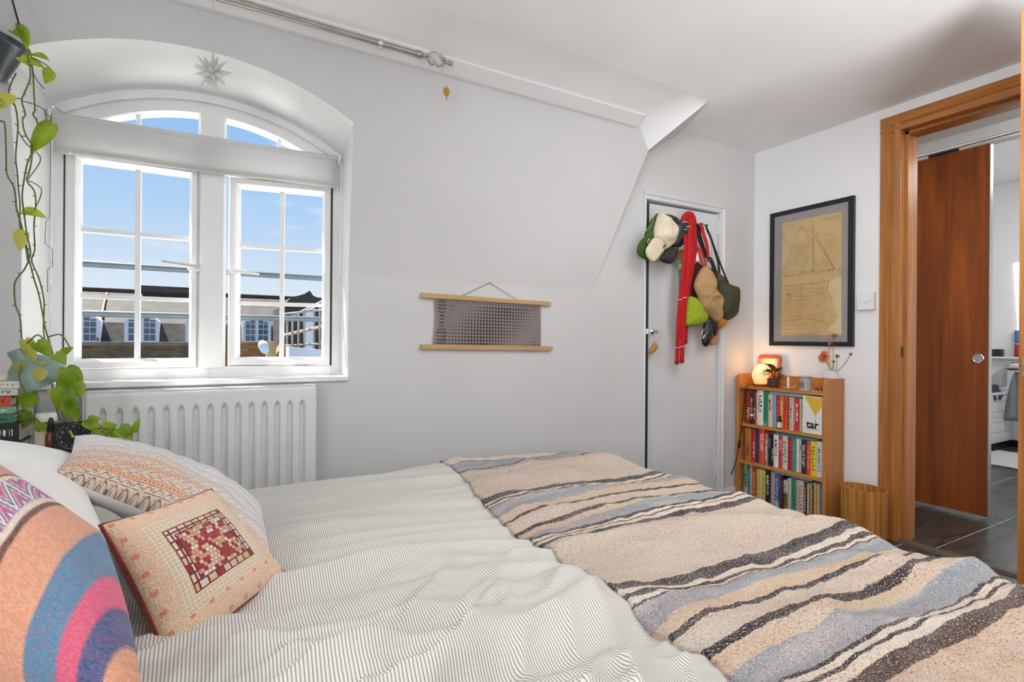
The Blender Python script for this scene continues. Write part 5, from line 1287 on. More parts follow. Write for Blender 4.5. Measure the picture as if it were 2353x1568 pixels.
for d_ in range(31): text('day_number', str(d_ + 1), 0.0105, cal_pt(0.135 + 0.835 * d_ / 30, 0.072), xdir, up_, M_INK, cal, depth=0.0003, sx=0.8, bold=0.0)
ap = kz(1210, 185, YC - 0.003); c0 = kz(810, 372, YCAL); c1_ = kz(1590, 427, YCAL)
bm = NB(); tube(bm, [c0, ap, c1_], 0.0011, 6); obj('hanging_cord', bm, plain('grey_brown_cord', (0.12, 0.11, 0.10), 0.8, var=0), cal)
bm = NB(); lathe(bm, [(0, 0.01), (0.003, 0.01), (0.003, 0.008), (0.001, 0.007), (0.001, -0.002)], ap, 10, (0, -1, 0)); obj('nail', bm, M_STEEL, cal)

# ================================================================== curtain rod, paper star, leaf ornament
YRD, ZRD = 2.004, 2.143
M_NICKEL = plain('satin_nickel', (0.46, 0.43, 0.39), 0.32, 1.0, var=0.08, vscale=30)
rod = thing('curtain_rod', 'brushed steel curtain rod with a twisted cage finial under the ceiling', 'curtain rod', (0, YRD, ZRD - 0.02))
xe = onZ(962, 125, ZRD).x
bm = NB(); tube(bm, [(-1.1, YRD, ZRD), (0.10, YRD, ZRD)], 0.0125, 16); obj('outer_pole', bm, M_NICKEL, rod, smooth=True, auto=0.8)
bm = NB(); tube(bm, [(0.10, YRD, ZRD), (xe, YRD, ZRD)], 0.0105, 16); obj('inner_pole', bm, M_NICKEL, rod, smooth=True, auto=0.8)
bm = NB(); lathe(bm, [(0.011, -0.012), (0.0145, -0.010), (0.0145, 0.008), (0.010, 0.012), (0.006, 0.022), (0.007, 0.030), (0.004, 0.034), (0, 0.034)], (xe, YRD, ZRD), 18, (1, 0, 0)); obj('end_cap', bm, M_NICKEL, rod, smooth=True, auto=0.6)
for k in range(4):
    bm = NB(); P = []
    for i in range(15):
        t = i / 14; r_ = 0.026 * math.sin(PI * t) ** 0.8 + 0.002; an = 2 * PI * k / 4 + t * 2.6
        P.append((xe + 0.032 + 0.082 * t, YRD + r_ * math.cos(an), ZRD + r_ * math.sin(an)))
    tube(bm, P, 0.0028, 7); obj('cage_wire', bm, M_NICKEL, rod, smooth=True)
bm = NB(); lathe(bm, [(0.0, 0.0), (0.006, 0.0), (0.004, 0.010), (0.0085, 0.018), (0.0095, 0.024), (0.006, 0.031), (0, 0.033)], (xe + 0.112, YRD, ZRD), 14, (1, 0, 0)); obj('finial_ball', bm, M_NICKEL, rod, smooth=True)
for xb in (onZ(872, 100, ZRD).x, -0.10, -0.9):
    bm = NB(); lathe(bm, [(0.0165, -0.008), (0.0165, 0.008), (0.0125, 0.008), (0.0125, -0.008), (0.0165, -0.008)], (xb, YRD, ZRD), 18, (1, 0, 0), closed=False); br = obj('bracket_ring', bm, M_CHROME, rod, smooth=True, auto=0.6)
    bm = NB(); tube(bm, [(xb, YRD + 0.012, ZRD + 0.002), (xb, YRD + 0.045, ZRD - 0.002)], 0.005, 8); obj('bracket_arm', bm, M_CHROME, rod, smooth=True, auto=0.6)
    bm = NB(); tube(bm, [(xb, YRD - 0.002, ZRD - 0.014), (xb, YRD - 0.004, ZRD - 0.030)], 0.003, 8); obj('thumb_screw', bm, M_CHROME, rod, smooth=True, auto=0.6)
# paper star
sp = onY(488, 166, 2.0)
star = thing('paper_star', 'white folded paper star hanging on a thread in the window', 'ornament', (sp.x, sp.y, sp.z - 0.065))
M_PAPER = plain('white_paper', (0.66, 0.66, 0.65), 0.85, var=0.04)
bm = NB(); rnd = random.Random(5); dirs = []
ga = PI * (3 - math.sqrt(5)); N_ = 26
for k in range(N_):
    z = 1 - 2 * (k + 0.5) / N_; r_ = math.sqrt(1 - z * z); dirs.append(Vector((r_ * math.cos(ga * k), r_ * math.sin(ga * k), z)))
for d in dirs:
    s, t = frame_of(d); L = rnd.uniform(0.052, 0.068); b = [bm.verts.new(sp + d * 0.014 + (s * math.cos(2 * PI * k / 4) + t * math.sin(2 * PI * k / 4)) * 0.0105) for k in range(4)]; tip = bm.verts.new(sp + d * L)
    for k in range(4): bm.faces.new((b[k], b[(k + 1) % 4], tip))
bmesh.ops.create_icosphere(bm, subdivisions=1, radius=0.0155, matrix=Matrix.Translation(sp)); obj('spikes', bm, M_PAPER, star)
bm = NB(); tube(bm, [sp + Vector((0, 0, 0.05)), (sp.x, YRD, ZRD - 0.012)], 0.0006, 5); obj('thread', bm, plain('white_thread', (0.6, 0.6, 0.6), 0.8, var=0), star)
# gold leaf
gp = onY(1026, 212, YRD)
gl_ = thing('leaf_ornament', 'small golden leaf ornament dangling from the rod finial', 'ornament', (gp.x, gp.y, gp.z - 0.03))
M_GOLD = plain('gilded_metal', lin(186, 138, 44), 0.35, 0.6, var=0.2, vscale=80)
ol = [(0, .030), (-.006, .016), (-.016, .020), (-.013, .008), (-.020, .002), (-.010, -.002), (-.014, -.014), (-.005, -.012), (-.002, -.032), (.003, -.032), (.004, -.012), (.014, -.018), (.010, -.004), (.020, .000), (.012, .008), (.013, .018), (.005, .015)]
bm = NB(); prism(bm, [gp + Vector((x * 0.75, -x * 0.35, z)) for x, z in ol], (0.0006, 0.0012, 0)); obj('leaf', bm, M_GOLD, gl_)
bm = NB(); tube(bm, [gp + Vector((0, 0, 0.03)), (gp.x, YRD, ZRD - 0.02)], 0.0005, 5); obj('thread', bm, MATS['white_thread'], gl_)
# ================================================================== bookcase
XF, XBK = 2.82, 2.994            # front and back of the bookcase
YL_, YR_ = 2.150, 1.598          # cupboard-side and doorway-side outer faces
M_PINE = wood('orange_pine', lin(166, 102, 44), lin(214, 146, 74), 1, 1.0, 0.42)
M_PINEV = wood('orange_pine_upright', lin(166, 102, 44), lin(212, 144, 74), 2, 1.0, 0.42)
bc = thing('bookcase', 'orange pine bookcase with three rows of books beside the cupboard', 'bookcase', ((XF + XBK) / 2, (YL_ + YR_) / 2, 0))
ZTOP = 0.808
def zat(px, py): return onX(px, py, XF + 0.006).z
for y0, y1 in ((YL_ - 0.018, YL_), (YR_, YR_ + 0.018)):
    R = 0.03; pr = [(XF, 0), (XBK, 0), (XBK, ZTOP)] + [(XF + R - R * math.sin(a), ZTOP - R + R * math.cos(a)) for a in [k * PI / 12 for k in range(7)]]
    bm = NB(); prism(bm, [(x, y0, z) for x, z in pr], (0, y1 - y0, 0)); obj('side_panel', bm, M_PINEV, bc, bevel=0.0015)
obj('back_panel', bx(XBK - 0.008, XBK, YR_ + 0.018, YL_ - 0.018, 0.03, ZTOP - 0.005), M_PINE, bc)
ZSH = []
for (a, b) in (((1698.5, 886), (1893, 902)), ((1698.5, 971), (1890.6, 1002)), ((1695, 1056.7), (1887, 1099.7)), ((1700, 1150), (1885, 1194))):
    ZSH.append((zat(*a) + zat(*b)) / 2)
for z in ZSH: obj('shelf', bx(XF + 0.006, XBK - 0.008, YR_ + 0.018, YL_ - 0.018, z - 0.018, z), M_PINE, bc, bevel=0.002)
obj('plinth', bx(XF + 0.03, XF + 0.045, YR_ + 0.018, YL_ - 0.018, 0.0, ZSH[3] - 0.018), M_PINE, bc)

# ------------------------------------------------------------------ books
def spine_mat(name, base, ink, seed, lo=0.15, hi=0.85, dens=0.5, band=None, bandcol=None):
    """printed spine: colour, a run of lettering-like marks down the middle, an optional band"""
    m = Mat(name, base, 0.55); x, y, z = m.xyz('Generated')
    n1 = m.noise(m.vec(y * 2.0 + seed, z * 34.0 + seed * 3.1), 1.0, 1, 0.3); n2 = m.noise(m.vec(y * 5.0 + seed, z * 16.0 + seed), 1.0, 2)
    col = (n1.step(0.50, 0.56)) * ((y - 0.5).abs() < 0.30) * (z > lo) * (z < hi) * n2.step(0.62 - dens * 0.45, 0.68 - dens * 0.45)
    c = m.mix(m.noise(m.vec(y * 3, z * 5, seed), 2.0, 3).step(0.3, 0.7) * 0.22, base, tuple(q * 0.72 for q in base))
    if band: c = m.mix((z > band[0]) * (z < band[1]), c, bandcol)
    m.color(m.mix(col, c, ink)); return m.m
M_PAGES = Mat('page_edges', (0.74, 0.70, 0.60), 0.9); _z = M_PAGES.noise(M_PAGES.mapping(M_PAGES.coord(), (900, 900, 20)), 1, 2); M_PAGES.color(M_PAGES.mix(_z, (0.62, 0.57, 0.46), (0.80, 0.76, 0.67))); M_PAGES = M_PAGES.m
XSP = 2.842                      # plane of the spines
ORD = ['first', 'second', 'third', 'fourth', 'fifth', 'sixth', 'seventh', 'eighth', 'ninth', 'tenth', 'eleventh', 'twelfth', 'thirteenth', 'fourteenth', 'fifteenth', 'sixteenth', 'seventeenth', 'eighteenth', 'nineteenth', 'twentieth', 'twenty-first', 'twenty-second', 'twenty-third', 'twenty-fourth', 'twenty-fifth', 'twenty-sixth']
W_ = (0.80, 0.78, 0.74); K_ = (0.015, 0.015, 0.015)
def book_row(conv, zs, rows, shelf_name, group, depth=0.115):
    for k, (x0, x1, ytop, look, base, ink, extra) in enumerate(rows):
        ym_ = ytop
        a = conv(x0, ym_); b = conv(x1, ym_)
        y0, y1 = b.y + 0.0004, a.y - 0.0004
        zt_ = max(a.z, b.z) if True else a.z
        zt_ = conv((x0 + x1) / 2, ym_).z
        if y1 - y0 < 0.004: y1 = y0 + 0.004
        bm = NB(); lean = 0.0; d_ = depth * random.uniform(0.9, 1.05); s0 = XSP + random.uniform(-0.003, 0.004)
        z0 = zs + 0.0008
        # cover board wrapping a recessed page block, slightly rounded spine
        n_ = 4
        prof = [(s0 + 0.004 * (1 - math.cos((i / n_ - 0.5) * PI * 0.9)) , y0 + (y1 - y0) * i / n_) for i in range(n_ + 1)]
        for (za, zb, inset, mi) in ((z0, zt_, 0, 0),):
            prism(bm, [(x, y, za) for x, y in prof] + [(s0 + d_, y1, za), (s0 + d_, y0, za)], (0, 0, zb - za))
        for f in bm.faces:
            c_ = f.calc_center_median()
            if f.normal.z > 0.9 or c_.x > s0 + d_ - 1e-4: f.material_index = 1
        # pages a little below the cover edges
        m_ = spine_mat('spine_' + shelf_name.split()[0] + str(k), base, ink, k * 1.7 + len(shelf_name) * 0.61, **extra)
        o_ = obj('book', bm, [m_, M_PAGES]); tag(o_, f'{look} book, {ORD[k]} from the cupboard side on the {shelf_name} shelf', 'book', group)
def c1z(x, y): return onX(1690 + x / 11.2, 880 + y / 11.2, XSP)
def c2z(x, y): return onX(1690 + x / 11.2, 975 + y / 11.2, XSP)
def c3z(x, y): return onX(1690 + x / 9.8, 1050 + y / 9.8, XSP)
R_ = lin(176, 32, 30); DR = lin(140, 22, 30)
row1 = [(262, 372, 232, 'red paperback', R_, W_, dict(hi=0.5)), (375, 456, 240, 'black', K_, W_, dict(band=(0.24, 0.31), bandcol=W_)), (459, 528, 235, 'dark red', DR, W_, dict(hi=0.5)), (531, 556, 250, 'thin beige', lin(196, 170, 140), K_, {}),
        (559, 716, 195, 'thick white', W_, K_, dict(lo=0.38, dens=0.95)), (719, 832, 205, 'green', lin(28, 128, 100), W_, dict(hi=0.12, lo=0.02)), (836, 950, 300, 'cream', lin(216, 198, 172), K_, dict(lo=0.5, dens=0.8)), (953, 1032, 312, 'pale blue', lin(112, 168, 206), W_, dict(dens=0.1)),
        (1035, 1130, 322, 'crimson', lin(190, 30, 62), W_, dict(dens=0.2)), (1133, 1222, 335, 'yellow and orange', lin(214, 128, 50), lin(250, 220, 150), dict(lo=0.4, dens=0.9)), (1225, 1342, 345, 'orange red', lin(214, 70, 36), lin(100, 30, 90), dict(lo=0.45, dens=0.8)), (1345, 1376, 360, 'thin wine', lin(120, 20, 26), W_, dict(dens=0.1)),
        (1380, 1482, 375, 'cream and black patterned', lin(214, 204, 180), K_, dict(dens=1.0, lo=0.05, hi=0.95)), (1485, 1516, 390, 'thin salmon', lin(214, 110, 100), W_, {}), (1519, 1622, 395, 'scarlet', lin(206, 34, 44), W_, dict(lo=0.3, dens=0.9)), (1642, 1690, 405, 'thin sage', lin(170, 186, 172), K_, dict(dens=0.3)), (1693, 1764, 415, 'white and yellow', lin(222, 206, 150), R_, dict(lo=0.45, dens=0.9))]
book_row(c1z, ZSH[1], row1, 'upper', 'books on the upper shelf')
row2 = [(243, 400, 110, 'thick brown orange', lin(190, 112, 54), K_, dict(hi=0.45)), (424, 506, 140, 'brick red', lin(204, 48, 42), W_, dict(hi=0.6, dens=0.8)), (509, 606, 120, 'navy blue', lin(32, 48, 110), lin(90, 110, 170), dict(dens=0.2)), (610, 748, 120, 'orange', lin(230, 78, 30), lin(250, 226, 190), dict(lo=0.35, dens=0.9)), (755, 838, 250, 'mottled grey', lin(150, 120, 130), W_, dict(dens=0.7)), (841, 910, 235, 'black and blue', lin(20, 20, 30), lin(150, 170, 210), dict(lo=0.55, dens=1)), (913, 972, 255, 'slim black', K_, W_, dict(dens=0.8, hi=0.55)),
        (976, 1100, 270, 'white with black lettering', W_, K_, dict(lo=0.35, dens=1)), (1103, 1200, 290, 'pink and red', lin(206, 50, 64), lin(240, 200, 190), dict(lo=0.5, dens=0.9)), (1204, 1332, 305, 'off white', lin(214, 208, 198), K_, dict(dens=0.5)), (1335, 1452, 335, 'red and dark patterned', lin(196, 54, 48), lin(26, 44, 54), dict(lo=0.02, hi=0.98, dens=1)), (1455, 1540, 360, 'sea green', lin(70, 146, 128), W_, dict(dens=0.1)), (1543, 1618, 370, 'plain white', lin(222, 216, 210), K_, dict(dens=0.15)), (1621, 1690, 380, 'light grey', lin(200, 192, 186), K_, dict(lo=0.6)),
        (1693, 1812, 395, 'charcoal', lin(40, 42, 48), W_, dict(dens=0.7)), (1816, 1918, 430, 'coral red', lin(212, 62, 70), lin(240, 150, 110), dict(dens=0.6)), (1925, 2070, 440, 'bright yellow', lin(232, 198, 40), K_, dict(dens=0.45)), (2075, 2226, 450, 'white with grey lettering', lin(222, 216, 208), (0.12, 0.12, 0.12), dict(dens=1))]
book_row(c2z, ZSH[2], row2, 'middle', 'books on the middle shelf')
row3 = [(176, 262, 145, 'green and white', lin(90, 176, 140), K_, dict(band=(0.0, 0.35), bandcol=lin(206, 196, 184))), (265, 300, 170, 'thin dark grey', lin(70, 60, 60), W_, {}), (304, 372, 185, 'lilac grey', lin(170, 172, 184), K_, dict(dens=0.2)), (375, 458, 230, 'rust red', lin(182, 56, 30), lin(240, 190, 110), dict(dens=0.7)), (461, 528, 265, 'mustard yellow', lin(222, 184, 54), K_, dict(dens=0.3)), (531, 598, 285, 'pale green', lin(206, 212, 170), lin(120, 120, 60), dict(dens=0.5)), (601, 670, 305, 'lemon yellow', lin(224, 196, 70), lin(150, 110, 30), dict(dens=0.4)),
        (674, 772, 300, 'black with white lettering', K_, W_, dict(lo=0.3, dens=1)), (776, 872, 335, 'dusty mauve', lin(186, 164, 156), lin(140, 120, 114), dict(dens=0.2)), (882, 968, 375, 'blue', lin(48, 122, 170), W_, dict(dens=0.4, band=(0.0, 0.2), bandcol=lin(150, 200, 206))), (971, 1020, 410, 'purple and pink', lin(110, 50, 120), lin(230, 110, 150), dict(lo=0.6)), (1023, 1066, 420, 'thin maroon', lin(70, 16, 26), W_, dict(dens=0.2)), (1070, 1162, 535, 'short olive', lin(128, 98, 50), lin(90, 70, 36), dict(band=(0.58, 1.0), bandcol=lin(188, 198, 184))), (1165, 1246, 490, 'stone grey', lin(200, 196, 176), K_, dict(dens=0.15)),
        (1249, 1342, 510, 'emerald', lin(36, 136, 108), lin(20, 90, 70), dict(dens=0.2)), (1346, 1392, 530, 'peach', lin(220, 172, 130), lin(190, 80, 40), dict(dens=0.4)), (1395, 1508, 540, 'thick pale grey', lin(206, 202, 202), K_, dict(dens=0.45)), (1511, 1546, 560, 'slim orange', lin(226, 142, 84), W_, dict(dens=0.1)), (1552, 1598, 580, 'dark green', lin(42, 56, 44), W_, {}), (1601, 1636, 605, 'thin ivory', lin(218, 212, 196), K_, dict(dens=0.1)), (1639, 1690, 620, 'light brown', lin(168, 128, 86), K_, {}), (1693, 1710, 620, 'very thin cream', lin(218, 204, 180), K_, {}), (1713, 1752, 630, 'dark brown', lin(50, 38, 34), lin(200, 170, 120), {}), (1755, 1812, 600, 'golden yellow', lin(214, 170, 70), K_, dict(dens=0.2)), (1818, 1874, 620, 'sand coloured', lin(214, 186, 140), K_, dict(dens=0.2)), (1877, 1930, 640, 'steel blue', lin(92, 128, 176), W_, dict(dens=0.2))]
book_row(c3z, ZSH[3], row3, 'lowest', 'books on the lowest shelf')
# books lying flat on top of the rows
def flat_book(p0, p1, conv, zt_, th, mat, label):
    a, b = conv(*p0), conv(*p1)
    t_ = thing('flat_book', label, 'book', (XSP + 0.06, (a.y + b.y) / 2, zt_), 'books lying flat on the rows')
    bm = NB(); y0, y1 = min(a.y, b.y), max(a.y, b.y)
    for z0, z1 in ((zt_, zt_ + 0.0015), (zt_ + th - 0.0015, zt_ + th)): box(bm, XSP, XSP + 0.125, y0, y1, z0, z1)
    box(bm, XSP - 0.0008, XSP + 0.0008, y0, y1, zt_, zt_ + th); obj('cover', bm, mat, t_)
    obj('page_block', bx(XSP + 0.0008, XSP + 0.122, y0 + 0.003, y1 - 0.003, zt_ + 0.0015, zt_ + th - 0.0015), M_PAGES, t_)
def row_top(rows, conv, x0, x1): return max(conv((a + b) / 2, y).z for a, b, y, *_ in rows if a >= x0 - 5 and b <= x1 + 5)
def flat_mat(name, base, ink_, seed):
    m = Mat(name, base, 0.6); x, y, z = m.xyz('Generated'); n1 = m.noise(m.vec(y * 40.0 + seed, z * 3.0), 1.0, 1); m.color(m.mix(n1.step(0.52, 0.58) * ((z - 0.5).abs() < 0.3) * (y > 0.45), base, ink_)); return m.m
flat_book((865, 230), (1800, 330), c1z, row_top(row1, c1z, 836, 1764) + 0.001, 0.0165, flat_mat('flat_pale_cover', lin(150, 180, 180), lin(60, 90, 130), 1), 'pale blue green book lying flat on the upper row')
flat_book((1030, 240), (2015, 370), c2z, row_top(row2, c2z, 1103, 1918) + 0.001, 0.012, flat_mat('flat_teal_cover', lin(56, 150, 160), lin(40, 120, 130), 2), 'teal book lying flat on the middle row')
flat_book((885, 350), (1710, 540), c3z, row_top(row3, c3z, 882, 1710) + 0.001, 0.012, flat_mat('flat_blue_cover', lin(156, 178, 192), lin(90, 130, 160), 3), 'pale blue book lying flat on the lowest row')
# cookery book shown face out
a, b = c1z(1772, 300), c1z(2262, 330)
tb = thing('tar_cover_book', 'white book reading tar, shown face out with a yellow drip', 'book', (XSP, (a.y + b.y) / 2, ZSH[1]))
y0, y1 = b.y, a.y; z0, z1 = ZSH[1] + 0.001, c1z(2000, 345).z
M_COVERW = plain('white_gloss_cover', lin(232, 228, 222), 0.4, var=0.02)
obj('cover', bx(XSP - 0.012, XSP - 0.004, y0, y1, z0, z1), M_COVERW, tb, bevel=0.0006); obj('page_block', bx(XSP - 0.004, XSP + 0.008, y0 + 0.002, y1 - 0.002, z0, z1 - 0.003), M_PAGES, tb)
yc, h_, w_ = (y0 + y1) / 2 - (y1 - y0) * 0.15, z1 - z0, y1 - y0
bm = NB(); X_ = XSP - 0.0122
prism(bm, [(X_, y1 - w_ * 0.08, z1 - h_ * 0.02), (X_, y0 + 0.001, z1 - h_ * 0.02), (X_, y0 + 0.001, z1 - h_ * 0.27), (X_, yc - w_ * 0.012, z0 + h_ * 0.50), (X_, yc - w_ * 0.012, z0 + h_ * 0.36), (X_, yc - w_ * 0.045, z0 + h_ * 0.32), (X_, yc, z0 + h_ * 0.285), (X_, yc + w_ * 0.045, z0 + h_ * 0.32), (X_, yc + w_ * 0.012, z0 + h_ * 0.36), (X_, yc + w_ * 0.012, z0 + h_ * 0.50)], (-0.0003, 0, 0)); obj('yellow_drip', bm, plain('yellow_print', lin(222, 178, 56), 0.5, var=0.02), tb)
text('title_lettering', 'tar', 0.060, (X_ - 0.0003, (y0 + y1) / 2 - 0.001, z0 + h_ * 0.235), (0, -1, 0), (0, 0, 1), M_INK, tb, depth=0.0003, bold=0.0018, sx=0.95)
for z, w2 in ((0.10, 0.8), (0.135, 0.82)):
    bm = NB(); box(bm, X_ - 0.0002, X_, (y0 + y1) / 2 - w_ * w2 / 2, (y0 + y1) / 2 + w_ * w2 / 2, z0 + h_ * z, z0 + h_ * (z + 0.008)); obj('small_print', bm, plain('grey_print', (0.3, 0.3, 0.3), 0.6, var=0), tb)

# ------------------------------------------------------------------ things standing on and in the bookcase
def onshelf(px, py, X): return onX(px, py, X)
ZT = ZSH[0]
# salt lamp: glowing rock on a wooden foot
lp = onZ(1752, 882, ZT + 0.002); lp = Vector((2.885, onX(1747, 880, 2.885).y, ZT))
sl = thing('salt_lamp', 'glowing pink salt rock lamp on a round wooden foot', 'lamp', tuple(lp))
bm = NB(); lathe(bm, [(0, 0.0005), (0.038, 0.0005), (0.040, 0.004), (0.040, 0.011), (0.037, 0.013), (0, 0.013)], lp, 28); obj('wooden_foot', bm, wood('dark_red_wood', lin(96, 40, 18), lin(150, 74, 34), 1, 2.0), sl, smooth=True, auto=0.6)
m = Mat('salt_rock', lin(240, 170, 110), 0.6, Subsurface_Weight=0.0)
gn = m.noise(None, 26, 4, 0.6); x, y, z = m.xyz('Generated')
glow = ((z - 0.45).abs() * -1.3 + 1.0)
em = m.mix((gn * 0.55 + z * 0.45).step(0.25, 0.75), (1.0, 0.42, 0.14), (1.0, 0.70, 0.34))
m.color(m.mix(gn.step(0.3, 0.7), lin(238, 160, 110), lin(246, 200, 160)))
m.t.links.new(em, m.b.inputs['Emission Color']); m.b.inputs['Emission Strength'].default_value = 1.0
m.bump(m.noise(None, 40, 4), 0.4, 0.004)
bm = NB(); prof = [(0.0, 0.013), (0.034, 0.0135), (0.043, 0.035), (0.0475, 0.060), (0.046, 0.078), (0.036, 0.098), (0.027, 0.116), (0.016, 0.130), (0.0, 0.134)]
lathe(bm, prof, lp, 26, closed=False)
for v in bm.verts:
    n = v.co - lp; k = 1 + 0.10 * fnoise(n.x * 22, n.y * 22, n.z * 22 + 3) + 0.03 * fnoise(n.x * 70, n.y * 70, n.z * 70)
    v.co = lp + Vector((n.x * k, n.y * k + 0.010 * (n.z - 0.06), n.z))
obj('rock', bm, m.m, sl, smooth=True)
ll = light('salt_lamp_glow', 'POINT', (lp.x - 0.01, lp.y - 0.0, lp.z + 0.165), 0.55, (1.0, 0.55, 0.22), size=0.03); ll.parent = None
# its lead and inline switch
M_BLK = plain('black_plastic', (0.012, 0.012, 0.012), 0.4, var=0)
cord = thing('lamp_cord', 'black lamp cord hanging down the front of the bookcase', 'cord', (2.80, 2.11, 0.05))
P = [lp + Vector((-0.036, 0.004, 0.005))] + [onX(x, y, XF - 0.004) for x, y in ((1716, 886), (1711, 915), (1706, 960), (1703, 990))] ; sA = onX(1700, 1010, XF - 0.006); sB = onX(1697, 1031, XF - 0.006)
bm = NB(); tube(bm, spline(P + [sA], 5), 0.0024, 7); obj('upper_lead', bm, M_BLK, cord, smooth=True)
bm = NB(); tube(bm, [sA, sA.lerp(sB, 0.12), sA.lerp(sB, 0.88), sB], [0.003, 0.0075, 0.0075, 0.003], 10); obj('inline_switch', bm, M_BLK, cord, smooth=True, auto=0.8)
bm = NB(); tube(bm, spline([sB] + [onX(x, y, X) for x, y, X in ((1690, 1065, XF - 0.01), (1680, 1090, 2.80), (1668, 1115, 2.78), (1655, 1140, 2.76), (1640, 1190, 2.74))], 5), 0.0024, 7); obj('lower_lead', bm, M_BLK, cord, smooth=True)
# small rounded frame leaning behind the lamp
fc = onX(1771, 850, 2.985)
fr = thing('rounded_frame', 'small orange wooden frame with rounded corners leaning behind the salt lamp', 'picture frame', (2.975, fc.y, ZT))
def rrect(w, h, r, n=6): return [((w / 2 - r) * sx + r * math.cos(a0 + k * PI / 2 / n), (h / 2 - r) * sz + r * math.sin(a0 + k * PI / 2 / n)) for sx, sz, a0 in ((1, 1, 0), (-1, 1, PI / 2), (-1, -1, PI), (1, -1, 1.5 * PI)) for k in range(n + 1)]
fw, fh = 0.148, 0.148; cz = ZT + fh / 2 + 0.042
tilt = lambda y, z, x: (x + 0.12 * (z - ZT) - 0.012, fc.y + y, z)
o4, i4 = rrect(fw, fh, 0.026), rrect(fw - 0.044, fh - 0.044, 0.010)
bm = NB(); rows = [[tilt(y, cz + z, x) for y, z in L] for L, x in ((o4, 2.976), (o4, 2.960), (rrect(fw - 0.014, fh - 0.014, 0.022), 2.954), (i4, 2.964), (i4, 2.972), (o4, 2.976))]
grid(bm, rows, closed_u=True); bmesh.ops.remove_doubles(bm, verts=bm.verts, dist=1e-6); bmesh.ops.recalc_face_normals(bm, faces=bm.faces)
obj('frame', bm, wood('orange_varnished_wood', lin(150, 66, 24), lin(214, 112, 50), 1, 2.0), fr, smooth=True, auto=0.7)
bm = NB(); prism(bm, [tilt(y, cz + z, 2.968) for y, z in i4], (0.002, 0, 0)); obj('card', bm, plain('cream_card', lin(222, 212, 200), 0.8, var=0.04), fr)
bm = NB(); prism(bm, [tilt(y, ZT + z, 2.966) for y, z in ((-0.05, 0.0005), (0.05, 0.0005), (0.05, 0.045), (-0.05, 0.045))], (0.006, 0, 0)); obj('foot', bm, MATS['orange_varnished_wood'], fr)
# potted plant
def leafmesh(bm, base, d, up, L, Wd, fold=0.25, droop=0.3, heart=0.0, n=6, mi=0):
    """one leaf: blade with a midrib fold and a droop"""
    d = Vector(d).normalized(); up = (Vector(up) - d * Vector(up).dot(d)).normalized(); s = d.cross(up)
    rows = []
    if heart: tab = [(0, .34, -.10), (.04, .72, -.075), (.12, .94, -.03), (.25, 1, 0), (.42, .93, 0), (.60, .74, 0), (.78, .45, 0), (.92, .16, 0), (1, .02, 0)]
    else: tab = [(i / n, max(0.03, math.sin(PI * (i / n) ** 0.75) ** 0.85), 0) for i in range(n + 1)]
    for t, wk, bk_ in tab:
        w = Wd * wk / 2
        c = Vector(base) + d * (L * t) - up * (droop * L * t * t); back = d * (bk_ * L)
        rows.append([c + s * w + up * (w * fold * 2) + back, c + s * w * 0.5 + up * (w * fold * 0.7) + back * 0.6, c, c - s * w * 0.5 + up * (w * fold * 0.7) + back * 0.6, c - s * w + up * (w * fold * 2) + back])
    grid(bm, rows, mi=mi)
def leaf_mat(name, a, b, transl=0.35):
    m = Mat(name, a, 0.42); g = m.noise(None, 14, 4); x, y, z = m.xyz('Generated')
    m.color(m.mix(g.step(0.3, 0.7), a, b))
    tr = m.n('ShaderNodeBsdfTranslucent'); mixs = m.n('ShaderNodeMixShader'); mixs.inputs[0].default_value = transl
    c = m.mix(g.step(0.3, 0.7), a, b); m.t.links.new(c, tr.inputs[0])
    m.t.links.new(m.b.outputs[0], mixs.inputs[1]); m.t.links.new(tr.outputs[0], mixs.inputs[2]); m.t.links.new(mixs.outputs[0], m.t.nodes['Material Output'].inputs[0])
    return m.m
M_LEAFD = leaf_mat('dark_green_leaf', lin(54, 66, 22), lin(96, 96, 36), 0.25); M_LEAFR = leaf_mat('bronze_leaf', lin(150, 84, 36), lin(190, 120, 60), 0.3)
pp_ = Vector((2.875, onX(1777, 880, 2.875).y, ZT))
pl = thing('potted_plant', 'small bronze leaved plant in a dark brown pot on the bookcase', 'plant', tuple(pp_))
bm = NB(); lathe(bm, [(0, 0.0005), (0.024, 0.0005), (0.029, 0.012), (0.033, 0.035), (0.034, 0.052), (0.031, 0.052), (0.030, 0.044), (0, 0.042)], pp_, 24); obj('pot', bm, plain('dark_brown_pot', lin(78, 56, 50), 0.6), pl, smooth=True, auto=0.8)
rnd = random.Random(11)
for k in range(16):
    a_ = k * 2.4; el = rnd.uniform(0.15, 0.95); base = pp_ + Vector((0, 0, 0.05)); tip = base + Vector((math.cos(a_) * 0.016, math.sin(a_) * 0.016, rnd.uniform(0.015, 0.06)))
    d = Vector((math.cos(a_) * (1 - el * 0.5), math.sin(a_) * (1 - el * 0.5), el - 0.25))
    bm = NB(); leafmesh(bm, tip, d, (0, 0, 1), rnd.uniform(0.045, 0.066), rnd.uniform(0.034, 0.044), 0.15, 0.35); obj('leaf', bm, M_LEAFR if k % 3 == 0 else M_LEAFD, pl, smooth=True)
    bm = NB(); tube(bm, [pp_ + Vector((0, 0, 0.042)), base, tip], 0.0014, 5); obj('stem', bm, M_LEAFR, pl)
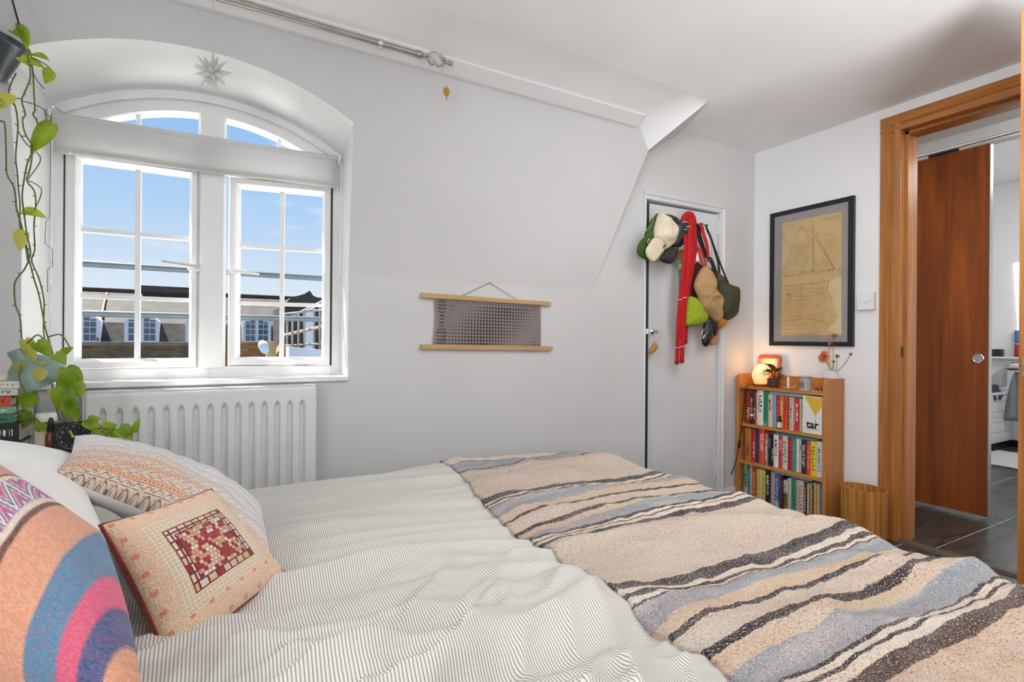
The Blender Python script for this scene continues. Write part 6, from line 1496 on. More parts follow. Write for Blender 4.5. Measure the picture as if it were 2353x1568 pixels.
# candle stick on a saucer
cp_ = Vector((2.87, onX(1811, 884, 2.87).y, ZT))
M_STONEW = plain('cream_ceramic', lin(206, 190, 168), 0.5, var=0.05)
cs_ = thing('candle_holder', 'cream saucer candle holder with a short white candle', 'candle holder', tuple(cp_))
bm = NB(); lathe(bm, [(0, 0.0005), (0.022, 0.0005), (0.032, 0.004), (0.0335, 0.0065), (0.031, 0.006), (0.02, 0.0035), (0, 0.003)], cp_, 26); obj('saucer', bm, M_STONEW, cs_, smooth=True)
bm = NB(); lathe(bm, [(0.009, 0.003), (0.0095, 0.012), (0.008, 0.013), (0, 0.013)], cp_, 16); obj('socket', bm, M_STONEW, cs_, smooth=True, auto=0.7)
bm = NB(); lathe(bm, [(0.0065, 0.01), (0.0065, 0.066), (0.005, 0.068), (0, 0.0675)], cp_, 14); obj('candle', bm, plain('white_wax', (0.78, 0.75, 0.70), 0.5, var=0.02), cs_, smooth=True, auto=0.7)
bm = NB(); tube(bm, spline([cp_ + Vector((0, -0.030, 0.005)), cp_ + Vector((0, -0.042, 0.012)), cp_ + Vector((0, -0.038, 0.018)), cp_ + Vector((0, -0.030, 0.008))], 4), 0.0018, 6); obj('finger_loop', bm, M_STONEW, cs_, smooth=True)
# oil burner with a cut-out
op = Vector((2.87, onX(1850, 890, 2.87).y, ZT))
ob = thing('oil_burner', 'white ceramic oil burner with a square opening and dish top', 'oil burner', tuple(op))
bm = NB(); n_ = 28; rows = []
hs = [0.0005, 0.008, 0.012, 0.040, 0.045, 0.060, 0.068]
rs = [0.0345, 0.034, 0.0335, 0.031, 0.0305, 0.0275, 0.024]
vs = [[bm.verts.new(op + Vector((r * math.cos(2 * PI * k / n_), r * math.sin(2 * PI * k / n_), h))) for k in range(n_)] for h, r in zip(hs, rs)]
for j in range(len(hs) - 1):
    for k in range(n_):
        an = (2 * PI * (k + 0.5) / n_); face = math.cos(an - PI + 0.25)
        if 1 < j < 4 and face > 0.80: continue
        bm.faces.new((vs[j][k], vs[j][(k + 1) % n_], vs[j + 1][(k + 1) % n_], vs[j + 1][k]))
bmesh.ops.solidify(bm, geom=bm.faces[:], thickness=0.003)
M_CERW = plain('white_glazed_ceramic', lin(214, 212, 208), 0.25, var=0.02)
obj('body', bm, M_CERW, ob, smooth=True, auto=0.7)
bm = NB(); lathe(bm, [(0, 0.068), (0.022, 0.068), (0.033, 0.078), (0.0345, 0.0815), (0.032, 0.0815), (0.020, 0.073), (0, 0.071)], op, 28); obj('dish', bm, M_CERW, ob, smooth=True)
bm = NB(); lathe(bm, [(0.012, 0.001), (0.012, 0.012), (0, 0.012)], op, 16); obj('tea_light', bm, plain('cream_wax', lin(196, 160, 110), 0.6, var=0.1), ob, smooth=True, auto=0.7)
# red trinket and pale pebbles
tp = Vector((2.90, onX(1882, 893, 2.90).y, ZT)); bm = NB(); bmesh.ops.create_icosphere(bm, subdivisions=3, radius=0.017, matrix=Matrix.Translation(tp + Vector((0, 0, 0.013))) @ Matrix.Diagonal((0.8, 1.15, 0.75, 1)))
for v in bm.verts: v.co += (v.co - tp) * (0.22 * fnoise(v.co.x * 60, v.co.y * 60, v.co.z * 60))
tag(obj('amber_stone', bm, plain('amber_stone', lin(168, 74, 30), 0.35, var=0.3, vscale=60), None, smooth=True), 'rough amber coloured stone on the doorway end of the bookcase', 'stone')
for k, (px, X) in enumerate(((1868, 2.845), (1876, 2.842), (1884, 2.85))):
    q = Vector((X, onX(px, 898, X).y, ZT)); bm = NB(); bmesh.ops.create_icosphere(bm, subdivisions=2, radius=0.0055, matrix=Matrix.Translation(q + Vector((0, 0, 0.0035))) @ Matrix.Diagonal((1, 1.2, 0.6, 1)))
    tag(obj('pebble', bm, plain('pale_pebble', lin(214, 204, 190), 0.6, var=0.1), None, smooth=True), ['pale pebble nearest the oil burner', 'middle pale pebble on the bookcase edge', 'pale pebble nearest the bookcase end'][k], 'pebble', 'pale pebbles on the bookcase top')
# angular white vase with dried flowers
vp = onX(1911, 866, 2.93); vp = Vector((2.93, vp.y, ZTOP))
va = thing('flower_vase', 'white wedge vase with an orange dahlia and dried seed heads', 'vase', tuple(vp))
bm = NB(); pr = [(-0.030, 0.0), (0.036, 0.0), (0.024, 0.042), (-0.030, 0.046)]
prism(bm, [(vp.x - 0.022, vp.y - y, ZTOP + z + 0.0005) for y, z in pr], (0.04, 0, 0)); obj('vase_body', bm, plain('matt_white_porcelain', (0.74, 0.75, 0.76), 0.6, var=0.03), va, bevel=0.0015)
M_STEM = plain('dry_stem', lin(112, 92, 60), 0.8); M_SEED = plain('brown_seed_head', lin(150, 108, 62), 0.85, var=0.3, vscale=150, bump=0.8, bscale=400)
M_PETAL = leaf_mat('orange_petal', lin(208, 92, 50), lin(236, 140, 86), 0.3)
def fz_(px, py, X=2.915): return onX(px, py, X)
mouth = vp + Vector((0, 0, 0.044))
heads = [(1917, 772, 0.0125, [(1915, 830), (1914, 800)]), (1906, 790, 0.010, [(1907, 840), (1905, 812)]), (1924, 819, 0.010, [(1921, 850), (1923, 835)]), (1915, 831, 0.008, [(1915, 850), (1916, 842)]), (1955, 814, 0.008, [(1925, 852), (1940, 838)])]
for px, py, r, mid in heads:
    c = fz_(px, py); bm = NB(); tube(bm, spline([mouth + Vector((0, 0, -0.01))] + [fz_(*q) for q in mid] + [c], 5), 0.0014, 6); stt = obj('stem', bm, M_STEM, va, smooth=True)
    bm = NB(); bmesh.ops.create_icosphere(bm, subdivisions=2, radius=r, matrix=Matrix.Translation(c))
    for v in bm.verts: v.co = c + (v.co - c) * (1 + 0.35 * fnoise(v.co.x * 150, v.co.y * 150, v.co.z * 150))
    obj('seed_head', bm, M_SEED, va, smooth=False)
fcn = fz_(1893, 820, 2.885); bm = NB(); tube(bm, spline([mouth, fz_(1907, 845, 2.91), fz_(1899, 830, 2.895), fcn], 5), 0.0045, 8); obj('flower_stem', bm, plain('pale_green_stem', lin(196, 172, 96), 0.7), va, smooth=True)
fn_ = Vector((-0.85, 0.25, 0.15)).normalized(); fs, ft = frame_of(fn_); rnd = random.Random(2)
for ring_, (cnt, L, el) in enumerate(((9, 0.022, 0.75), (13, 0.034, 0.35), (16, 0.044, -0.05))):
    for k in range(cnt):
        a_ = 2 * PI * (k + 0.5 * ring_) / cnt + rnd.uniform(-.1, .1); d = (fs * math.cos(a_) + ft * math.sin(a_)) * math.cos(el) + fn_ * math.sin(el)
        bm = NB(); leafmesh(bm, fcn, d, fn_, L * rnd.uniform(0.85, 1.1), 0.0105, 0.35, 0.1, n=4); obj('petal', bm, M_PETAL, va, smooth=True)
bm = NB(); bmesh.ops.create_icosphere(bm, subdivisions=2, radius=0.006, matrix=Matrix.Translation(fcn + fn_ * 0.003)); obj('flower_centre', bm, M_SEED, va)
# dropper bottle in front of the upper row
bp = Vector((XF + 0.016, onX(1791, 975, XF + 0.016).y, ZSH[1]))
bo = thing('dropper_bottle', 'dark brown dropper bottle with a cream label before the upper row', 'bottle', tuple(bp))
M_BROWNG = plain('brown_glass', lin(52, 24, 12), 0.12, var=0.1); r_ = 0.0135
bm = NB(); lathe(bm, [(0, 0.0005), (r_, 0.0005), (r_, 0.042), (r_ * 0.85, 0.048), (0.006, 0.053), (0.006, 0.057), (0, 0.057)], bp, 20); obj('glass', bm, M_BROWNG, bo, smooth=True, auto=0.7)
bm = NB(); lathe(bm, [(r_ + 0.0005, 0.006), (r_ + 0.0005, 0.038)], bp, 20, closed=False); obj('label', bm, plain('cream_label', lin(222, 214, 194), 0.7, var=0.03), bo, smooth=True)
bm = NB(); lathe(bm, [(0.0075, 0.054), (0.0075, 0.070), (0.006, 0.0715), (0, 0.0715)], bp, 16); obj('cap', bm, M_BLK, bo, smooth=True, auto=0.6)
# pair of spectacles lying on the middle shelf edge
q0, q1 = onZ(1726, 1058, ZSH[2] + 0.004), onZ(1776, 1069, ZSH[2] + 0.004)
gl2 = thing('spectacles', 'folded thin framed spectacles on the middle shelf edge', 'spectacles', tuple((q0 + q1) / 2))
for k, t in enumerate((0.28, 0.78)):
    c = Vector((XF + 0.018, q0.y + (q1.y - q0.y) * t, ZSH[2] + 0.003)); bm = NB(); P = [c + Vector((0.010 * math.cos(a), 0.021 * math.sin(a), 0.0015 * math.sin(a) + 0.001)) for a in [2 * PI * i / 20 for i in range(21)]]; tube(bm, P, 0.0012, 6, cap=False); obj('rim', bm, M_STEEL, gl2, smooth=True)
    bm = NB(); prism(bm, P[:-1], (0, 0, 0.0006)); obj('lens', bm, gm.m, gl2)
bm = NB(); tube(bm, [(XF + 0.03, q0.y, ZSH[2] + 0.003), (XF + 0.034, q1.y, ZSH[2] + 0.003)], 0.0013, 6); obj('temple', bm, M_STEEL, gl2)
# white charging cable on the lowest shelf edge
cb = thing('charging_cable', 'thin pale charging cable lying along the lowest shelf', 'cable', (XF + 0.02, 1.95, ZSH[3]))
P = [Vector((XF + 0.012 + 0.006 * math.sin(k * 1.3), onX(px, py, XF + 0.014).y, ZSH[3] + 0.003)) for k, (px, py) in enumerate(((1725, 1140), (1742, 1150), (1757, 1158), (1775, 1163), (1790, 1166)))]
bm = NB(); tube(bm, spline(P, 6), 0.0018, 6); obj('lead', bm, plain('brown_cable', lin(170, 120, 80), 0.6, var=0), cb, smooth=True)
bm = NB(); box(bm, P[-1].x - 0.003, P[-1].x + 0.003, P[-1].y - 0.014, P[-1].y, ZSH[3] + 0.0005, ZSH[3] + 0.006); obj('plug', bm, M_UPVC, cb, bevel=0.001)

# ================================================================== oval waste basket
wl_, wr_ = onX(1926, 1135, 2.86).y, onX(2031, 1150, 2.86).y
wb = thing('waste_basket', 'oval bamboo veneer waste basket between bookcase and doorway', 'basket', (2.885, (wl_ + wr_) / 2, 0))
m = Mat('bamboo_veneer', lin(190, 128, 62), 0.35); x, y, z = m.xyz(); an_ = m.noise(m.mapping(m.coord(), (90, 90, 0.6)), 1.0, 2, 0.4)
m.color(m.ramp(an_, [(0.3, lin(152, 92, 36)), (0.5, lin(184, 122, 56)), (0.7, lin(206, 148, 78))])); m.b.inputs['Coat Weight'].default_value = 0.3
cw = Vector((2.888, (wl_ + wr_) / 2, 0)); ra, rb = (wl_ - wr_) / 2, 0.085
bm = NB(); n_ = 48; rows = []
for (k, z) in ((0.955, 0.001), (0.96, 0.006), (1.0, 0.255), (1.0, 0.264), (0.945, 0.264), (0.94, 0.258), (0.905, 0.012)):
    rows.append([cw + Vector((rb * k * math.cos(2 * PI * i / n_), ra * k * math.sin(2 * PI * i / n_), z)) for i in range(n_)])
R_v = grid(bm, rows, closed_u=True); bm.faces.new(R_v[0]); bm.faces.new(list(reversed(R_v[-1]))); bmesh.ops.recalc_face_normals(bm, faces=bm.faces)
obj('body', bm, m.m, wb, smooth=True, auto=0.7)

# ================================================================== shaggy rug on the floor past the foot of the bed
rug = thing('shaggy_rug', 'dark grey shaggy rug on the floor at the foot of the bed', 'rug', (1.9, 1.0, 0))
M_SHAG = plain('dark_grey_pile', (0.045, 0.045, 0.05), 0.95, var=0.4, vscale=30)
RX = (1.30, 2.46); RYy = (0.25, 1.95)
obj('backing', bx(RX[0], RX[1], RYy[0], RYy[1], 0.001, 0.008), M_SHAG, rug)
bm = NB(); rnd = random.Random(8)
for k in range(9000):
    x = rnd.uniform(*RX); y = rnd.uniform(*RYy); p = Vector((x, y, 0.006)); d = Vector((rnd.uniform(-1, 1), rnd.uniform(-1, 1), rnd.uniform(0.5, 1.3))).normalized(); L = rnd.uniform(0.02, 0.045); s = d.cross(Vector((0.2, 0.9, 0.1))).normalized() * 0.0016
    q = p + d * L * 0.55; e_ = p + d * L + Vector((d.x, d.y, -0.6)) * L * 0.35
    v = [bm.verts.new(c) for c in (p - s, p + s, q + s, q - s, e_)]; bm.faces.new(v[:4]); bm.faces.new((v[3], v[2], v[4]))
pile = obj('pile', bm, M_SHAG, rug); pile['kind'] = 'stuff'
# ================================================================== bathroom details
def slab_tiles(parent, plane, u0, u1, z0, z1, at_, tu, tz, mat, ou=0.0, g=0.004, th=0.006, half=True):
    j = 0; z = z0
    while z < z1 - 0.01:
        zb = min(z + tz, z1); u = u0 - ((ou + (tu / 2 if (half and j % 2) else 0)) % tu)
        while u < u1:
            a, b = max(u, u0), min(u + tu, u1)
            if b - a > 0.015:
                bm = NB()
                if plane == 'Y': box(bm, a + g / 2, b - g / 2, at_ - th, at_ + 0.004, z + g / 2, zb - g / 2)
                else: box(bm, at_ - th, at_ + 0.004, a + g / 2, b - g / 2, z + g / 2, zb - g / 2)
                obj('tile', bm, mat, parent, bevel=0.002)
            u += tu
        z = zb; j += 1
M_WTILE = plain('white_glazed_tile', (0.74, 0.75, 0.76), 0.12, var=0.02); M_BTILE = plain('black_skirting_tile', (0.012, 0.012, 0.012), 0.2, var=0.1)
bath = thing('bathtub', 'white bath behind a tiled panel in the bathroom', 'bath', (6.0, 2.4, 0))
pb = obj('tiled_panel', bx(5.2, 6.794, YBATH + 0.004, YBATH + 0.05, 0.0, 0.525), M_GROUT, bath)
slab_tiles(pb, 'Y', 6.0, 6.79, 0.066, 0.528, YBATH + 0.002, 0.20, 0.0975, M_WTILE, 0.06)
obj('skirting', bx(5.2, 6.79, YBATH - 0.008, YBATH + 0.004, 0.0, 0.066), M_BTILE, bath)
bm = NB(); rows = []
for (ix, z) in ((-0.012, 0.525), (-0.012, 0.545), (0.05, 0.545), (0.09, 0.48), (0.16, 0.2), (0.22, 0.16)):
    rows.append([(x, y, z) for x, y in ((5.2 + ix, YBATH + ix), (6.79 - max(ix, 0), YBATH + ix), (6.79 - max(ix, 0), 2.82 - ix), (5.2 + ix, 2.82 - ix))])
R_v = grid(bm, rows, closed_u=True); bm.faces.new(R_v[-1]); obj('tub', bm, plain('white_bath_enamel', (0.82, 0.82, 0.82), 0.12, var=0), bath)
wend = bpy.data.objects['wall_bathroom_end']
slab_tiles(wend, 'X', 1.78, 2.30, 0.066, 0.868, XE, 0.20, 0.0975, M_WTILE, 0.03)
obj('skirting', bx(XE - 0.01, XE, 1.5, YBATH, 0, 0.066), M_BTILE, wend)
sh = obj('bathroom_shelf', bx(6.70, 6.794, 1.7, 2.6, 0.868, 0.882), M_GLOSS); tag(sh, 'white shelf along the tiled end wall of the bathroom', 'shelf')
q = onX(2293, 812, 6.745); bm = NB(); box(bm, 6.71, 6.785, q.y - 0.035, q.y + 0.05, 0.8825, 0.955); o_ = obj('storage_box', bm, M_BLK, None, bevel=0.006); tag(o_, 'small black box standing on the bathroom shelf', 'box')
for k, (py, col, nm, lb) in enumerate(((805, lin(150, 34, 44), 'red_tin', 'red tin standing on the bathroom shelf'), (775, lin(60, 110, 160), 'blue_tin', 'blue tin stacked on the red tin in the bathroom'))):
    q = onX(2337.5, 820, 6.745); z0 = 0.8825 + 0.131 * k; t_ = thing(nm, lb, 'tin', (6.745, q.y, z0), 'stacked tins in the bathroom')
    bm = NB(); lathe(bm, [(0, 0.0), (0.020, 0.0), (0.021, 0.004), (0.021, 0.120), (0.019, 0.124), (0, 0.124)], (6.745, q.y, z0 + 0.0005), 20); obj('body', bm, plain(nm + '_print', col, 0.4, var=0.2, vscale=40), t_, smooth=True, auto=0.6)
    bm = NB(); lathe(bm, [(0.0195, 0.122), (0.0205, 0.124), (0.0195, 0.130), (0, 0.130)], (6.745, q.y, z0), 20); obj('lid', bm, M_STEEL, t_, smooth=True, auto=0.6)
bm = NB(); p0 = onY(2282, 868, 2.10); bmesh.ops.create_grid(bm, x_segments=24, y_segments=14, size=0.5)
for v in bm.verts:
    x, y = v.co.x, v.co.y; v.co = Vector((6.47 + x * 0.20, 2.10 + y * 0.10 + 0.02 * fnoise(x * 4, y * 4), 0.585 + 0.03 * ridge(fnoise(x * 4 + 1, y * 3), 1.5) - 0.10 * sst(0.1, 0.5, -y) + 0.01 * fnoise(x * 9, y * 9)))
bmesh.ops.solidify(bm, geom=bm.faces[:], thickness=0.012); tag(obj('face_cloth', bm, plain('dark_blue_towelling', lin(52, 60, 72), 0.95, var=0.3, vscale=40, bump=0.6, bscale=200), None, smooth=True), 'dark blue cloth draped over the bath rim', 'cloth')
bm = NB(); prism(bm, [onX(x, y, 6.62) for x, y in ((2278, 862), (2304, 845), (2303, 888), (2278, 893))], (0.12, 0, 0)); tag(obj('bath_caddy', bm, plain('grey_plastic', lin(160, 162, 166), 0.5), None, bevel=0.006), 'grey plastic caddy at the end of the bath', 'caddy')
M_TOWEL = plain('grey_towelling', lin(176, 180, 182), 0.95, var=0.1, bump=0.6, bscale=250)
ta, tb_ = onX(2334, 855, 6.60), onX(2330, 968, 6.60)
bm = NB(); rows = []
for j in range(13):
    t = j / 12; z = ta.z + (tb_.z - ta.z) * t; w = 0.02 + 0.085 * t ** 0.6
    rows.append([(6.60 + 0.018 * math.sin(i * 1.15 + t), ta.y - 0.012 + (i / 12 - 0.5) * 2 * w, z + 0.004 * math.sin(i)) for i in range(13)])
grid(bm, rows); bmesh.ops.solidify(bm, geom=bm.faces[:], thickness=0.01); tw_ = thing('bath_towel', 'grey towel hanging from a hook at the end of the bath', 'towel', (6.6, ta.y, tb_.z)); obj('towelling', bm, M_TOWEL, tw_, smooth=True)
bm = NB(); tube(bm, [(6.60, ta.y - 0.012, ta.z - 0.005), (6.60, ta.y - 0.012, ta.z + 0.012), (XE, ta.y - 0.012, ta.z + 0.014)], 0.005, 8); obj('hook', bm, M_CHROME, tw_)
a = onZ(2281, 1068, 0.0); mt = thing('bath_mat', 'white bath mat on the dark bathroom floor', 'mat', (6.0, 1.75, 0))
bm = NB(); rows = []
for j in range(15):
    rows.append([(5.55 + 0.80 * j / 14 + 0.01 * math.sin(i * 2.0), 1.42 + 0.60 * i / 14, 0.016 + 0.003 * fnoise(j * 0.9, i * 0.9)) for i in range(15)])
grid(bm, rows); bmesh.ops.solidify(bm, geom=bm.faces[:], thickness=-0.014); obj('towelling', bm, plain('white_towelling', (0.80, 0.80, 0.80), 0.95, var=0.04, bump=0.5, bscale=150), mt, smooth=True)
# bright bathroom window in the end wall
W2 = thing('window_2', None, None, (XE, 1.6, 1.1)); W2['kind'] = 'structure'; W2['label'] = 'bright frosted bathroom window'
m = Mat('daylit_frosted_glass', (0.9, 0.95, 1.0), 0.4); m.b.inputs['Emission Color'].default_value = (0.86, 0.93, 1.0, 1); m.b.inputs['Emission Strength'].default_value = 1.6
wy = onX(2331, 607, XE - 0.01).y; bm = NB(); prism(bm, [(XE - 0.008, wy + 0.01, 1.79), (XE - 0.008, 1.1, 2.05), (XE - 0.008, 1.1, 1.14), (XE - 0.008, wy - 0.03, 1.14)], (-0.004, 0, 0)); obj('pane', bm, m.m, W2)
obj('sill', bx(XE - 0.04, XE, 1.08, wy + 0.0, 1.10, 1.138), M_GLOSS, W2, bevel=0.003)

# ================================================================== bedside table between bed and window wall
M_TABLE = plain('white_table_paint', (0.72, 0.72, 0.71), 0.4, var=0.03)
TBZ = 0.645
tbl = thing('bedside_table', 'narrow white bedside table wedged between bed and radiator', 'table', (-0.44, 1.98, 0))
obj('top', bx(-0.66, -0.225, 1.895, 2.066, TBZ - 0.02, TBZ), M_TABLE, tbl, bevel=0.003)
for x in (-0.645, -0.265):
    for y in (1.905, 2.03): obj('leg', bx(x, x + 0.025, y, y + 0.025, 0, TBZ - 0.02), M_TABLE, tbl, bevel=0.002)
# stack of books
def side_book(x1px, ytop, ybot, Yc_, col, ink_, label, tilt=0.0):
    a, b = onY(x1px, ytop, Yc_), onY(x1px, ybot, Yc_); z0, z1 = b.z, a.z
    t_ = thing('stacked_book', label, 'book', (a.x - 0.07, Yc_ + 0.05, z0), 'books stacked on the bedside table')
    m = Mat('stack_' + label.split()[0] + str(int(ytop)), col, 0.6); x, y, z = m.xyz('Generated'); n1 = m.noise(m.vec(x * 40.0 + ytop, z * 1.5), 1.0, 1)
    m.color(m.mix(n1.step(0.5, 0.56) * ((z - 0.5).abs() < 0.18) * (x > 0.3) * (x < 0.92), col, ink_))
    bm = NB(); box(bm, a.x - 0.165, a.x, Yc_, Yc_ + 0.0016, z0 + 0.0004, z1 - 0.0004)
    for za in (z0 + 0.0004, z1 - 0.0019): box(bm, a.x - 0.165, a.x, Yc_ + 0.0016, Yc_ + 0.105, za, za + 0.0015)
    obj('cover', bm, m.m, t_); obj('page_block', bx(a.x - 0.162, a.x - 0.003, Yc_ + 0.0016, Yc_ + 0.102, z0 + 0.002, z1 - 0.002), M_PAGES, t_)
    return z0, z1
YS = 1.925
side_book(44, 972, 1016, YS, lin(40, 42, 44), W_, 'black book at the bottom of the bedside stack')
side_book(34, 951, 972, YS + 0.004, lin(70, 122, 98), lin(30, 60, 50), 'deep green book second in the bedside stack')
side_book(31, 934, 951, YS, lin(118, 170, 148), W_, 'pale green book in the middle of the bedside stack')
side_book(26, 909, 934, YS + 0.006, lin(204, 82, 52), lin(150, 40, 30), 'orange red book in the bedside stack')
side_book(41, 892, 909, YS, lin(216, 214, 208), K_, 'white book with black lettering in the bedside stack')
_, ztop = side_book(56, 876, 892, YS - 0.004, lin(226, 222, 212), lin(150, 130, 90), 'ivory book on top of the bedside stack')
q = onY(4, 868, YS + 0.05); bm = NB(); lathe(bm, [(0, 0.0005), (0.028, 0.0005), (0.029, 0.003), (0.029, 0.017), (0.0275, 0.017), (0.027, 0.006), (0, 0.005)], (q.x, YS + 0.05, ztop), 28); tag(obj('candle_tin', bm, plain('cream_enamel', lin(226, 218, 200), 0.35), None, smooth=True, auto=0.7), 'shallow cream tin on top of the bedside books', 'tin')
# rest of the stack down to the table top
b0 = onY(44, 1016, YS).z
if b0 - TBZ > 0.004: side_book(48, 1016, 1016 + (b0 - TBZ) / 1.93 * 1199.4 * 0.985 / 1.0 * 0.78, YS, lin(90, 96, 110), W_, 'slate blue book under the whole bedside stack')

# ------------------------------------------------------------------ desk lamp
M_SAGE = plain('sage_green_enamel', lin(128, 154, 142), 0.35, var=0.03)
YLP = 1.985
oc = onY(100, 886, YLP); apx = onY(52, 800, YLP + 0.015)
ax = (apx - oc).normalized(); Hs = 0.118
dl = thing('desk_lamp', 'sage green desk lamp with a tilted dome shade behind the bed', 'lamp', (oc.x - 0.03, YLP, TBZ))
ax = Vector((-0.44, -0.10, 0.88)).normalized()
bm = NB(); prof = [(0.0795, 0.0), (0.081, 0.001), (0.080, 0.012), (0.0755, 0.035), (0.066, 0.060), (0.051, 0.082), (0.034, 0.096), (0.030, 0.104), (0.030, 0.128), (0.026, 0.134), (0, 0.134)]
inner = [(0.0, 0.098), (0.03, 0.094), (0.05, 0.079), (0.064, 0.058), (0.0735, 0.034), (0.078, 0.012), (0.0785, 0.0)]
lathe(bm, [(a_ * 0.9, b_ * 0.9) for a_, b_ in inner + prof], oc, 36, ax, closed=False); obj('shade', bm, M_SAGE, dl, smooth=True, auto=0.8)
bm = NB(); lathe(bm, [(0.0, 0.02), (0.016, 0.03), (0.022, 0.05), (0.018, 0.07), (0.012, 0.085), (0.012, 0.10), (0, 0.10)], oc, 18, ax); obj('bulb', bm, plain('frosted_bulb', (0.8, 0.8, 0.78), 0.4, var=0), dl, smooth=True)
sb = onY(84, 1000, YLP + 0.02); st_top = oc + ax * 0.118 + Vector((0.0, 0.03, 0.0))
bm = NB(); px_ = onY(84, 950, YLP + 0.03).x
tube(bm, spline([(px_, YLP + 0.03, TBZ + 0.012), (px_, YLP + 0.03, TBZ + 0.10), (px_ - 0.002, YLP + 0.034, 0.83), (oc.x - 0.052, YLP + 0.03, 0.935), oc + ax * 0.115 + Vector((0, 0.018, 0))], 6), 0.0068, 12); obj('stand', bm, M_SAGE, dl, smooth=True)
bm = NB(); lathe(bm, [(0, 0.0005), (0.042, 0.0005), (0.044, 0.004), (0.042, 0.010), (0.010, 0.014), (0, 0.014)], (px_, YLP + 0.025, TBZ), 30); obj('base', bm, M_SAGE, dl, smooth=True, auto=0.7)
# jar, dropper bottle, alarm clock
YJ = 1.955
jp = onY(106, 975, YJ); jr = 0.024
jar = thing('amber_jar', 'amber glass jar with a white screw lid beside the alarm clock', 'jar', (jp.x, YJ, TBZ))
zl = onY(106, 968, YJ).z
bm = NB(); lathe(bm, [(0, 0.0005), (jr, 0.0005), (jr + 0.001, 0.004), (jr + 0.001, zl - TBZ - 0.012), (jr - 0.004, zl - TBZ), (0, zl - TBZ)], (jp.x, YJ, TBZ), 26); obj('glass', bm, plain('amber_glass', lin(150, 78, 26), 0.12, var=0.1), jar, smooth=True, auto=0.7)
bm = NB(); lathe(bm, [(0, zl - TBZ), (jr, zl - TBZ), (jr, zl - TBZ + 0.020), (jr - 0.002, zl - TBZ + 0.023), (0, zl - TBZ + 0.023)], (jp.x, YJ, TBZ), 26); obj('lid', bm, M_UPVC, jar, smooth=True, auto=0.6)
bm = NB(); lathe(bm, [(jr + 0.0016, 0.02), (jr + 0.0016, zl - TBZ - 0.018)], (jp.x, YJ, TBZ), 26, closed=False); obj('label', bm, MATS['cream_label'], jar, smooth=True)
bp2 = onY(117, 985, 1.92); r_ = 0.0125
db = thing('serum_bottle', 'small brown dropper bottle with black teat by the alarm clock', 'bottle', (bp2.x, 1.92, TBZ)); zt_ = onY(117, 992, 1.92).z - TBZ; zc_ = onY(117, 960, 1.92).z - TBZ
bm = NB(); lathe(bm, [(0, 0.0005), (r_, 0.0005), (r_, zt_ - 0.012), (r_ * 0.55, zt_), (0, zt_)], (bp2.x, 1.92, TBZ), 20); obj('glass', bm, plain('red_brown_glass', lin(116, 50, 26), 0.15, var=0.1), db, smooth=True, auto=0.7)
bm = NB(); lathe(bm, [(0.009, zt_ - 0.001), (0.009, zt_ + 0.016), (0.0065, zt_ + 0.018), (0.006, zc_ - 0.006), (0.003, zc_), (0, zc_)], (bp2.x, 1.92, TBZ), 16); obj('dropper', bm, M_BLK, db, smooth=True, auto=0.6)
YK = 1.915
k00, k10, k11, k01 = onY(132, 978, YK), onY(199, 968, YK), onY(198, 1040, YK), onY(138, 1052, YK)
cc_ = onY(167, 1003, YK); ck = thing('alarm_clock', 'square black alarm clock with gold hands on the bedside table', 'clock', (cc_.x, YK + 0.03, TBZ))
cw_ = 0.0415; xr_ = Vector((0.93, 0.37, 0.0)).normalized(); upv = Vector((0.03, 0.08, 0.99)).normalized(); nf = xr_.cross(upv).normalized(); nf = nf if nf.y < 0 else -nf
def ckp(a, b, d=0.0): return cc_ + xr_ * a + upv * b + nf * d
bm = NB(); prism(bm, [ckp(*p, 0.0) for p in rrect(cw_ * 2, cw_ * 2, 0.006, 4)], -nf * 0.008); obj('face_surround', bm, M_BLK, ck, bevel=0.001)
bm = NB(); prism(bm, [ckp(p[0] * 0.97, p[1] * 0.97, -0.008) for p in rrect(cw_ * 2, cw_ * 2, 0.006, 4)], -nf * 0.034); obj('case', bm, plain('dark_green_clock_case', lin(38, 66, 52), 0.4), ck, bevel=0.001)
zb_ = min(ckp(a, -cw_, d).z for a in (-cw_, cw_) for d in (0, -0.042)); bm = NB(); c_b = ckp(0, -cw_, -0.02); box(bm, c_b.x - 0.03, c_b.x + 0.03, c_b.y - 0.014, c_b.y + 0.014, TBZ + 0.0004, c_b.z + 0.004); obj('foot', bm, M_BLK, ck)
bm = NB(); lathe(bm, [(0, 0.0004), (0.034, 0.0004)], ckp(0, 0), 40, nf, closed=False); obj('dial', bm, plain('dial_black', (0.008, 0.009, 0.012), 0.5, var=0), ck)
bm = NB(); lathe(bm, [(0.0335, 0.0004), (0.0345, 0.0016), (0.036, 0.0016), (0.0365, 0)], ckp(0, 0), 40, nf, closed=False); obj('bezel', bm, plain('dark_chrome', (0.12, 0.12, 0.13), 0.25, 0.8, var=0), ck, smooth=True)
M_LUME = plain('pale_numerals', (0.55, 0.55, 0.52), 0.6, var=0)
for h_ in range(12):
    a_ = PI / 2 - h_ * PI / 6; text('numeral', str(12 if h_ == 0 else h_), 0.0075, ckp(0.0275 * math.cos(a_), 0.0275 * math.sin(a_), 0.0010), xr_, upv, M_LUME, ck, depth=0.0002)
M_HAND = plain('gold_hand', lin(224, 196, 120), 0.4, 0.3, var=0)
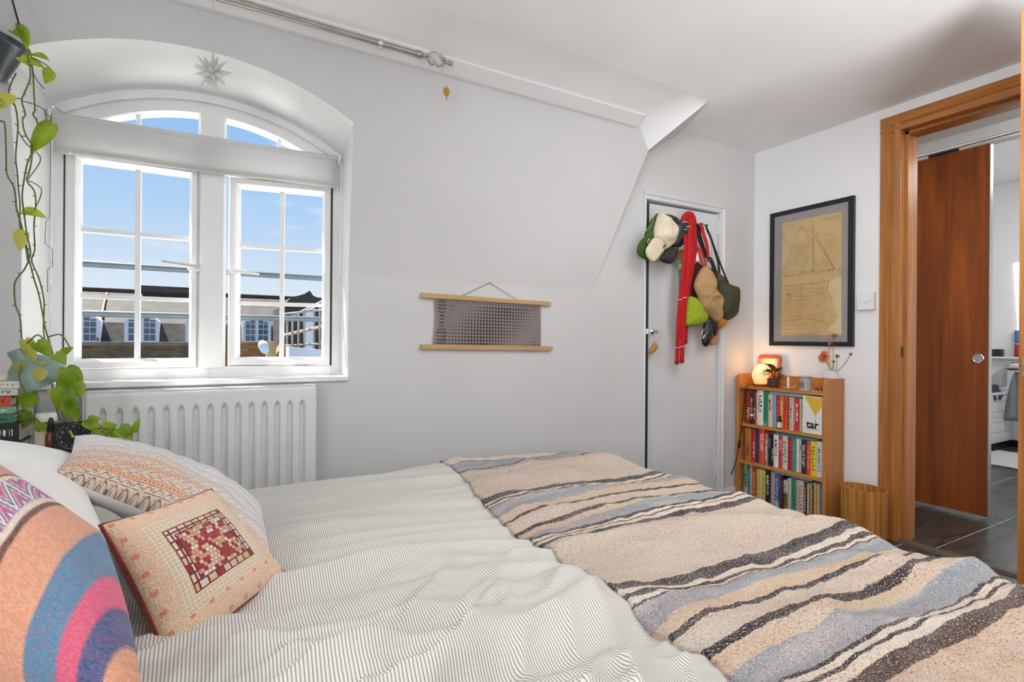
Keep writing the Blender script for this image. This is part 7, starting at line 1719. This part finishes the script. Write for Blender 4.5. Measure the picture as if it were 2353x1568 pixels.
for ang, L, w in ((112, 0.019, 0.0022), (-2, 0.027, 0.0014), (128, 0.020, 0.0007)):
    a_ = math.radians(ang); d = xr_ * math.cos(a_) + upv * math.sin(a_); s = xr_ * -math.sin(a_) + upv * math.cos(a_); c = ckp(0, 0, 0.0022)
    bm = NB(); prism(bm, [c - d * 0.004 - s * w, c + d * L - s * w * 0.7, c + d * (L + 0.002), c + d * L + s * w * 0.7, c - d * 0.004 + s * w], nf * 0.0005); obj('hand', bm, M_HAND, ck)
bm = NB(); lathe(bm, [(0, 0.004), (0.002, 0.0035), (0.0022, 0.001)], ckp(0, 0), 12, nf); obj('hub', bm, M_HAND, ck)

# ------------------------------------------------------------------ trailing pothos in a hanging pot
M_POT = plain('dark_grey_plastic_pot', lin(58, 66, 74), 0.25, var=0.04); M_VINE = plain('green_vine', lin(96, 112, 62), 0.6, var=0.2, vscale=40)
M_PLEAF = leaf_mat('pothos_leaf', lin(116, 150, 26), lin(168, 190, 62), 0.5); M_PLEAFY = leaf_mat('yellowing_leaf', lin(190, 190, 70), lin(206, 198, 120), 0.5)
WV = 1.50
def vp_(px, py, w=WV): return onW(px, py, w)
pcn = vp_(-34, 112, 1.50)
hp_ = thing('hanging_pothos', 'pothos trailing long vines from a dark grey hanging pot', 'plant', (pcn.x, pcn.y, pcn.z - 0.09))
pax = Vector((0.28, -0.13, 0.95)).normalized()
bm = NB(); lathe(bm, [(0, -0.068), (0.058, -0.068), (0.062, -0.064), (0.066, -0.045), (0.080, 0.030), (0.084, 0.034), (0.087, 0.036), (0.087, 0.050), (0.083, 0.050), (0.080, 0.036), (0.060, -0.055), (0, -0.058)], pcn, 40, pax); obj('pot', bm, M_POT, hp_, smooth=True, auto=0.7)
bm = NB(); lathe(bm, [(0.0, 0.030), (0.079, 0.030)], pcn, 30, pax, closed=False); obj('soil', bm, plain('dark_soil', (0.03, 0.02, 0.015), 0.95, bump=0.8, bscale=120), hp_)
for px0, px1 in (((58, 108), (20, -30)), ((-80, 90), (-30, -30)), ((-14, 150), (-2, -30))):
    bm = NB(); tube(bm, [vp_(*px0, 1.49), vp_(*px1, 1.5)], 0.0024, 8); obj('hanger_rod', bm, M_BLK, hp_, smooth=True)
bm = NB(); hk_ = vp_(0, -30, 1.5); tube(bm, [hk_, (hk_.x, hk_.y, ym(2.0) * 0 + ZC - 0.02)], 0.003, 8); obj('ceiling_hook', bm, M_STEEL, hp_, smooth=True)
vines = [[(-10, 270), (2, 279), (11, 286), (14, 350), (16, 400), (31, 428), (36, 455), (38, 480), (50, 520), (58, 560), (64, 600)],
         [(37, 168), (23, 198), (21, 220), (34, 242), (40, 272), (41, 300), (36, 360), (40, 400), (42, 430), (46, 470), (46, 520), (60, 560), (68, 600), (78, 640), (90, 680), (98, 722), (106, 762), (118, 800)],
         [(64, 128), (70, 176), (56, 214), (50, 232), (58, 262), (52, 276), (57, 305), (72, 332), (74, 350), (64, 372), (56, 410), (51, 450), (55, 490), (62, 540), (70, 582), (58, 616), (38, 642), (33, 662), (36, 702), (46, 730), (50, 780), (57, 830), (42, 872), (40, 930), (47, 975)],
         [(70, 120), (76, 175), (78, 215), (80, 252), (76, 263), (86, 282), (86, 308), (77, 330), (72, 372), (66, 400), (62, 416), (79, 440), (82, 475), (78, 520), (80, 572), (73, 600), (90, 642), (101, 692), (100, 752), (103, 792)],
         [(60, 110), (72, 150), (82, 180), (101, 204)],
         [(63, 415), (80, 422), (95, 435), (92, 455), (82, 476)],
         [(52, 232), (90, 245), (112, 266), (119, 286)],
         [(50, 228), (20, 222), (-8, 215)], [(41, 300), (60, 330), (86, 352), (92, 372), (66, 410)]]
rnd = random.Random(21)
for k, V in enumerate(vines):
    w = 1.50 + 0.03 * math.sin(k * 2.1); P = spline([vp_(x, y, w + 0.012 * math.sin(i * 1.7 + k)) for i, (x, y) in enumerate(V)], 6); bm = NB(); tube(bm, P, 0.0020 if k < 4 else 0.0014, 6)
    for i in range(3, len(P) - 2, 5 if k < 4 else 50):     # little leaf-scar nodes
        d = Vector((rnd.uniform(-1, 1), rnd.uniform(-1, 0.3), rnd.uniform(-0.3, 0.6))).normalized(); tube(bm, [P[i], P[i] + d * rnd.uniform(0.005, 0.009)], [0.0022, 0.0008], 5)
    obj('vine', bm, M_VINE, hp_, smooth=True)
def big_leaf(parent, base, tip, w, width=0.8, nrm=(0.2, -0.9, 0.4), mat=None, fold=0.22, droop=0.18, dw=0.0, petiole=None):
    a, b = vp_(*base, w), vp_(*tip, w + dw); d = b - a
    bm = NB(); leafmesh(bm, a, d, nrm, d.length, d.length * width, fold, droop, heart=1.0, n=7); obj('leaf', bm, mat or M_PLEAF, parent, smooth=True)
    if petiole is not None:
        bm = NB(); tube(bm, spline([vp_(*p, w) for p in petiole] + [a], 4), 0.0014, 5); obj('petiole', bm, M_VINE, parent, smooth=True)
for base, tip, width, nrm, mat, pet in (((70, 128), (112, 132), 0.85, (0.1, -0.6, 0.8), None, [(64, 125)]), ((66, 140), (100, 152), 0.6, (0.1, -0.9, 0.2), None, None), ((124, 168), (98, 190), 1.0, (0.3, -0.8, 0.5), None, [(72, 132), (100, 145), (118, 160)]), ((30, 72), (64, 92), 0.7, (0, -0.8, 0.6), None, None), ((46, 60), (66, 112), 0.45, (0.5, -0.8, 0.2), None, None),
                                        ((18, 240), (-14, 208), 1.0, (0.2, -0.9, 0.3), M_PLEAFY, None), ((8, 232), (-6, 252), 0.9, (0.2, -0.9, 0.1), M_PLEAFY, None), ((118, 286), (66, 354), 0.42, (0.4, -0.85, 0.3), None, None), ((52, 488), (104, 494), 0.62, (0.0, -0.75, 0.65), None, None), ((60, 535), (38, 578), 0.75, (-0.3, -0.9, 0.2), M_PLEAFY, None), ((48, 132), (70, 150), 0.8, (0, -0.9, 0.2), None, None)):
    big_leaf(hp_, base, tip, 1.48, width, nrm, mat, petiole=pet)
bl_ = vp_(39, 545, 1.476); 
# ------------------------------------------------------------------ second pothos standing on the bedside table
pc2 = Vector((-0.30, 2.005, TBZ))
p2 = thing('table_pothos', 'bright green pothos standing on the bedside table behind the clock', 'plant', tuple(pc2))
bm = NB(); lathe(bm, [(0, 0.0005), (0.036, 0.0005), (0.040, 0.01), (0.044, 0.045), (0.044, 0.050), (0.041, 0.050), (0.040, 0.044), (0, 0.042)], pc2, 30); obj('pot', bm, plain('white_dotted_pot', lin(206, 206, 200), 0.5, var=0.08, vscale=120), p2, smooth=True, auto=0.7)
W2_ = 1.60
for base, tip, width, mat in (((58, 782), (82, 832), 0.5, M_PLEAFY), ((84, 788), (118, 818), 0.75, None), ((126, 815), (152, 836), 0.9, None), ((146, 812), (166, 798), 0.75, None), ((152, 848), (184, 912), 0.62, None), ((160, 862), (140, 900), 0.8, None), ((40, 838), (68, 852), 0.85, M_PLEAFY), ((40, 852), (12, 858), 0.5, M_PLEAFY), ((86, 842), (106, 832), 0.7, M_PLEAFY), ((102, 850), (76, 880), 0.7, M_PLEAFY), ((92, 848), (104, 858), 0.9, None),
                              ((72, 905), (48, 944), 0.75, None), ((80, 915), (62, 938), 0.8, None), ((74, 955), (26, 988), 0.62, None), ((94, 972), (88, 996), 1.0, None), ((132, 895), (140, 948), 0.55, None), ((150, 905), (166, 940), 0.8, None), ((118, 895), (126, 915), 0.9, M_PLEAFY), ((165, 920), (150, 962), 0.5, None), ((170, 940), (176, 972), 0.6, None), ((128, 920), (150, 930), 0.6, M_PLEAFY), ((180, 880), (192, 912), 0.6, None)):
    big_leaf(p2, base, tip, 1.43 + 0.02 * (base[0] % 3), width, (0.25, -0.85, 0.45), mat)
for base, tip, width in (((200, 968), (226, 990), 0.9), ((204, 962), (232, 962), 0.5), ((228, 985), (216, 1004), 0.9), ((243, 988), (266, 976), 1.2), ((250, 992), (274, 1004), 0.9), ((274, 985), (306, 1010), 0.85), ((308, 992), (320, 962), 0.5), ((236, 985), (246, 990), 0.8)):
    big_leaf(p2, base, tip, 1.50, width, (0.1, -0.8, 0.55))
rt = pc2 + Vector((0, 0, 0.045))
for k, (V, w) in enumerate((([(105, 792), (118, 862), (124, 920), (140, 968)], 1.60), ([(118, 800), (128, 850), (136, 925), (150, 972)], 1.60), ([(48, 975), (75, 960), (92, 972)], 1.44), ([(38, 935), (52, 955), (75, 962)], 1.44), ([(108, 790), (88, 770), (70, 782), (62, 790)], 1.45), ([(110, 775), (140, 770), (160, 798)], 1.45), ([(205, 985), (230, 985), (262, 988), (285, 1000), (308, 992)], 1.50), ([(145, 968), (165, 930), (172, 905)], 1.45), ([(50, 840), (44, 868), (60, 905), (78, 910)], 1.44))):
    P = spline([vp_(x, y, w) for x, y in V], 6); bm = NB(); tube(bm, P, 0.0019, 6); obj('vine', bm, M_VINE, p2, smooth=True)
for k in range(5):
    e_ = vp_(140 + k * 14, 975, 1.60); bm = NB(); tube(bm, spline([rt + Vector((0.01 * k - 0.02, 0, 0)), (rt + e_) / 2 + Vector((0, 0, 0.03)), e_], 5), 0.0018, 6); obj('stem', bm, M_VINE, p2, smooth=True)
